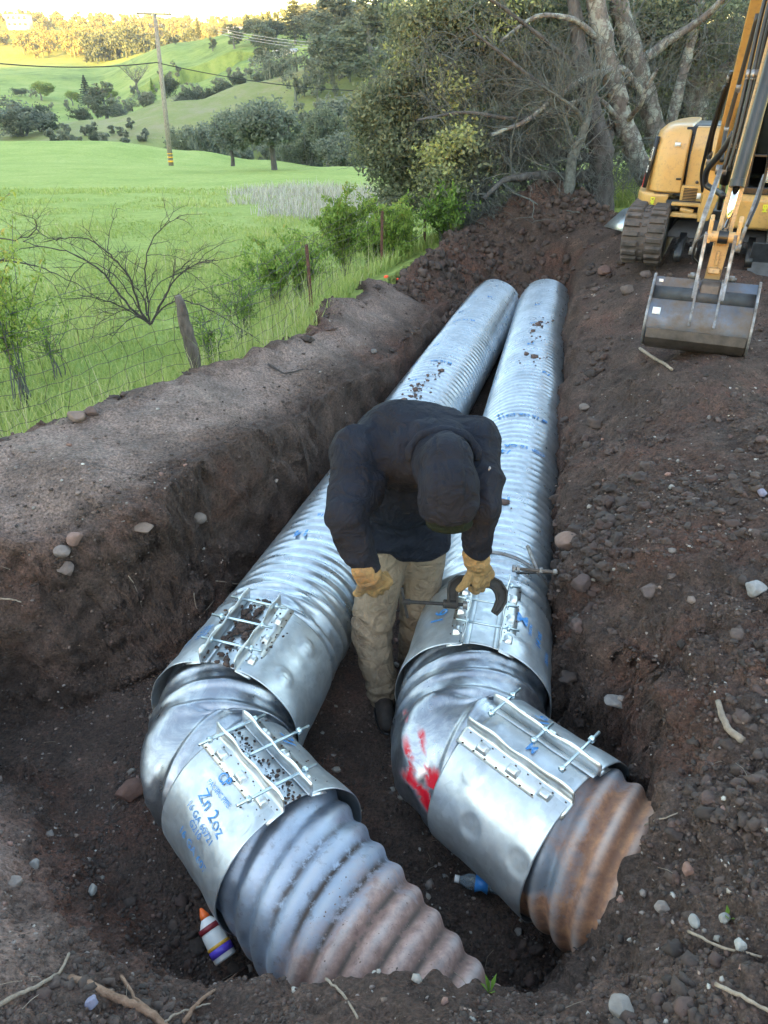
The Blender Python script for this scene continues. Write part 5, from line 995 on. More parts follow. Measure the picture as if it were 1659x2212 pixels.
    mb = nb(); mb.prism([(yb(.40) - .02, .40), (yb(.60) - .055, .60), (yb(1.0) - .06, 1.0), (yb(2.3) - .08, 2.3), (yb(2.5), 2.45), (yb(2.3) + .10, 2.3), (yb(1.0) + .09, 1.0), (yb(.60) + .05, .60), (yb(.40) + .03, .40)], -.048, .048)
    for q in range(len(mb.V)): v = mb.V[q]; mb.V[q] = v + np.stack([X(v[:, 2]) + .0, 0 * v[:, 0], 0 * v[:, 0]], -1)
    st = B(mb, 'stick', 'yellow_worn', bevel=.006)
    mb = nb(); mb.box((X(.62), yb(.6) - .062, .655), (.06, .02, .03)); mb.box((X(.56), yb(.55) - .06, .56), (.022, .02, .09)); mb.prism([(yb(.45) - .07, .47), (yb(.5) - .07, .50), (yb(.5) - .03, .50), (yb(.45) - .03, .46)], X(.45) - .035, X(.45) + .035); B(mb, 'stick_cover', 'yellow_worn', st, bevel=.004)
    yc = lambda z: yb(z) - .14
    mb = nb(); mb.tube([(X(1.0) + .0, yc(1.0), 1.0), (X(1.6) + .01, yc(1.6), 1.6), (X(2.2) + .01, yc(2.2) + .02, 2.2)], .040, 20); mb.tube([(X(1.0), yc(.985), .985), (X(1.0), yc(1.03), 1.03)], .045, 20); bc = B(mb, 'bucket_cylinder', 'cyl', smooth=False, bevel=.002)
    for p in bc.data.polygons: p.use_smooth = True
    mb = nb(); mb.tube([(X(.72), yc(.72), .72), (X(1.0), yc(1.0), 1.0)], .021, 18); B(mb, 'cylinder_rod', 'chrome', bc, smooth=True)
    hub = X(.70); mb = nb(); mb.tube([(hub - .095, yc(.70), .70), (hub + .095, yc(.70), .70)], .034, 16); B(mb, 'link_hub', 'yellow_worn', bevel=.003)
    mb = nb(); mb.tube([(hub - .03, yc(.70), .70), (hub + .03, yc(.70), .70)], .042, 16); B(mb, 'hub_sleeve', 'cyl', bevel=.003)
    for sx in (-1, 1):
        mb = nb(); x = hub + sx * .085; mb.prism([(yc(.7) - .03, .66), (yc(.7) - .02, .80), (yc(.7) + .02, .83), (yc(.7) + .06, .78), (yc(.7) + .04, .66)], x - .013, x + .013); B(mb, 'link_ear', 'yellow_worn', bevel=.006)
        mb = nb(); x = .042 + sx * .088; mb.prism([(yc(.7) - .035, .72), (yc(.7) + .035, .72), (yb(.5) - .05, .52), (-2.16, .36), (-2.30, .26), (-2.34, .30), (-2.26, .42), (-2.2, .50)], x - .011, x + .011); B(mb, 'side_link', 'worn_steel', bevel=.004)
        mb = nb(); mb.tube([(x, -2.13, .44), (x + sx * .05, -2.13, .44)], .022, 12); mb.tube([(x + sx * .04, -2.13, .44), (x + sx * .062, -2.13, .44)], .012, 8); B(mb, 'pin', 'worn_steel')
        mb = nb(); mb.tube([(x, -2.27, .335), (x + sx * .045, -2.27, .335)], .024, 12); B(mb, 'pin', 'worn_steel')
    mb = nb(); mb.prism([(-2.30, .30), (-2.26, .42), (-2.16, .44), (-2.10, .36), (-2.20, .28)], -.015, .105); B(mb, 'coupler', 'wearbar', bevel=.01)
    # side rods of the coupler / thumb guards
    for P, r in (([(-.055, -1.25, 1.02), (-.095, -1.45, .75), (-.125, -1.6, .50)], .017), ([(.235, -1.3, .98), (.205, -1.5, .78), (.165, -1.7, .56)], .013)):
        mb = nb(); mb.tube(P, [r, r * 1.15, r * 1.0], 8); mb.tube([np.array(P[-1]) + [0, 0, .02], np.array(P[-1]) - [.003, .01, .03]], r * 1.5, 10); B(mb, 'guard_bar', 'worn_steel', smooth=True)
    # hoses
    def hose(P, r=.013, mat='hose'):
        P = np.array(P, float); t = np.linspace(0, len(P) - 1, 26); Q = np.stack([np.interp(t, range(len(P)), P[:, k]) for k in range(3)], -1)
        for _ in range(4): Q[1:-1] = (Q[:-2] + 2 * Q[1:-1] + Q[2:]) / 4
        mb = nb(); mb.tube(Q, r, 10); return B(mb, 'hose', mat, smooth=True)
    def fit(p, d, r=.018): mb = nb(); d = np.array(d, float); d /= np.linalg.norm(d); p = np.array(p, float); mb.tube([p - d * .022, p + d * .022], r, 6); mb.tube([p - d * .034, p - d * .022], r * .75, 10); B(mb, 'hose_fitting', 'worn_steel')
    for k, (dx, dy) in enumerate(((-.075, 0), (-.105, .05), (-.05, .07))):
        hose([(X(2.3) + dx - .01, yb(2.2) - .05 + dy, 2.3), (X(1.9) + dx - .015, yb(1.9) - .07 + dy, 1.9), (X(1.6) + dx, yb(1.6) - .06 + dy, 1.58), (X(1.3) + dx + .01, yb(1.3) - .03 + dy, 1.28), (X(1.1) + dx, yb(1.1) + dy, 1.06)], .0135); fit((X(1.62) + dx, yb(1.6) - .06 + dy, 1.60), (0, .3, 1)); fit((X(1.25) + dx + .008, yb(1.25) - .02 + dy, 1.22), (0, .3, 1), .015)
    hose([(-.02, -1.3, 1.24), (-.08, -1.25, 1.10), (-.16, -1.1, .98), (-.155, -1.0, .86), (-.06, -1.1, .84), (.0, -1.3, .83)], .022); hose([(-.14, -.35, 1.6), (-.17, -.25, 1.35), (-.2, -.1, 1.15), (-.2, .05, .95)], .018); hose([(-.17, -.35, 1.5), (-.21, -.2, 1.2), (-.24, .1, .82), (-.20, .22, .66)], .014)
    hose([(X(.72) - .085, yc(.7), .73), (-.10, -2.15, .66), (-.105, -2.1, .55), (-.05, -2.06, .50)], .008); hose([(.20, -1.7, 1.35), (.235, -1.6, 1.05), (.225, -1.65, .85), (.19, -1.8, .72)], .010); hose([(-.03, -.9, 1.95), (-.06, -.8, 1.55), (-.09, -.75, 1.2), (-.07, -.9, 1.02)], .016)
    for p in ((-.19, .02, .98), (-.15, -.33, 1.55), (-.06, -.8, 1.5), (-.085, -.76, 1.22)): fit(p, (0, -.4, 1), .02)
    mb = nb(); mb.tube([(-.10, -.9, .96), (-.02, -.9, .96)], .035, 12); B(mb, 'cross_tube', 'worn_steel', bevel=.003)
    # bucket
    prof = [(-1.98, .02), (-2.14, .0), (-2.30, .005), (-2.40, .04), (-2.445, .10), (-2.45, .17), (-2.425, .235), (-2.37, .29), (-2.325, .325), (-2.315, .335), (-2.255, .385), (-2.235, .400), (-2.21, .425), (-2.195, .435)]
    inner = [(y + (.018 if y < -2.1 else 0) , z + .016 if z < .2 else z - .004) for y, z in prof]; inner = [(-1.98, .035), (-2.14, .016), (-2.29, .022), (-2.385, .055), (-2.428, .11), (-2.432, .165), (-2.408, .225), (-2.355, .278), (-2.31, .312), (-2.30, .322), (-2.24, .372), (-2.22, .387), (-2.20, .412), (-2.185, .425)]
    cx = .015; mb = nb(); mb.prism(prof + inner[::-1], cx - .315, cx + .315); bk = B(mb, 'bucket', 'bucket', bevel=.002)
    for s_ in (-1, 1):
        mb = nb(); x = cx + s_ * .322; mb.prism([(-1.97, .03), (-2.14, -.004), (-2.31, -.002), (-2.41, .033), (-2.458, .10), (-2.464, .17), (-2.435, .245), (-2.33, .345), (-2.205, .452), (-2.17, .45), (-2.05, .22)], x - .008, x + .008); B(mb, 'side_plate', 'worn_steel', bk, bevel=.003)
    mb = nb(); mb.prism([(-2.332, .325), (-2.262, .382), (-2.256, .388), (-2.250, .383), (-2.32, .318)], cx - .31, cx + .31); B(mb, 'dark_panel', 'bucket_dark', bk)
    mb = nb(); mb.prism([(-2.458, .16), (-2.462, .10), (-2.41, .03), (-2.31, -.012), (-2.13, -.014), (-2.13, -.004), (-2.30, -.002), (-2.40, .038), (-2.448, .10), (-2.447, .16)], cx - .305, cx + .305); B(mb, 'wear_plate', 'wearbar', bk, bevel=.001)
    mb = nb(); mb.box((cx - .28, -2.222, .414), (.028, .004, .02), Matrix.Rotation(R(-40), 3, 'X')); B(mb, 'label_plate', 'white', bk); mb = nb(); mb.box((cx - .265, -2.405, .262), (.05, .004, .045), Matrix.Rotation(R(-38), 3, 'X')); B(mb, 'label_plate', 'white', bk)
    for x in (-.035, .115):
        mb = nb(); mb.prism([(-2.33, .34), (-2.46, .20), (-2.435, .19), (-2.40, .24), (-2.30, .30), (-2.2, .36), (-2.2, .45), (-2.26, .44)], x - .008, x + .008); B(mb, 'bucket_ear', 'worn_steel', bk, bevel=.003)
    # lettering
    def txt(s, size, M4, mat, name='lettering', off=0, par=root):
        cu = bpy.data.curves.new('t', 'FONT'); cu.body = s; cu.size = size; cu.align_x = 'CENTER'; cu.align_y = 'CENTER'; cu.extrude = .0015; cu.offset = off; ob = bpy.data.objects.new('t', cu); me = bpy.data.meshes.new_from_object(ob); bpy.data.objects.remove(ob); bpy.data.curves.remove(cu)
        me.transform(M4); me.materials.clear(); me.materials.append(M[mat]); me.name = name; o = bpy.data.objects.new(name, me); COL.objects.link(o); o.parent = par; return o
    def basis(o, x, y): x = Vector(x).normalized(); y = Vector(y); y = (y - x * y.dot(x)).normalized(); z = x.cross(y); m = Matrix((x, y, z)).transposed().to_4x4(); m.translation = Vector(o); return m
    # black stripe on the chamfered corner: panel follows the hood
    q0, q1 = np.array([-.768, .64, .62]), np.array([-.742, .575, .62]); t0, t1_ = np.array([-.72, .68, 1.07]), np.array([-.692, .615, 1.07])
    mb = nb(); mb.add([q0, q1, t1_, t0], [(0, 1, 2, 3)]); 
    def P_(u, v, e=.0): return q0 + (q1 - q0) * u + (t0 - q0) * v + ((t1_ - q1) - (t0 - q0)) * u * v + np.array([-.9, -.4, 0]) * e
    mb = nb(); V = [P_(u, v, .004) for v in (0, .98) for u in (0, 1)]; V2 = [P_(u, v, -.02) for v in (0, .98) for u in (0, 1)]; mb.add(V + V2, [(0, 1, 3, 2), (4, 6, 7, 5), (0, 4, 5, 1), (2, 3, 7, 6), (0, 2, 6, 4), (1, 5, 7, 3)]); B(mb, 'decal_stripe', 'black', hd)
    xd = q1 - q0; yd = t0 - q0
    mb = nb(); mb.add([P_(.03, .0, .007), P_(.4, .0, .007), P_(.03, .30, .007)], [(0, 1, 2)]); B(mb, 'decal_stripe', 'red', hd)
    mb = nb(); mb.add([P_(.05, .52, .007), P_(.95, .52, .007), P_(.95, .78, .007), P_(.05, .78, .007)], [(0, 1, 2, 3)]); B(mb, 'decal_stripe', 'white', hd)
    mb = nb(); mb.add([P_(.1, .53, .009), P_(.9, .53, .009), P_(.5, .62, .009)], [(0, 1, 2)]); B(mb, 'decal_triangle', 'yellow', hd)
    txt('CAT', .052, basis(P_(.5, .68, .010), yd, -xd), 'black', off=.002, par=hd); txt('305', .045, basis(P_(.5, .36, .007), yd, -xd), 'white', par=hd)
    txt('DM', .05, basis((-.64, .462, .52), (0, 0, -1), (1, -.1, 0)), 'marker', off=.002); txt('EM', .05, basis((.34, .292, .54), (0, 0, -1), (1, 0, 0)), 'marker', off=.002)
    mb = nb(); mb.box((-.50, .50, 1.01), (.05, .02, .03), Matrix.Rotation(.1, 3, 'Z')); B(mb, 'warning_label', 'white', hd)
    return root
excavator()
# ------------------------------------------------------------------ the worker
def WDp(u, v, d): x = (u - 829.5) / 1660.7; y = (1106 - v) / 1660.7; return np.array([d * x, d * (_C + y * _S), CAMZ + d * (-_S + _C * y)])
def cloth(name, base, rough=.9, fold=.0, wear=None):
    m, nt, b = newmat(name); co = coords(nt); n = noise(nt, co, 7, 6, .6); c = ramp(nt, n, [(.3, tuple(x * .75 for x in base)), (.7, tuple(x * 1.2 for x in base))])
    if wear: c = mix(nt, ramp(nt, noise(nt, co, 9, 8, .72), [(.5, g3(0)), (.62, g3(.75))]), c, wear)
    lk(nt, c, b.inputs['Base Color']); b.inputs['Roughness'].default_value = rough; b.inputs['Sheen Weight'].default_value = .0; b.inputs['Sheen Roughness'].default_value = .5; b.inputs['Specular IOR Level'].default_value = .15
    w = nd(nt, 'ShaderNodeTexNoise'); w.inputs['Scale'].default_value = 11; w.inputs['Detail'].default_value = 4; w.inputs['Distortion'].default_value = 2.2; lk(nt, co, w.inputs['Vector'])
    p = bump(nt, w.outputs['Fac'], .8, .035, b); bump(nt, noise(nt, co, 500, 2), .25, .001, b, p); return m
M['hoodie'] = cloth('navy_fleece', (.012, .015, .024)); M['pants'] = cloth('khaki_canvas', (.215, .172, .125), .9, 0, (.12, .092, .068)); M['glove'] = cloth('leather_glove', (.30, .19, .085), .75, 0, (.11, .085, .06)); M['boot'] = simple('muddy_boot', (.030, .023, .020), .8, 0, .5, 20, .3, 50); M['skin'] = simple('skin', (.38, .22, .15), .5, 0, .1); M['cap'] = cloth('green_cap', (.008, .015, .011)); M['print'] = simple('sleeve_print', (.30, .30, .31), .7, 0, .1)
def prim_ell(mb, c, r, Rm=None, n=14):
    u = np.linspace(0, math.pi, n)[1:-1]; v = np.linspace(0, 2 * math.pi, 2 * n, endpoint=False); P = [(0, 0, 1.)] + [(math.sin(a) * math.cos(b), math.sin(a) * math.sin(b), math.cos(a)) for a in u for b in v] + [(0, 0, -1.)]; P = np.array(P) * np.array(r)
    if Rm is not None: P = P @ np.array(Rm).T
    k = 2 * n; m = len(u); F = [(0, 1 + j, 1 + (j + 1) % k) for j in range(k)] + [(1 + i * k + j, 1 + (i + 1) * k + j, 1 + (i + 1) * k + (j + 1) % k, 1 + i * k + (j + 1) % k) for i in range(m - 1) for j in range(k)] + [(1 + m * k, 1 + (m - 1) * k + (j + 1) % k, 1 + (m - 1) * k + j) for j in range(k)]
    mb.add(P + np.array(c), F)
def prim_cap(mb, p, q, r0, r1):
    p = np.array(p, float); q = np.array(q, float); mb.tube([p, p + (q - p) * .5, q], [r0, (r0 + r1) / 2, r1], 14); prim_ell(mb, p, (r0,) * 3, n=9); prim_ell(mb, q, (r1,) * 3, n=9)
def blob(name, build, voxel, smooth, mat, parent, off, post=None, it2=0):
    """overlapping volumes fused into one continuous skin"""
    mb = MB(); build(mb); o = mb.build(name, M[mat], None); m = o.modifiers.new('r', 'REMESH'); m.mode = 'VOXEL'; m.voxel_size = voxel
    if smooth: s_ = o.modifiers.new('s', 'SMOOTH'); s_.factor = .5; s_.iterations = smooth
    dg = bpy.context.evaluated_depsgraph_get(); dg.update(); me = bpy.data.meshes.new_from_object(o.evaluated_get(dg)); old = o.data; o.modifiers.clear(); o.data = me; bpy.data.meshes.remove(old); me.name = name
    if not me.materials: me.materials.append(M[mat])
    n = len(me.vertices); V = np.empty(n * 3, np.float32); me.vertices.foreach_get('co', V); V = V.reshape(-1, 3).astype(float); Nn = np.empty(n * 3, np.float32); me.vertices.foreach_get('normal', Nn); Nn = Nn.reshape(-1, 3)
    if post is not None: V = post(V, Nn)
    V = V + off; me.vertices.foreach_set('co', V.ravel().astype(np.float32)); me.polygons.foreach_set('use_smooth', np.ones(len(me.polygons), bool)); me.update(); o.parent = parent; return o
def worker():
    root = empty('person', (.05, 2.95, -1.1), 'worker in black hoodie and khaki trousers bending between the pipes, holding a screw clamp', 'person'); off = -np.array(root.location)
    A = np.array
    pel = A([.085, 3.05, -.20]); sp1 = A([.09, 3.03, .06]); sp2 = A([.11, 2.92, .26]); ch = A([.13, 2.78, .34]); nk = A([.20, 2.62, .38]); H = A([.232, 2.45, .355])
    shL = WDp(772, 975, 2.98); elL = WDp(742, 1112, 2.83); wrL = WDp(797, 1243, 2.93); shR = WDp(1026, 958, 2.99); elR = WDp(1043, 1085, 2.87); wrR = WDp(1028, 1205, 3.03)
    hL = A([.005, 3.02, -.28]); kL = WDp(803, 1365, 3.78); aL = WDp(826, 1500, 3.86); fL = A([aL[0] + .02, aL[1] - .17, -1.08]); hR = A([.18, 3.06, -.28]); kR = WDp(902, 1330, 3.95); aR = WDp(890, 1425, 4.12); fR = A([aR[0] + .03, aR[1] - .16, -1.08])
    # body: one continuous figure inside the clothes
    def body(mb):
        for a, b, r0, r1 in ((pel, sp1, .12, .115), (sp1, sp2, .115, .125), (sp2, ch, .125, .125), (ch, nk, .10, .055), (nk, H, .055, .06), (ch, shL, .09, .06), (ch, shR, .09, .06), (shL, elL, .052, .04), (elL, wrL, .042, .028), (shR, elR, .052, .04), (elR, wrR, .042, .028), (pel, hL, .10, .09), (pel, hR, .10, .09), (hL, kL, .085, .055), (kL, aL, .055, .038), (hR, kR, .085, .055), (kR, aR, .055, .038), (aL, fL, .036, .03), (aR, fR, .036, .03)): prim_cap(mb, a, b, r0, r1)
        prim_ell(mb, H, (.075, .105, .095)); prim_ell(mb, H + A([0, .02, -.085]), (.052, .07, .035)); prim_cap(mb, H + A([0, .0, -.095]), H + A([0, .035, -.125]), .012, .014)  # jaw, nose (face looks down at the work)
        for s_ in (-1, 1): prim_ell(mb, H + A([s_ * .078, .02, -.02]), (.008, .015, .011)); prim_ell(mb, H + A([s_ * .03, -.01, -.088]), (.014, .012, .012))
    blob('body', body, .011, 4, 'skin', root, off)
    # hoodie: torso and sleeves
    def hd(mb):
        Rt = Matrix.Rotation(R(-38), 3, 'X')
        prim_ell(mb, pel + A([0, -.0, .08]), (.185, .155, .14)); prim_ell(mb, sp1 + A([-.01, .0, .02]), (.20, .155, .17)); prim_ell(mb, sp2 + A([-.01, 0, .01]), (.245, .18, .18)); prim_ell(mb, ch + A([-.015, .01, .02]), (.245, .17, .165)); prim_ell(mb, (ch + nk) / 2 + A([-.01, 0, .0]), (.215, .14, .130)); prim_ell(mb, sp1 + A([-.01, -.06, .0]), (.20, .15, .2))
        for sh in (shL, shR): prim_cap(mb, ch + (sh - ch) * .3, sh + A([0, .02, -.01]), .14, .100)
        prim_cap(mb, shL, elL, .100, .074); prim_cap(mb, elL, elL + (wrL - elL) * .82, .073, .052); prim_cap(mb, shL * .5 + elL * .5 + A([.05, .05, -.03]), elL, .09, .07); prim_cap(mb, elL + (wrL - elL) * .65, elL + (wrL - elL) * .84, .060, .052); prim_cap(mb, shR, elR, .098, .070); prim_cap(mb, elR, elR + (wrR - elR) * .84, .070, .050); prim_cap(mb, elR + (wrR - elR) * .62, elR + (wrR - elR) * .86, .056, .050)
        prim_cap(mb, pel + A([-.10, -.03, -.02]), pel + A([.11, -.03, -.02]), .12, .12); prim_cap(mb, nk + A([-.04, .05, .02]), nk + A([.04, .05, .02]), .10, .09)
    def wr(V, N):
        # long folds: at the armpits, elbows and across the back
        d = np.zeros(len(V))
        for (c, ax, f, rad, amp) in ((elL, wrL - shL, 62, .12, .005), (elR, wrR - shR, 66, .11, .005), (wrR, wrR - elR, 100, .10, .005), (wrL, wrL - elL, 95, .09, .004), (shL + A([.02, .05, -.06]), A([.5, .5, .7]), 75, .16, .008), (shR + A([-.02, .03, -.05]), A([-.6, .4, .6]), 80, .13, .006), (pel + A([0, 0, .04]), A([.15, 0, 1]), 70, .17, .006), (sp2 + A([-.12, 0, 0]), A([.8, .1, -.5]), 48, .22, .005)):
            a = ax / np.linalg.norm(ax); q = (V - c) @ a; w = np.exp(-(((V - c) ** 2).sum(1)) / rad ** 2); d += w * amp * np.sin(f * q + 3.2 * noise3(V, 7, 7) + 1.6 * noise3(V, 17, 8))
        rg = 1 - np.abs(noise3(V * A([1.0, .55, .8]) + .03 * noise3(V, 6, 77)[:, None], 9, 41)) * 2.2; rg2 = 1 - np.abs(noise3(V * A([.7, 1.2, 1.0]), 15, 42)) * 2.2; d += .007 * noise3(V, 6, 1) + .012 * np.clip(rg, 0, 1) ** 1.5 + .005 * np.clip(rg2, 0, 1) ** 2; return V + N * d[:, None]
    hoodie = blob('hoodie', hd, .010, 7, 'hoodie', root, off, wr)
    def hood(mb):
        prim_ell(mb, H + A([0, -.010, .0]), (.114, .134, .124)); prim_ell(mb, H + A([-.004, .04, .075]), (.098, .105, .095)); prim_ell(mb, H + A([-.008, .095, .10]), (.055, .07, .06)); prim_ell(mb, H + A([.0, -.035, -.05]), (.116, .112, .09)); prim_cap(mb, H + A([-.03, .07, .02]), nk + A([-.01, .04, .03]), .10, .10)
    def hw(V, N):
        q = V - H; d = .005 * noise3(V, 9, 3) + .0025 * noise3(V, 20, 5); d -= .006 * np.exp(-((q[:, 0] - .052 - .02 * q[:, 2]) / .006) ** 2) * (q[:, 1] < .06) + .006 * np.exp(-((q[:, 0] + .050) / .006) ** 2) * (q[:, 1] < .06); d += .006 * np.exp(-((q[:, 2] + .098) / .012) ** 2); return V + N * d[:, None]
    hdo = blob('hood', hood, .0075, 5, 'hoodie', root, off, hw)
    col_ = MB(); th = np.linspace(-.2, math.pi + .2, 26); c0 = H + A([-.012, .115, .055]); col_.tube([c0 + A([math.cos(t) * .125, .035 * math.sin(t), math.sin(t) * .085 + .0]) for t in th], .017 + .003 * np.sin(th * 9), 9); c_ = col_.build('collar_fold', M['hoodie'], root, smooth=True); c_.data.transform(Matrix.Translation(Vector(off)))
    # cap peak showing under the hood edge
    def capf(mb): prim_ell(mb, H + A([.004, -.035, -.095]), (.094, .085, .070)); prim_ell(mb, H + A([.006, -.055, -.135]), (.088, .050, .040))
    blob('cap', capf, .008, 3, 'cap', root, off)
    # trousers
    def pt(mb):
        prim_ell(mb, pel + A([0, 0, -.02]), (.175, .135, .14)); prim_cap(mb, hL + A([.0, 0, .02]), kL, .122, .098); prim_cap(mb, kL, aL + A([0, 0, .06]), .097, .080); prim_cap(mb, aL + A([0, 0, .07]), aL + A([0, 0, .01]), .080, .076)
        prim_cap(mb, hR + A([0, 0, .02]), kR, .122, .095); prim_cap(mb, kR, aR + A([0, 0, .05]), .094, .080); prim_cap(mb, aR + A([0, 0, .07]), aR, .078, .074)
    def pw(V, N):
        rg = 1 - np.abs(noise3(V * A([1.2, 1.0, .6]), 12, 43)) * 2.2; d = .007 * noise3(V, 7, 2) + .006 * np.clip(rg, 0, 1) ** 1.5 - .002
        for (c, ax, f, rad, amp) in ((kL, A([.3, 0, 1]), 75, .14, .008), (aL, A([0, .2, 1]), 105, .13, .010), (kR, A([-.3, 0, 1]), 75, .13, .007), (aR, A([0, .1, 1]), 95, .12, .008), (pel + A([0, -.1, -.1]), A([.9, 0, .5]), 50, .14, .007)):
            a = ax / np.linalg.norm(ax); w = np.exp(-(((V - c) ** 2).sum(1)) / rad ** 2); d += w * amp * np.sin(f * ((V - c) @ a) + 2.5 * noise3(V, 8, 17))
        return V + N * d[:, None]
    tr = blob('trousers', pt, .010, 6, 'pants', root, off, pw)
    zf = -1.12
    for (a, f) in ((aL, fL), (aR, fR)):
        d = (f - a) * A([1, 1, 0]); d /= np.linalg.norm(d); s_ = A([-d[1], d[0], 0]); b0 = A([a[0], a[1], zf + .045])
        def bt(mb): prim_cap(mb, A([a[0], a[1], -1.0 + .04]), b0 + A([0, 0, .01]), .056, .050); prim_cap(mb, b0 - d * .04, b0 + d * .13, .050, .045); prim_cap(mb, b0 + d * .13 + A([0, 0, .004]), b0 + d * .20 + A([0, 0, -.004]), .047, .040)
        bo = blob('boot', bt, .009, 4, 'boot', root, off); sb = MB(); n_ = 20; pr = []
        for k in range(n_): t = k / n_ * 2 * math.pi; pr.append(b0[:2] + d[:2] * (.075 + .165 * math.cos(t)) + s_[:2] * .052 * math.sin(t) * (1 + .15 * math.cos(t)) + off[:2])
        sb.prism([tuple(p) for p in pr], zf - .012 + off[2], zf + .018 + off[2], axis=2); sb.build('sole', M['black'], bo, bevel=.004)
    # hands in leather gloves. basis: f along the fingers, s across toward the thumb, n out of the back of the hand
    def hand(name, wrist, f, n, thumb_side, curls, spread=1.0, thumb=None, K=1.22):
        f = f / np.linalg.norm(f); n = n - f * (n @ f); n /= np.linalg.norm(n); s = np.cross(f, n) * thumb_side
        def g(mb0):
            mb = MB()
            prim_cap(mb, wrist - f * .005, wrist + f * .022, .044, .036); prim_cap(mb, wrist - f * .035, wrist, .040, .040); pc = wrist + f * .05
            for k in (-1, -.35, .35, 1): prim_cap(mb, wrist + f * .015 + s * k * .018, wrist + f * .082 + s * k * .030, .0205, .0165)
            for k, (w, L, cu) in enumerate(zip((.034, .0115, -.0115, -.033), (.076, .086, .080, .064), curls)):
                p = wrist + f * (.088 - .006 * abs(k - 1.2)) + s * w; d = f.copy(); r = .0125 if k < 3 else .0112; ang = 0
                for seg, sl in enumerate((.44, .32, .27)):
                    ang += cu[min(seg, len(cu) - 1)]; d = f * math.cos(ang) - n * math.sin(ang); q = p + d * L * sl + s * w * .10 * (spread - 1); prim_cap(mb, p, q, r, r * .93); p = q; r *= .93
            tp = wrist + f * .028 + s * .036; td = thumb if thumb is not None else (f * .75 + s * .65 - n * .25); td = td / np.linalg.norm(td); q1 = tp + td * .042; td2 = td * .85 - n * .5 + f * .1; td2 /= np.linalg.norm(td2); q2 = q1 + td2 * .034; prim_cap(mb, tp - td * .01, q1, .018, .0145); prim_cap(mb, q1, q2, .0145, .0125)
            for V_, F_ in zip([np.concatenate(mb.V)], [mb.F]):
                mb0.V.append((V_ - wrist) * K + wrist); mb0.F += F_; mb0.A.append(np.zeros((len(V_), 3))); mb0.n += len(V_)
        def gw(V, N): return V + N * (.0022 * noise3(V, 45, 4) + .0012 * noise3(V, 90, 5) + .0035 * np.exp(-(((V - wrist + f * .03) @ f) / .02) ** 2) * noise3(V, 60, 9))[:, None]
        gl = blob(name, g, .0042, 3, 'glove', root, off, gw); return gl
    # his left hand (right in view) wraps the back of the clamp frame; his right hand turns the handle
    hf = WDp(1060, 1300, 3.17) - wrR; hand('glove', wrR + hf / np.linalg.norm(hf) * .02, hf, A([.35, -.80, .45]), 1, ((.15, .75, .8), (.2, .85, .8), (.25, .9, .8), (.3, .9, .9)), thumb=None)
    hf2 = WDp(852, 1300, 3.10) - wrL; hand('glove', wrL, hf2, A([-.2, -.75, .6]), 1, ((.3, .85, .8), (.35, .9, .9), (.4, .9, .9), (.45, .95, .9)))
    # white print down the sleeve
    for k, (u, v) in enumerate(((1060, 1012), (1058, 1040), (1056, 1062), (1052, 1082))):
        p = WDp(u - 3, v, 2.83); mb = MB(); mb.box(p + off, (.005, .014, .012 + .005 * (k % 2)), Matrix.Rotation(.5, 3, 'Y')); mb.build('sleeve_print', M['print'], hoodie)
    # ---- screw clamp held in both hands
    D = 3.19; cr = empty('screw_clamp', tuple(WDp(1030, 1300, D)), 'heavy dark iron screw clamp gripped in the worker\'s gloved hands', 'clamp'); co_ = -np.array(cr.location)
    P = [WDp(u, v, D) for u, v in ((978, 1312), (978, 1296), (978, 1274), (980, 1264), (990, 1256), (1010, 1255), (1035, 1255), (1058, 1256), (1073, 1264), (1083, 1280), (1083, 1298), (1075, 1314), (1067, 1326))]
    fwd = A([0, _C, -_S]); mb = MB(); V = []; Pn = np.array(P); T_ = np.gradient(Pn, axis=0); T_ /= np.linalg.norm(T_, axis=1)[:, None]; Nn = np.cross(T_, fwd); wv = np.interp(range(len(P)), [0, 3, 6, 9, 12], [.017, .019, .022, .022, .009])
    def sect(w, th): return [(-w, -th), (w, -th), (w, th), (-w, th)]
    for (dd, ww, th) in ((0, 1.0, .0065), (0, None, .017)):
        if ww is None:
            for sg in (-1, 1):
                V = np.array([[Pn[i] + Nn[i] * (sg * wv[i]) + Nn[i] * a * .005 + fwd * b * th for a, b in ((-1, -1), (1, -1), (1, 1), (-1, 1))] for i in range(len(P))]); n_ = len(P); F = [(i * 4 + j, i * 4 + (j + 1) % 4, i * 4 + 4 + (j + 1) % 4, i * 4 + 4 + j) for i in range(n_ - 1) for j in range(4)] + [(0, 1, 2, 3), (n_ * 4 - 1, n_ * 4 - 2, n_ * 4 - 3, n_ * 4 - 4)]; mb.add(V.reshape(-1, 3) + co_, F)
        else:
            V = np.array([[Pn[i] + Nn[i] * a * wv[i] + fwd * b * th for a, b in ((-1, -1), (1, -1), (1, 1), (-1, 1))] for i in range(len(P))]); n_ = len(P); F = [(i * 4 + j, i * 4 + (j + 1) % 4, i * 4 + 4 + (j + 1) % 4, i * 4 + 4 + j) for i in range(n_ - 1) for j in range(4)] + [(0, 1, 2, 3), (n_ * 4 - 1, n_ * 4 - 2, n_ * 4 - 3, n_ * 4 - 4)]; mb.add(V.reshape(-1, 3) + co_, F)
    M['iron'] = simple('cast_iron', (.020, .020, .022), .5, .3, .4, 18, .3, 60, (.06, .045, .035), .35, 20)
    mb.build('clamp_frame', M['iron'], cr, bevel=.003)
    s0, s1 = WDp(880, 1300, D), WDp(1006, 1307, D); ax = (s1 - s0) / np.linalg.norm(s1 - s0); t = np.linspace(0, 1, 90); mb = MB(); mb.tube(s0[None] + (s1 - s0)[None] * t[:, None] + co_, .0078 + .0011 * np.sin(t * 260), 10); mb.build('screw', M['iron'], cr, smooth=True)
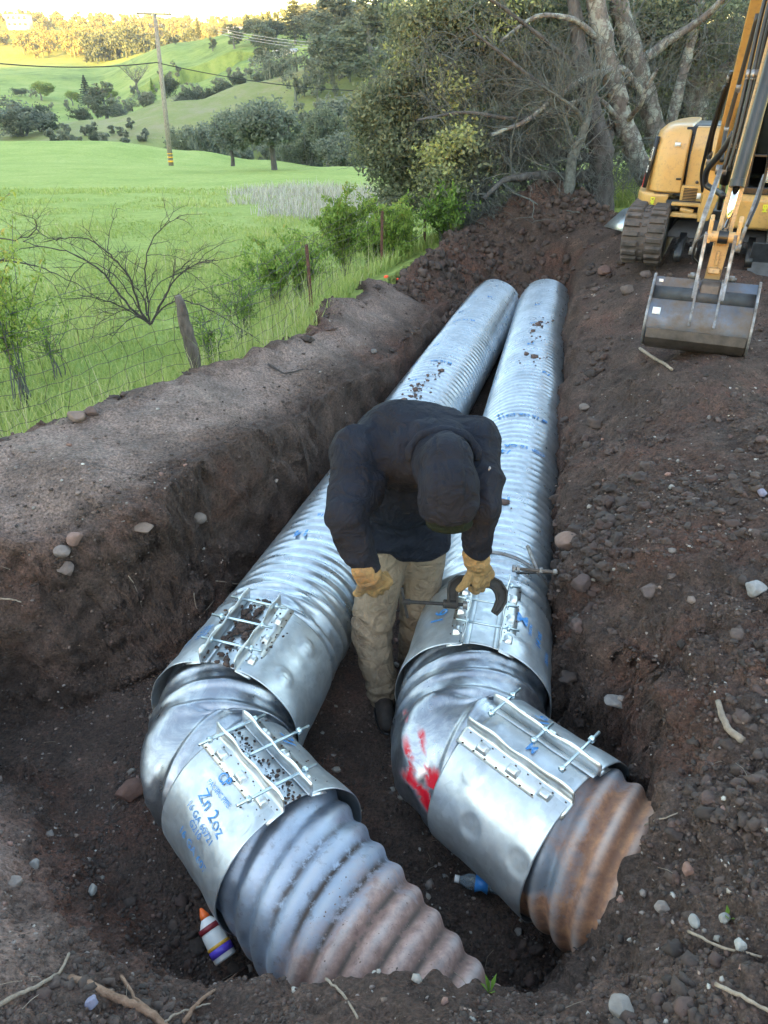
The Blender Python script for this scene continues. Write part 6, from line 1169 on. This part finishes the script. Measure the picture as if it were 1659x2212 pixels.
    mb = MB(); c = WDp(972, 1305, D); mb.tube([c - ax * .028 + co_, c + ax * .030 + co_], .0185, 14); mb.build('boss', M['iron'], cr, bevel=.003); mb = MB(); mb.tube([s1 - ax * .012 + co_, s1 + ax * .006 + co_], .017, 14); mb.build('swivel_pad', M['worn_steel'], cr, bevel=.002)
    mb = MB(); mb.tube([s0 - ax * .02 + co_, s0 + ax * .012 + co_], .013, 8); h0, h1 = WDp(868, 1270, D - .02), WDp(880, 1335, D + .02); mb.tube([h0 + co_, h1 + co_], .006, 8); mb.build('handle', M['iron'], cr, bevel=.002)
worker()
# ------------------------------------------------------------------ loose things on the soil
GP = GZ.reshape(-1, 3); _d = GP[:, 1] * _C - (GP[:, 2] - CAMZ) * _S; GU = 829.5 + 1660.7 * GP[:, 0] / _d; GV = 1106 - 1660.7 * (GP[:, 1] * _S + (GP[:, 2] - CAMZ) * _C) / _d
def on_soil(u, v):
    """visible soil point surveyed at that place"""
    q = (GU - u) ** 2 + (GV - v) ** 2; m = q < max(36, q.min() * 1.5); i = np.where(m)[0]; return GP[i[np.argmin(_d[i])]].copy()
def stone_mat(name, lo=.3): 
    m, nt, b = newmat(name); at = nd(nt, 'ShaderNodeAttribute', attribute_name='tint'); co = coords(nt); c = mix(nt, .55, at.outputs['Color'], ramp(nt, noise(nt, co, 30, 6, .7), [(.3, g3(lo)), (.7, g3(1))]), 'MULTIPLY')
    lk(nt, c, b.inputs['Base Color']); b.inputs['Roughness'].default_value = .85; bump(nt, noise(nt, co, 120, 5), .5, .004, b); return m
M['stones'] = stone_mat('stones'); M['clod'] = stone_mat('clods', .05)
def clod_protos(level, k, seed):
    import bmesh; out = []
    for q in range(k):
        bm = bmesh.new(); bmesh.ops.create_icosphere(bm, subdivisions=level, radius=1); V = np.array([v.co[:] for v in bm.verts]); F = np.array([[v.index for v in f.verts] for f in bm.faces]); bm.free()
        V = V * (1 + .55 * noise3(V + q * 7.3 + seed, 1.6, seed)[:, None] + .38 * noise3(V + q * 3.1, 3.4, seed + 1)[:, None] + (.16 * noise3(V + q, 6.0, seed + 2)[:, None] if level > 2 else 0)); out.append((V / np.abs(V).max(), F))
    return out
def bulk(name, n, smin, smax, cols, seed, sel, label=None, cat=None, powr=3, sunk=.45, near=1.0, level=1, mat='stones'):
    r = np.random.default_rng(seed); P, (ii, jj) = ground_pts(n * (12 if sel.__name__ == 'sel_side' else 4), seed=seed); k = sel(P, ii, jj, r); P = P[k][:n]; n = len(P); s = (smin + (smax - smin) * r.random(n) ** powr) * (1 + P[:, 1] * .06)
    S = s[:, None] * np.stack([r.uniform(.7, 1.35, n), r.uniform(.7, 1.35, n), r.uniform(.5, .95, n)], -1); a = r.uniform(0, 6.3, n); ca, sa = np.cos(a), np.sin(a); c = np.array(cols)[r.integers(0, len(cols), n)] * r.uniform(.7, 1.25, (n, 1)); mb = MB()
    prs = [ico()] if level == 1 else clod_protos(level, 7, seed); who = r.integers(0, len(prs), n)
    for q, (V0, F0) in enumerate(prs):
        m = who == q; nn = int(m.sum())
        if not nn: continue
        V = V0[None] * S[m][:, None] * (1 + r.normal(0, .24 if level == 1 else .05, (nn, len(V0), 1)))
        V = np.stack([V[..., 0] * ca[m][:, None] - V[..., 1] * sa[m][:, None], V[..., 0] * sa[m][:, None] + V[..., 1] * ca[m][:, None], V[..., 2]], -1) + (P[m] + np.array([0, 0, 1]) * (s[m] * (1 - 2 * sunk) * .5)[:, None])[:, None]
        mb.add(V.reshape(-1, 3), (F0[None] + (np.arange(nn) * len(V0))[:, None, None]).reshape(-1, 3), np.repeat(c[m], len(V0), 0))
    return tag(mb.build(name, M[mat], attr=True, fixn=False, smooth=level > 1), label, cat, kind='stuff')
Ur, Dr, GDr = upper, D, GD
def sel_soil(P, ii, jj, r): return (GD[ii, jj] < -.02) & (P[:, 1] < 12)
def sel_loose(P, ii, jj, r):
    t = top.reshape(nr, nc)[ii, jj]; return (GD[ii, jj] < .0) & (r.random(len(P)) > .88 * t) & (noise3(P, 1.7, 12) > -.45)
def sel_clump(P, ii, jj, r):
    t = top.reshape(nr, nc)[ii, jj]; return (N[ii, jj, 2] > .6) & (GD[ii, jj] < .02) & (t < .3) & (noise3(P, 1.9, 33) > .02) & (D[ii, jj] > -.5)
def sel_edge(P, ii, jj, r): return (np.abs(GD[ii, jj] + .09) < .09) & (P[:, 1] < 10)
dk = [(.070, .047, .039), (.052, .036, .030), (.085, .058, .048), (.080, .048, .040)]
bulk('soil_crumbs', 95000, .0022, .010, dk, 101, sel_loose); bulk('soil_clods', 5500, .010, .030, dk, 102, sel_clump, powr=3, level=2, mat='clod')
def sel_side(P, ii, jj, r): q = P[:, 0] - axR(P[:, 1]); return (q > .3) & (q < .3 + .55 * r.random(len(P))) & (P[:, 1] > 2.3) & (P[:, 1] < 9.5)
bulk('soil_clods', 3200, .010, .045, dk, 107, sel_side, powr=2.2, level=3, mat='clod')
bulk('soil_clods', 900, .02, .05, dk, 105, sel_edge, powr=1.5, level=3, mat='clod')
bulk('gravel', 8000, .003, .008, [(.24, .20, .18), (.36, .33, .30), (.22, .17, .15), (.28, .20, .16)], 103, sel_soil); bulk('gravel', 700, .008, .018, [(.24, .20, .18), (.20, .15, .13), (.30, .27, .24), (.26, .15, .12)], 104, sel_soil, powr=2)
bulk('gravel', 220, .003, .007, [(.52, .50, .46)], 106, sel_soil)
def rock(u, v, r, col, label, flat=.75, seed=0, cat='rock', name='rock', sunk=.25, grp=None):
    import bmesh; p = on_soil(u, v); bm = bmesh.new(); bmesh.ops.create_icosphere(bm, subdivisions=4, radius=1); V = np.array([q.co[:] for q in bm.verts]); F = np.array([[q.index for q in f.verts] for f in bm.faces]); bm.free(); rr = np.random.default_rng(seed + 500)
    # chipped facets, then rounding
    for k in range(9): n_ = rr.normal(size=3); n_ /= np.linalg.norm(n_); h = rr.uniform(.55, .9); e = V @ n_ - h; V = V - np.clip(e, 0, None)[:, None] * n_ * .85
    V = V * (1 + .08 * fbm(V + seed, 1.5, 4, seed)[:, None]) * np.array([rr.uniform(.9, 1.25), rr.uniform(.75, 1.0), flat]) * r; a = rr.uniform(0, 6.3); V = V @ np.array(Matrix.Rotation(a, 3, 'Z')).T
    mb = MB(); mb.add(V, F, np.array(col)); o = mb.build(name, M['stones'], attr=True, smooth=True, fixn=False); o.location = p + np.array([0, 0, r * flat * (1 - 2 * sunk)]); return tag(o, label, cat, grp)
RX = [(1224, 1175, .078, (.30, .20, .16), 'large reddish-brown rock leaning against the right pipe', .8), (1627, 1282, .050, (.36, .35, .35), 'smooth grey oval stone near the right edge of the view', .8), (1305, 585, .10, (.20, .115, .095), 'big reddish boulder lying in the spoil left of the excavator track', .7), (1350, 628, .085, (.16, .12, .105), 'dark brown boulder just left of the excavator bucket', .7),
      (1392, 596, .075, (.15, .11, .10), 'brown clod-like rock against the excavator track', .7), (1285, 625, .05, (.14, .10, .09), 'smaller brown rock right of the far end of the right pipe', .7), (165, 905, .055, (.26, .19, .16), 'tan rock sitting on the bank edge at the grass', .8), (195, 893, .045, (.15, .10, .09), 'dark rock touching the tan rock on the bank edge', .8),
      (805, 757, .035, (.20, .18, .17), 'rounded dark pebble alone on the flat bank top, right half', .8), (165, 1168, .055, (.34, .21, .17), 'pinkish broken rock on the left slope', .8), (137, 1203, .05, (.27, .22, .20), 'pale rock half buried in the left slope, below the pinkish one', .8), (143, 1240, .052, (.22, .17, .155), 'brown wedge-shaped rock lowest of the trio on the left slope', .9),
      (430, 1128, .05, (.24, .20, .18), 'round greyish rock embedded high in the left trench wall', .8), (315, 1150, .06, (.23, .17, .14), 'long brown stone lying along the top of the trench wall', .45), (385, 1480, .035, (.2, .15, .13), 'small brown stone on the trench floor left of the left pipe', .7), (288, 1712, .07, (.20, .11, .085), 'rust-red rock wedged beside the elbow of the left pipe', .75),
      (75, 1865, .030, (.33, .30, .28), 'oval pale cobble on the lower left slope, nearest the left edge', .6), (35, 1905, .040, (.31, .25, .22), 'long tan cobble at the left edge, below the pale one', .5), (202, 1930, .026, (.36, .35, .33), 'light grey cobble on the lower left slope above the fine roots', .7), (205, 2167, .022, (.42, .41, .39), 'small light stone beside the thick root', .8),
      (1480, 1880, .030, (.30, .17, .13), 'red-brown and white stone on the lower right bank', .6), (1330, 1528, .060, (.26, .24, .23), 'flat grey slab in the soil right of the rusty pipe\'s band', .35), (1480, 1860, .001, (.3, .3, .3), '', .5), (1500, 1990, .022, (.36, .35, .33), 'grey pebble in the gravelly lower right bank', .7), (1565, 1985, .018, (.55, .53, .5), 'white pebble right of the grey one on the lower right bank', .7),
      (1430, 1960, .030, (.29, .24, .21), 'tan flattish stone near the green leaf on the right bank', .45), (1600, 2045, .018, (.66, .64, .60), 'bright white pebble close to the right edge', .8), (1345, 2185, .045, (.27, .24, .22), 'broad brownish stone at the bottom edge, right of centre', .45), (1120, 2010, .02, (.3, .27, .25), 'small stone at the mouth between the two old pipes', .7), (1642, 1070, .03, (.42, .40, .37), 'pale angular stone at the right edge, mid height', .8),
      (1255, 1262, .07, (.11, .075, .07), 'dark reddish clod beside the right pipe, opposite the screw clamp', .7), (1395, 1280, .045, (.15, .11, .10), 'round brown clod right of the big dark clod', .8), (1450, 1050, .022, (.34, .33, .31), 'light pebble in the middle of the right dirt area', .7), (1262, 885, .04, (.2, .16, .14), 'brown stone against the right pipe, half way up', .8), (1012, 552, .05, (.22, .19, .18), 'flat grey stone on the far end of the bank', .4), (1140, 575, .05, (.24, .22, .22), 'grey angular rock on the face of the dirt heap above the pipes', .6)]
for k, (u, v, r, c, lb, fl) in enumerate(RX):
    if lb: rock(u, v, r * .85, tuple(x * (.8 if x < .4 else .55) for x in c), lb, fl, k)
# spray-painted clods
M['orange'] = simple('marking_paint', (.85, .10, .03), .7, 0, .25, 60)
def painted(u0, v0, n, sp, label, seed):
    r = np.random.default_rng(seed); mb = MB(); c = on_soil(u0, v0)
    for k in range(n): q = on_soil(u0 + r.normal() * sp, v0 + r.normal() * sp * .28); stone(mb, q + [0, 0, .05], r.uniform(.016, .042), r)
    o = mb.build('painted_soil', M['orange'], smooth=True); tag(o, label, 'marking paint', kind='stuff')
painted(880, 608, 16, 18, 'soil sprayed with orange marking paint on the bank', 1); painted(948, 598, 22, 9, 'bright orange painted clod on the bank near the heap', 2)
# roots and sticks
def stick(name, cat, pts, r0, r1, mat, label, lift=.012, grp=None, wob=.0012):
    P = np.array([on_soil(u, v) + [0, 0, lift] for u, v in pts]); c = P[0].copy(); mb = MB(); limb(mb, P - c, r0, r1, 7, wob, rng, 5); o = mb.build(name, M[mat], smooth=True); o.location = c; return tag(o, label, cat, grp)
M['root'] = bark('root_bark', (.14, .075, .045), (.30, .19, .13), None, 30); M['pale_root'] = bark('pale_root', (.20, .155, .12), (.34, .28, .22), None, 30)
stick('root', 'root', [(150, 2110), (195, 2125), (235, 2150), (285, 2172), (320, 2190), (350, 2212), (372, 2240)], .012, .010, 'root', 'thick knobbly brown root crossing the bottom left corner', .01); stick('root', 'root', [(-10, 2182), (50, 2155), (95, 2130), (130, 2105), (150, 2065)], .0065, .004, 'pale_root', 'pale thin root curving up from the bottom left corner', .012)
stick('root', 'root', [(400, 2212), (430, 2170), (470, 2140), (520, 2100)], .007, .003, 'root', 'slim root running toward the bottle near the old pipe'); stick('root', 'root', [(265, 2110), (295, 2160), (330, 2190), (355, 2212)], .005, .003, 'root', 'short dark root forking off the thick one'); stick('root', 'root', [(355, 2210), (385, 2192), (430, 2180), (455, 2178)], .004, .002, 'pale_root', 'straight pale rootlet right of the thick root')
stick('root', 'root', [(0, 1296), (30, 1300), (48, 1305)], .005, .003, 'pale_root', 'short pale root poking out of the left slope'); stick('root', 'root', [(465, 1255), (510, 1268), (560, 1268), (592, 1262)], .004, .002, 'pale_root', 'long thin root hanging on the trench wall'); stick('root', 'root', [(418, 1285), (425, 1320), (450, 1325), (468, 1300)], .003, .002, 'pale_root', 'looped rootlet low on the trench wall')
stick('root', 'root', [(285, 1248), (292, 1280), (310, 1310)], .003, .002, 'pale_root', 'tiny rootlet hanging at the middle of the trench wall')
stick('stick', 'stick', [(1383, 757), (1410, 772), (1435, 785), (1447, 800)], .013, .009, 'pale_root', 'pinkish bent stick on the soil below the excavator bucket'); stick('stick', 'stick', [(1552, 1515), (1565, 1560), (1580, 1585), (1600, 1602)], .010, .013, 'pale_root', 'pale knobbed stick lying on the right bank'); stick('stick', 'stick', [(1365, 1795), (1420, 1782), (1460, 1765)], .003, .002, 'pale_root', 'dry straw above the rusty pipe on the right bank')
stick('stick', 'stick', [(580, 788), (620, 812), (660, 802)], .008, .004, 'twig_dark', 'dark twig lying on the flat bank top'); stick('stick', 'stick', [(700, 2120), (740, 2150), (770, 2200)], .004, .003, 'pale_root', 'straw lying across the soil on the old left pipe'); stick('stick', 'stick', [(1130, 1990), (1200, 2030), (1250, 2060)], .003, .002, 'twig_dark', 'thin dark twig in front of the rusty pipe')
stick('stick', 'stick', [(1480, 2020), (1560, 2050), (1640, 2070)], .004, .003, 'pale_root', 'long dry stalk on the lower right bank'); stick('stick', 'stick', [(1540, 2130), (1600, 2160), (1659, 2190)], .005, .004, 'pale_root', 'dry stalk in the bottom right corner')
def litter():
    r = np.random.default_rng(88); mb = MB(); P, (ii, jj) = ground_pts(3000, seed=77); k = (GD[ii, jj] < -.05) & (P[:, 1] < 6); P = P[k][:420]
    for p in P: a = r.uniform(0, 6.3); L = r.uniform(.02, .075); d = np.array([math.cos(a), math.sin(a), r.normal() * .25]) * L; mb.tube([p + [0, 0, .006], p + d * .5 + [0, 0, .012] + r.normal(0, .004, 3), p + d + [0, 0, .008]], [.0012, .0012, .0008], 3, cap=False)
    tag(mb.build('rootlets', M['pale_root'], fixn=False), kind='stuff')
litter()
# soil lying on the old left pipe and clods on the new ones
def crumbs_on(fr, L, rfun, n, smin, smax, aw, a0, name, seed, s0=0):
    r = np.random.default_rng(seed); mb = MB()
    for k in range(n):
        s_ = s0 + (L - s0) * r.random() ** .55; a = R(a0) + r.normal() * aw; sz = r.uniform(smin, smax); p = on_cyl(fr, s_, a, rfun(s_, a) + sz * .4); stone(mb, p, sz, r, np.array(dk[r.integers(0, 4)]) * 2.8)
    tag(mb.build(name, M['stones'], attr=True, smooth=True, fixn=False), kind='stuff')
fa = frame(a0, a0 + (DL + dz * 6)); rf = old_r(.098, .017, 5, .272); crumbs_on(fa, 1.0, lambda s, a: float(rf(np.array([[s]]), np.array([[a]]))[0, 0]) - .001, 4200, .0012, .005, .40, 84, 'soil_crumbs', 5, .5)
for (fr, pts) in ((frame(PL(2.5), PL(9.25)), [(3.0, 92, 16), (3.25, 90, 26), (3.6, 84, 14), (2.2, 95, 5)]), (frame(PRr(2.62), PRr(9.3)), [(4.9, 88, 14), (4.4, 92, 12), (3.9, 86, 6), (3.7, 93, 8), (1.0, 98, 3)])):
    mb = MB(); r = np.random.default_rng(9)
    for (s_, a, n) in pts:
        for k in range(n): sz = r.uniform(.004, .016) if k else .028; stone(mb, on_cyl(fr, s_ + r.normal() * .12, R(a) + r.normal() * .16, RP + .012 + sz * .3), sz, r, (.11, .07, .06))
    tag(mb.build('soil_crumbs', M['stones'], attr=True, smooth=True, fixn=False), kind='stuff')
# printing on the new pipes: belongs to each pipe
pipes = [o for o in COL.objects if o.name.startswith('corrugated_pipe')]
for o, fr, base, marks in ((pipes[0], frame(PL(2.5), PL(9.25)), 0, [(.95, .18, '14', .09), (1.15, .02, 'PI 16', .04), (1.8, -.25, '16 GA G210', .045), (2.1, -.35, 'CSP', .06), (3.4, .25, '14', .07), (3.9, -.1, 'M 16 GA', .05), (4.4, .4, '14', .07), (5.2, .1, 'M 16 GA', .06), (5.6, .45, '14', .06), (6.2, .3, '16', .06), (4.0, .75, '14', .08), (6.2, -.2, '14', .06)]),
                           (pipes[1], frame(PRr(2.62), PRr(9.3)), 0, [(1.20, .0, '14', .085), (1.23, .17, '18', .03), (1.85, .16, '14', .08), (1.95, -.1, 'CSP 16 GA 72', .06), (2.5, -.05, 'M 16 GA G210', .06), (3.5, -.45, '14', .08), (4.2, .1, '14', .07), (4.9, .05, '16 GA', .05), (5.6, .15, '14', .06), (2.55, .5, '14', .05)])):
    for (s_, a, t, sz) in marks:
        text_on(fr, t, s_, R(90) + a, sz, RP + .011, R(90 + rng.normal() * 12), o, None, .003 if t == '14' else .0012)
# bolt clamp lying across the right pipe
def WT(u, v, z): x, y = W(u, v, z); return np.array([x, y, z])
pc = empty('strap_clamp', tuple(WT(1130, 1215, -.46)), 'loose steel strap clamp with a long hex bolt, lying across the right pipe', 'clamp'); o_ = -np.array(pc.location)
s_c = 1.42; fr = frame(PRr(2.62), PRr(9.3)); yy_ = W(1100, 1192, -.45)[1]; s_c = (yy_ - 2.62) / .9748
mb = MB(); ang = np.linspace(R(62), R(150), 30); V = np.array([[on_cyl(fr, s_c + w, a, RP + h) for w in (-.013, .013) for h in (.014, .019)] for a in (math.pi - ang)]).reshape(-1, 3); F = [(i * 4 + a, i * 4 + b, i * 4 + 4 + b, i * 4 + 4 + a) for i in range(29) for a, b in ((0, 1), (1, 3), (3, 2), (2, 0))]; mb.add(V + o_, F); mb.build('flat_bar', M['worn_steel'], pc)
mb = MB(); q0, q1 = WT(1140, 1180, -.415), WT(1163, 1238, -.415); mb.tube([q0 + o_, q1 + o_], .011, 4); mb.build('link_bar', M['worn_steel'], pc); b0, b1 = WT(1110, 1228, -.405), WT(1205, 1236, -.405); t = np.linspace(0, 1, 80); mb = MB(); mb.tube(b0[None] * (1 - t[:, None]) + b1[None] * t[:, None] + o_, .0085 + .0012 * np.sin(t * 230), 10); bo = mb.build('bolt', M['wearbar'], pc, smooth=True); ax = (b1 - b0) / np.linalg.norm(b1 - b0)
for f, r_q in ((0, .019), (.10, .017), (.62, .016), (.93, .014)): mb = MB(); c = b0 + (b1 - b0) * f + o_; mb.tube([c - ax * .008, c + ax * .008], r_q, 6); mb.build('nut', M['worn_steel'], bo, bevel=.0015)
mb = MB(); e0 = on_cyl(fr, s_c + .08, R(165), RP + .03); e1_ = on_cyl(fr, s_c + .02, R(185), RP + .02); mb.tube([b1 - ax * .01 + o_, e0 + o_, e1_ + o_], .007, 6); mb.build('strap_end', M['black'], pc)
# water bottle and lubricant bottle down in the pit
def clear_mat():
    m, nt, b = newmat('clear_plastic'); b.inputs['Base Color'].default_value = (.75, .85, .92, 1); b.inputs['Roughness'].default_value = .08; b.inputs['Transmission Weight'].default_value = .85; b.inputs['IOR'].default_value = 1.3; return m
M['clear'] = clear_mat(); M['blue_label'] = simple('blue_label', (.03, .20, .55), .4, 0, .2, 20)
def lathe(mb, A_, B_, prof, n=22, crush=0, seed=0):
    A_ = np.array(A_, float); B_ = np.array(B_, float); t = B_ - A_; L = np.linalg.norm(t); t /= L; e1 = np.cross(t, [0, 0, 1.]); e1 /= np.linalg.norm(e1); e2 = np.cross(e1, t); V = []; r = np.random.default_rng(seed)
    for (f, rr) in prof:
        for k in range(n): a = k / n * 2 * math.pi; q = rr * (1 - crush * (.5 + .5 * math.sin(2 * a + f * 5)) * math.sin(math.pi * f)); V.append(A_ + t * f * L + q * (e1 * math.cos(a) + e2 * math.sin(a)))
    m = len(prof); F = [(i * n + k, i * n + (k + 1) % n, (i + 1) * n + (k + 1) % n, (i + 1) * n + k) for i in range(m - 1) for k in range(n)] + [tuple(range(n))[::-1], tuple(range((m - 1) * n, m * n))]; mb.add(V, F)
p0 = on_soil(985, 1908) + [0, 0, .045]; p1 = p0 + np.array([.20, -.045, .0])
if np.linalg.norm(p1 - p0) > .26 or np.linalg.norm(p1 - p0) < .12: p1 = p0 + (p1 - p0) / np.linalg.norm(p1 - p0) * .21
wb = empty('water_bottle', tuple(p0), 'crushed clear plastic water bottle with a blue label, lying in the pit', 'bottle'); mb = MB(); lathe(mb, p0 - p0, p1 - p0, [(0, .013), (.08, .013), (.1, .016), (.22, .030), (.3, .033), (.5, .031), (.6, .034), (.75, .031), (.9, .033), (1, .026)], 24, .35); mb.build('bottle_body', M['clear'], wb, smooth=True)
mb = MB(); lathe(mb, (p1 - p0) * .36, (p1 - p0) * .60, [(0, .0345), (.5, .0335), (1, .0345)], 24, .25); mb.build('bottle_label', M['blue_label'], wb, smooth=True); mb = MB(); lathe(mb, -(p1 - p0) * .03, (p1 - p0) * .06, [(0, .014), (1, .0145)], 16); mb.build('bottle_cap', M['white'], wb)
q0 = WT(433, 1962, -.93); q1 = WT(488, 2072, -1.02); lb = empty('lubricant_bottle', tuple(q1), 'white squeeze bottle with purple foot, colourful label and orange nozzle, under the left old pipe', 'bottle'); e = q0 - q1; mb = MB(); lathe(mb, e * 0, e * .82, [(0, .036), (.03, .040), (.6, .040), (.8, .036), (.95, .02), (1, .012)], 24)
M['purple'] = simple('purple_plastic', (.10, .06, .50), .4, 0, .1); M['orange_plastic'] = simple('orange_plastic', (.9, .16, .03), .4, 0, .1); M['maroon'] = simple('maroon_print', (.22, .02, .03), .5); M['gold_print'] = simple('gold_print', (.7, .38, .05), .5)
mb.build('bottle_body', M['white'], lb, smooth=True)
for a_, b_, r_q, mt in ((.10, .24, .0415, 'purple'), (.24, .30, .0415, 'gold_print'), (.56, .66, .0412, 'maroon')): mb = MB(); lathe(mb, e * a_, e * b_, [(0, r_q), (1, r_q)], 24); mb.build('label_stripe', M[mt], lb, smooth=True)
mb = MB(); lathe(mb, e * .80, e * 1.0, [(0, .018), (.3, .016), (1, .004)], 16); mb.build('nozzle', M['orange_plastic'], lb, smooth=True)
# galvanized plate leaning behind the left track
gp = np.array([WT(1305, 488, .02), WT(1372, 508, .02), WT(1388, 440, .25), WT(1345, 452, .20)]); c = gp.mean(0); mb = MB(); V = [p - c for p in gp] + [p - c + np.array([.01, .03, -.01]) for p in gp]; mb.add(V, [(0, 1, 2, 3), (7, 6, 5, 4), (0, 4, 5, 1), (1, 5, 6, 2), (2, 6, 7, 3), (3, 7, 4, 0)]); o = mb.build('steel_plate', M['galv']); o.location = c; tag(o, 'bluish galvanized steel plate with bolt holes leaning behind the left excavator track', 'steel plate'); mb = MB(); r = np.random.default_rng(4)
for k in range(9): a, b = r.random(), r.random(); p = (gp[0] * (1 - a) + gp[1] * a) * (1 - b) + (gp[3] * (1 - a) + gp[2] * a) * b - c; hb = MB(); hb.tube([p, p + np.array([-.002, -.012, .006])], .012, 8); hb.build('bolt_head', M['lug'], o)
# seedlings
def sprout(u, v, h, n, label, seed):
    r = np.random.default_rng(seed); p = on_soil(u, v); mb = MB()
    for k in range(n):
        a = r.uniform(0, 6.3); d = np.array([math.cos(a), math.sin(a), 0]); L = h * r.uniform(.5, 1); w = np.cross(d, [0, 0, 1.]) * .006; b = d * L * .1; m_ = d * L * .3 + [0, 0, L * .6]; t = d * L * .6 + [0, 0, L]; mb.add([b - w * .3, b + w * .3, m_ + w, m_ - w, t], [(0, 1, 2, 3), (3, 2, 4)], (.30,) * 3)
    o = mb.build('seedling', M['lime_leaf'], attr=True, fixn=False); o.location = p; tag(o, label, 'plant')
sprout(1062, 2140, .05, 7, 'small green seedling at the bottom where the old left pipe enters the soil', 1); sprout(1573, 1985, .05, 3, 'single green blade in the gravel of the right bank', 2); sprout(1010, 2118, .05, 5, 'tiny grass tuft on the soil just left of the seedling', 3)

# clods over the face of the heap
def heap_clods():
    r = np.random.default_rng(55); k = r.integers(0, len(HEAP), 5000); mb = MB(); pr = clod_protos(2, 6, 9)
    for i in k:
        sz = .010 + .055 * r.random() ** 5; V0, F0 = pr[r.integers(0, 6)]; Q = V0 @ np.array(Matrix.Rotation(r.uniform(0, 6.3), 3, 'Z')).T; mb.add(Q * sz + HEAP[i], F0, np.array(dk[r.integers(0, 4)]) * r.uniform(.7, 1.3))
    tag(mb.build('soil_clods', M['clod'], attr=True, fixn=False), kind='stuff')
heap_clods()

# evening air over the valley
hz = MB(); hz.box((0, 330, 75), (2400, 1300, 260)); hm = bpy.data.materials.new('haze'); hm.use_nodes = True; nt = hm.node_tree; nt.nodes.clear(); pv = nt.nodes.new('ShaderNodeVolumePrincipled'); pv.inputs['Density'].default_value = .00022; pv.inputs['Color'].default_value = (.93, .95, 1, 1); pv.inputs['Anisotropy'].default_value = .2
ou = nt.nodes.new('ShaderNodeOutputMaterial'); nt.links.new(pv.outputs[0], ou.inputs['Volume']); tag(hz.build('haze', hm), kind='stuff')
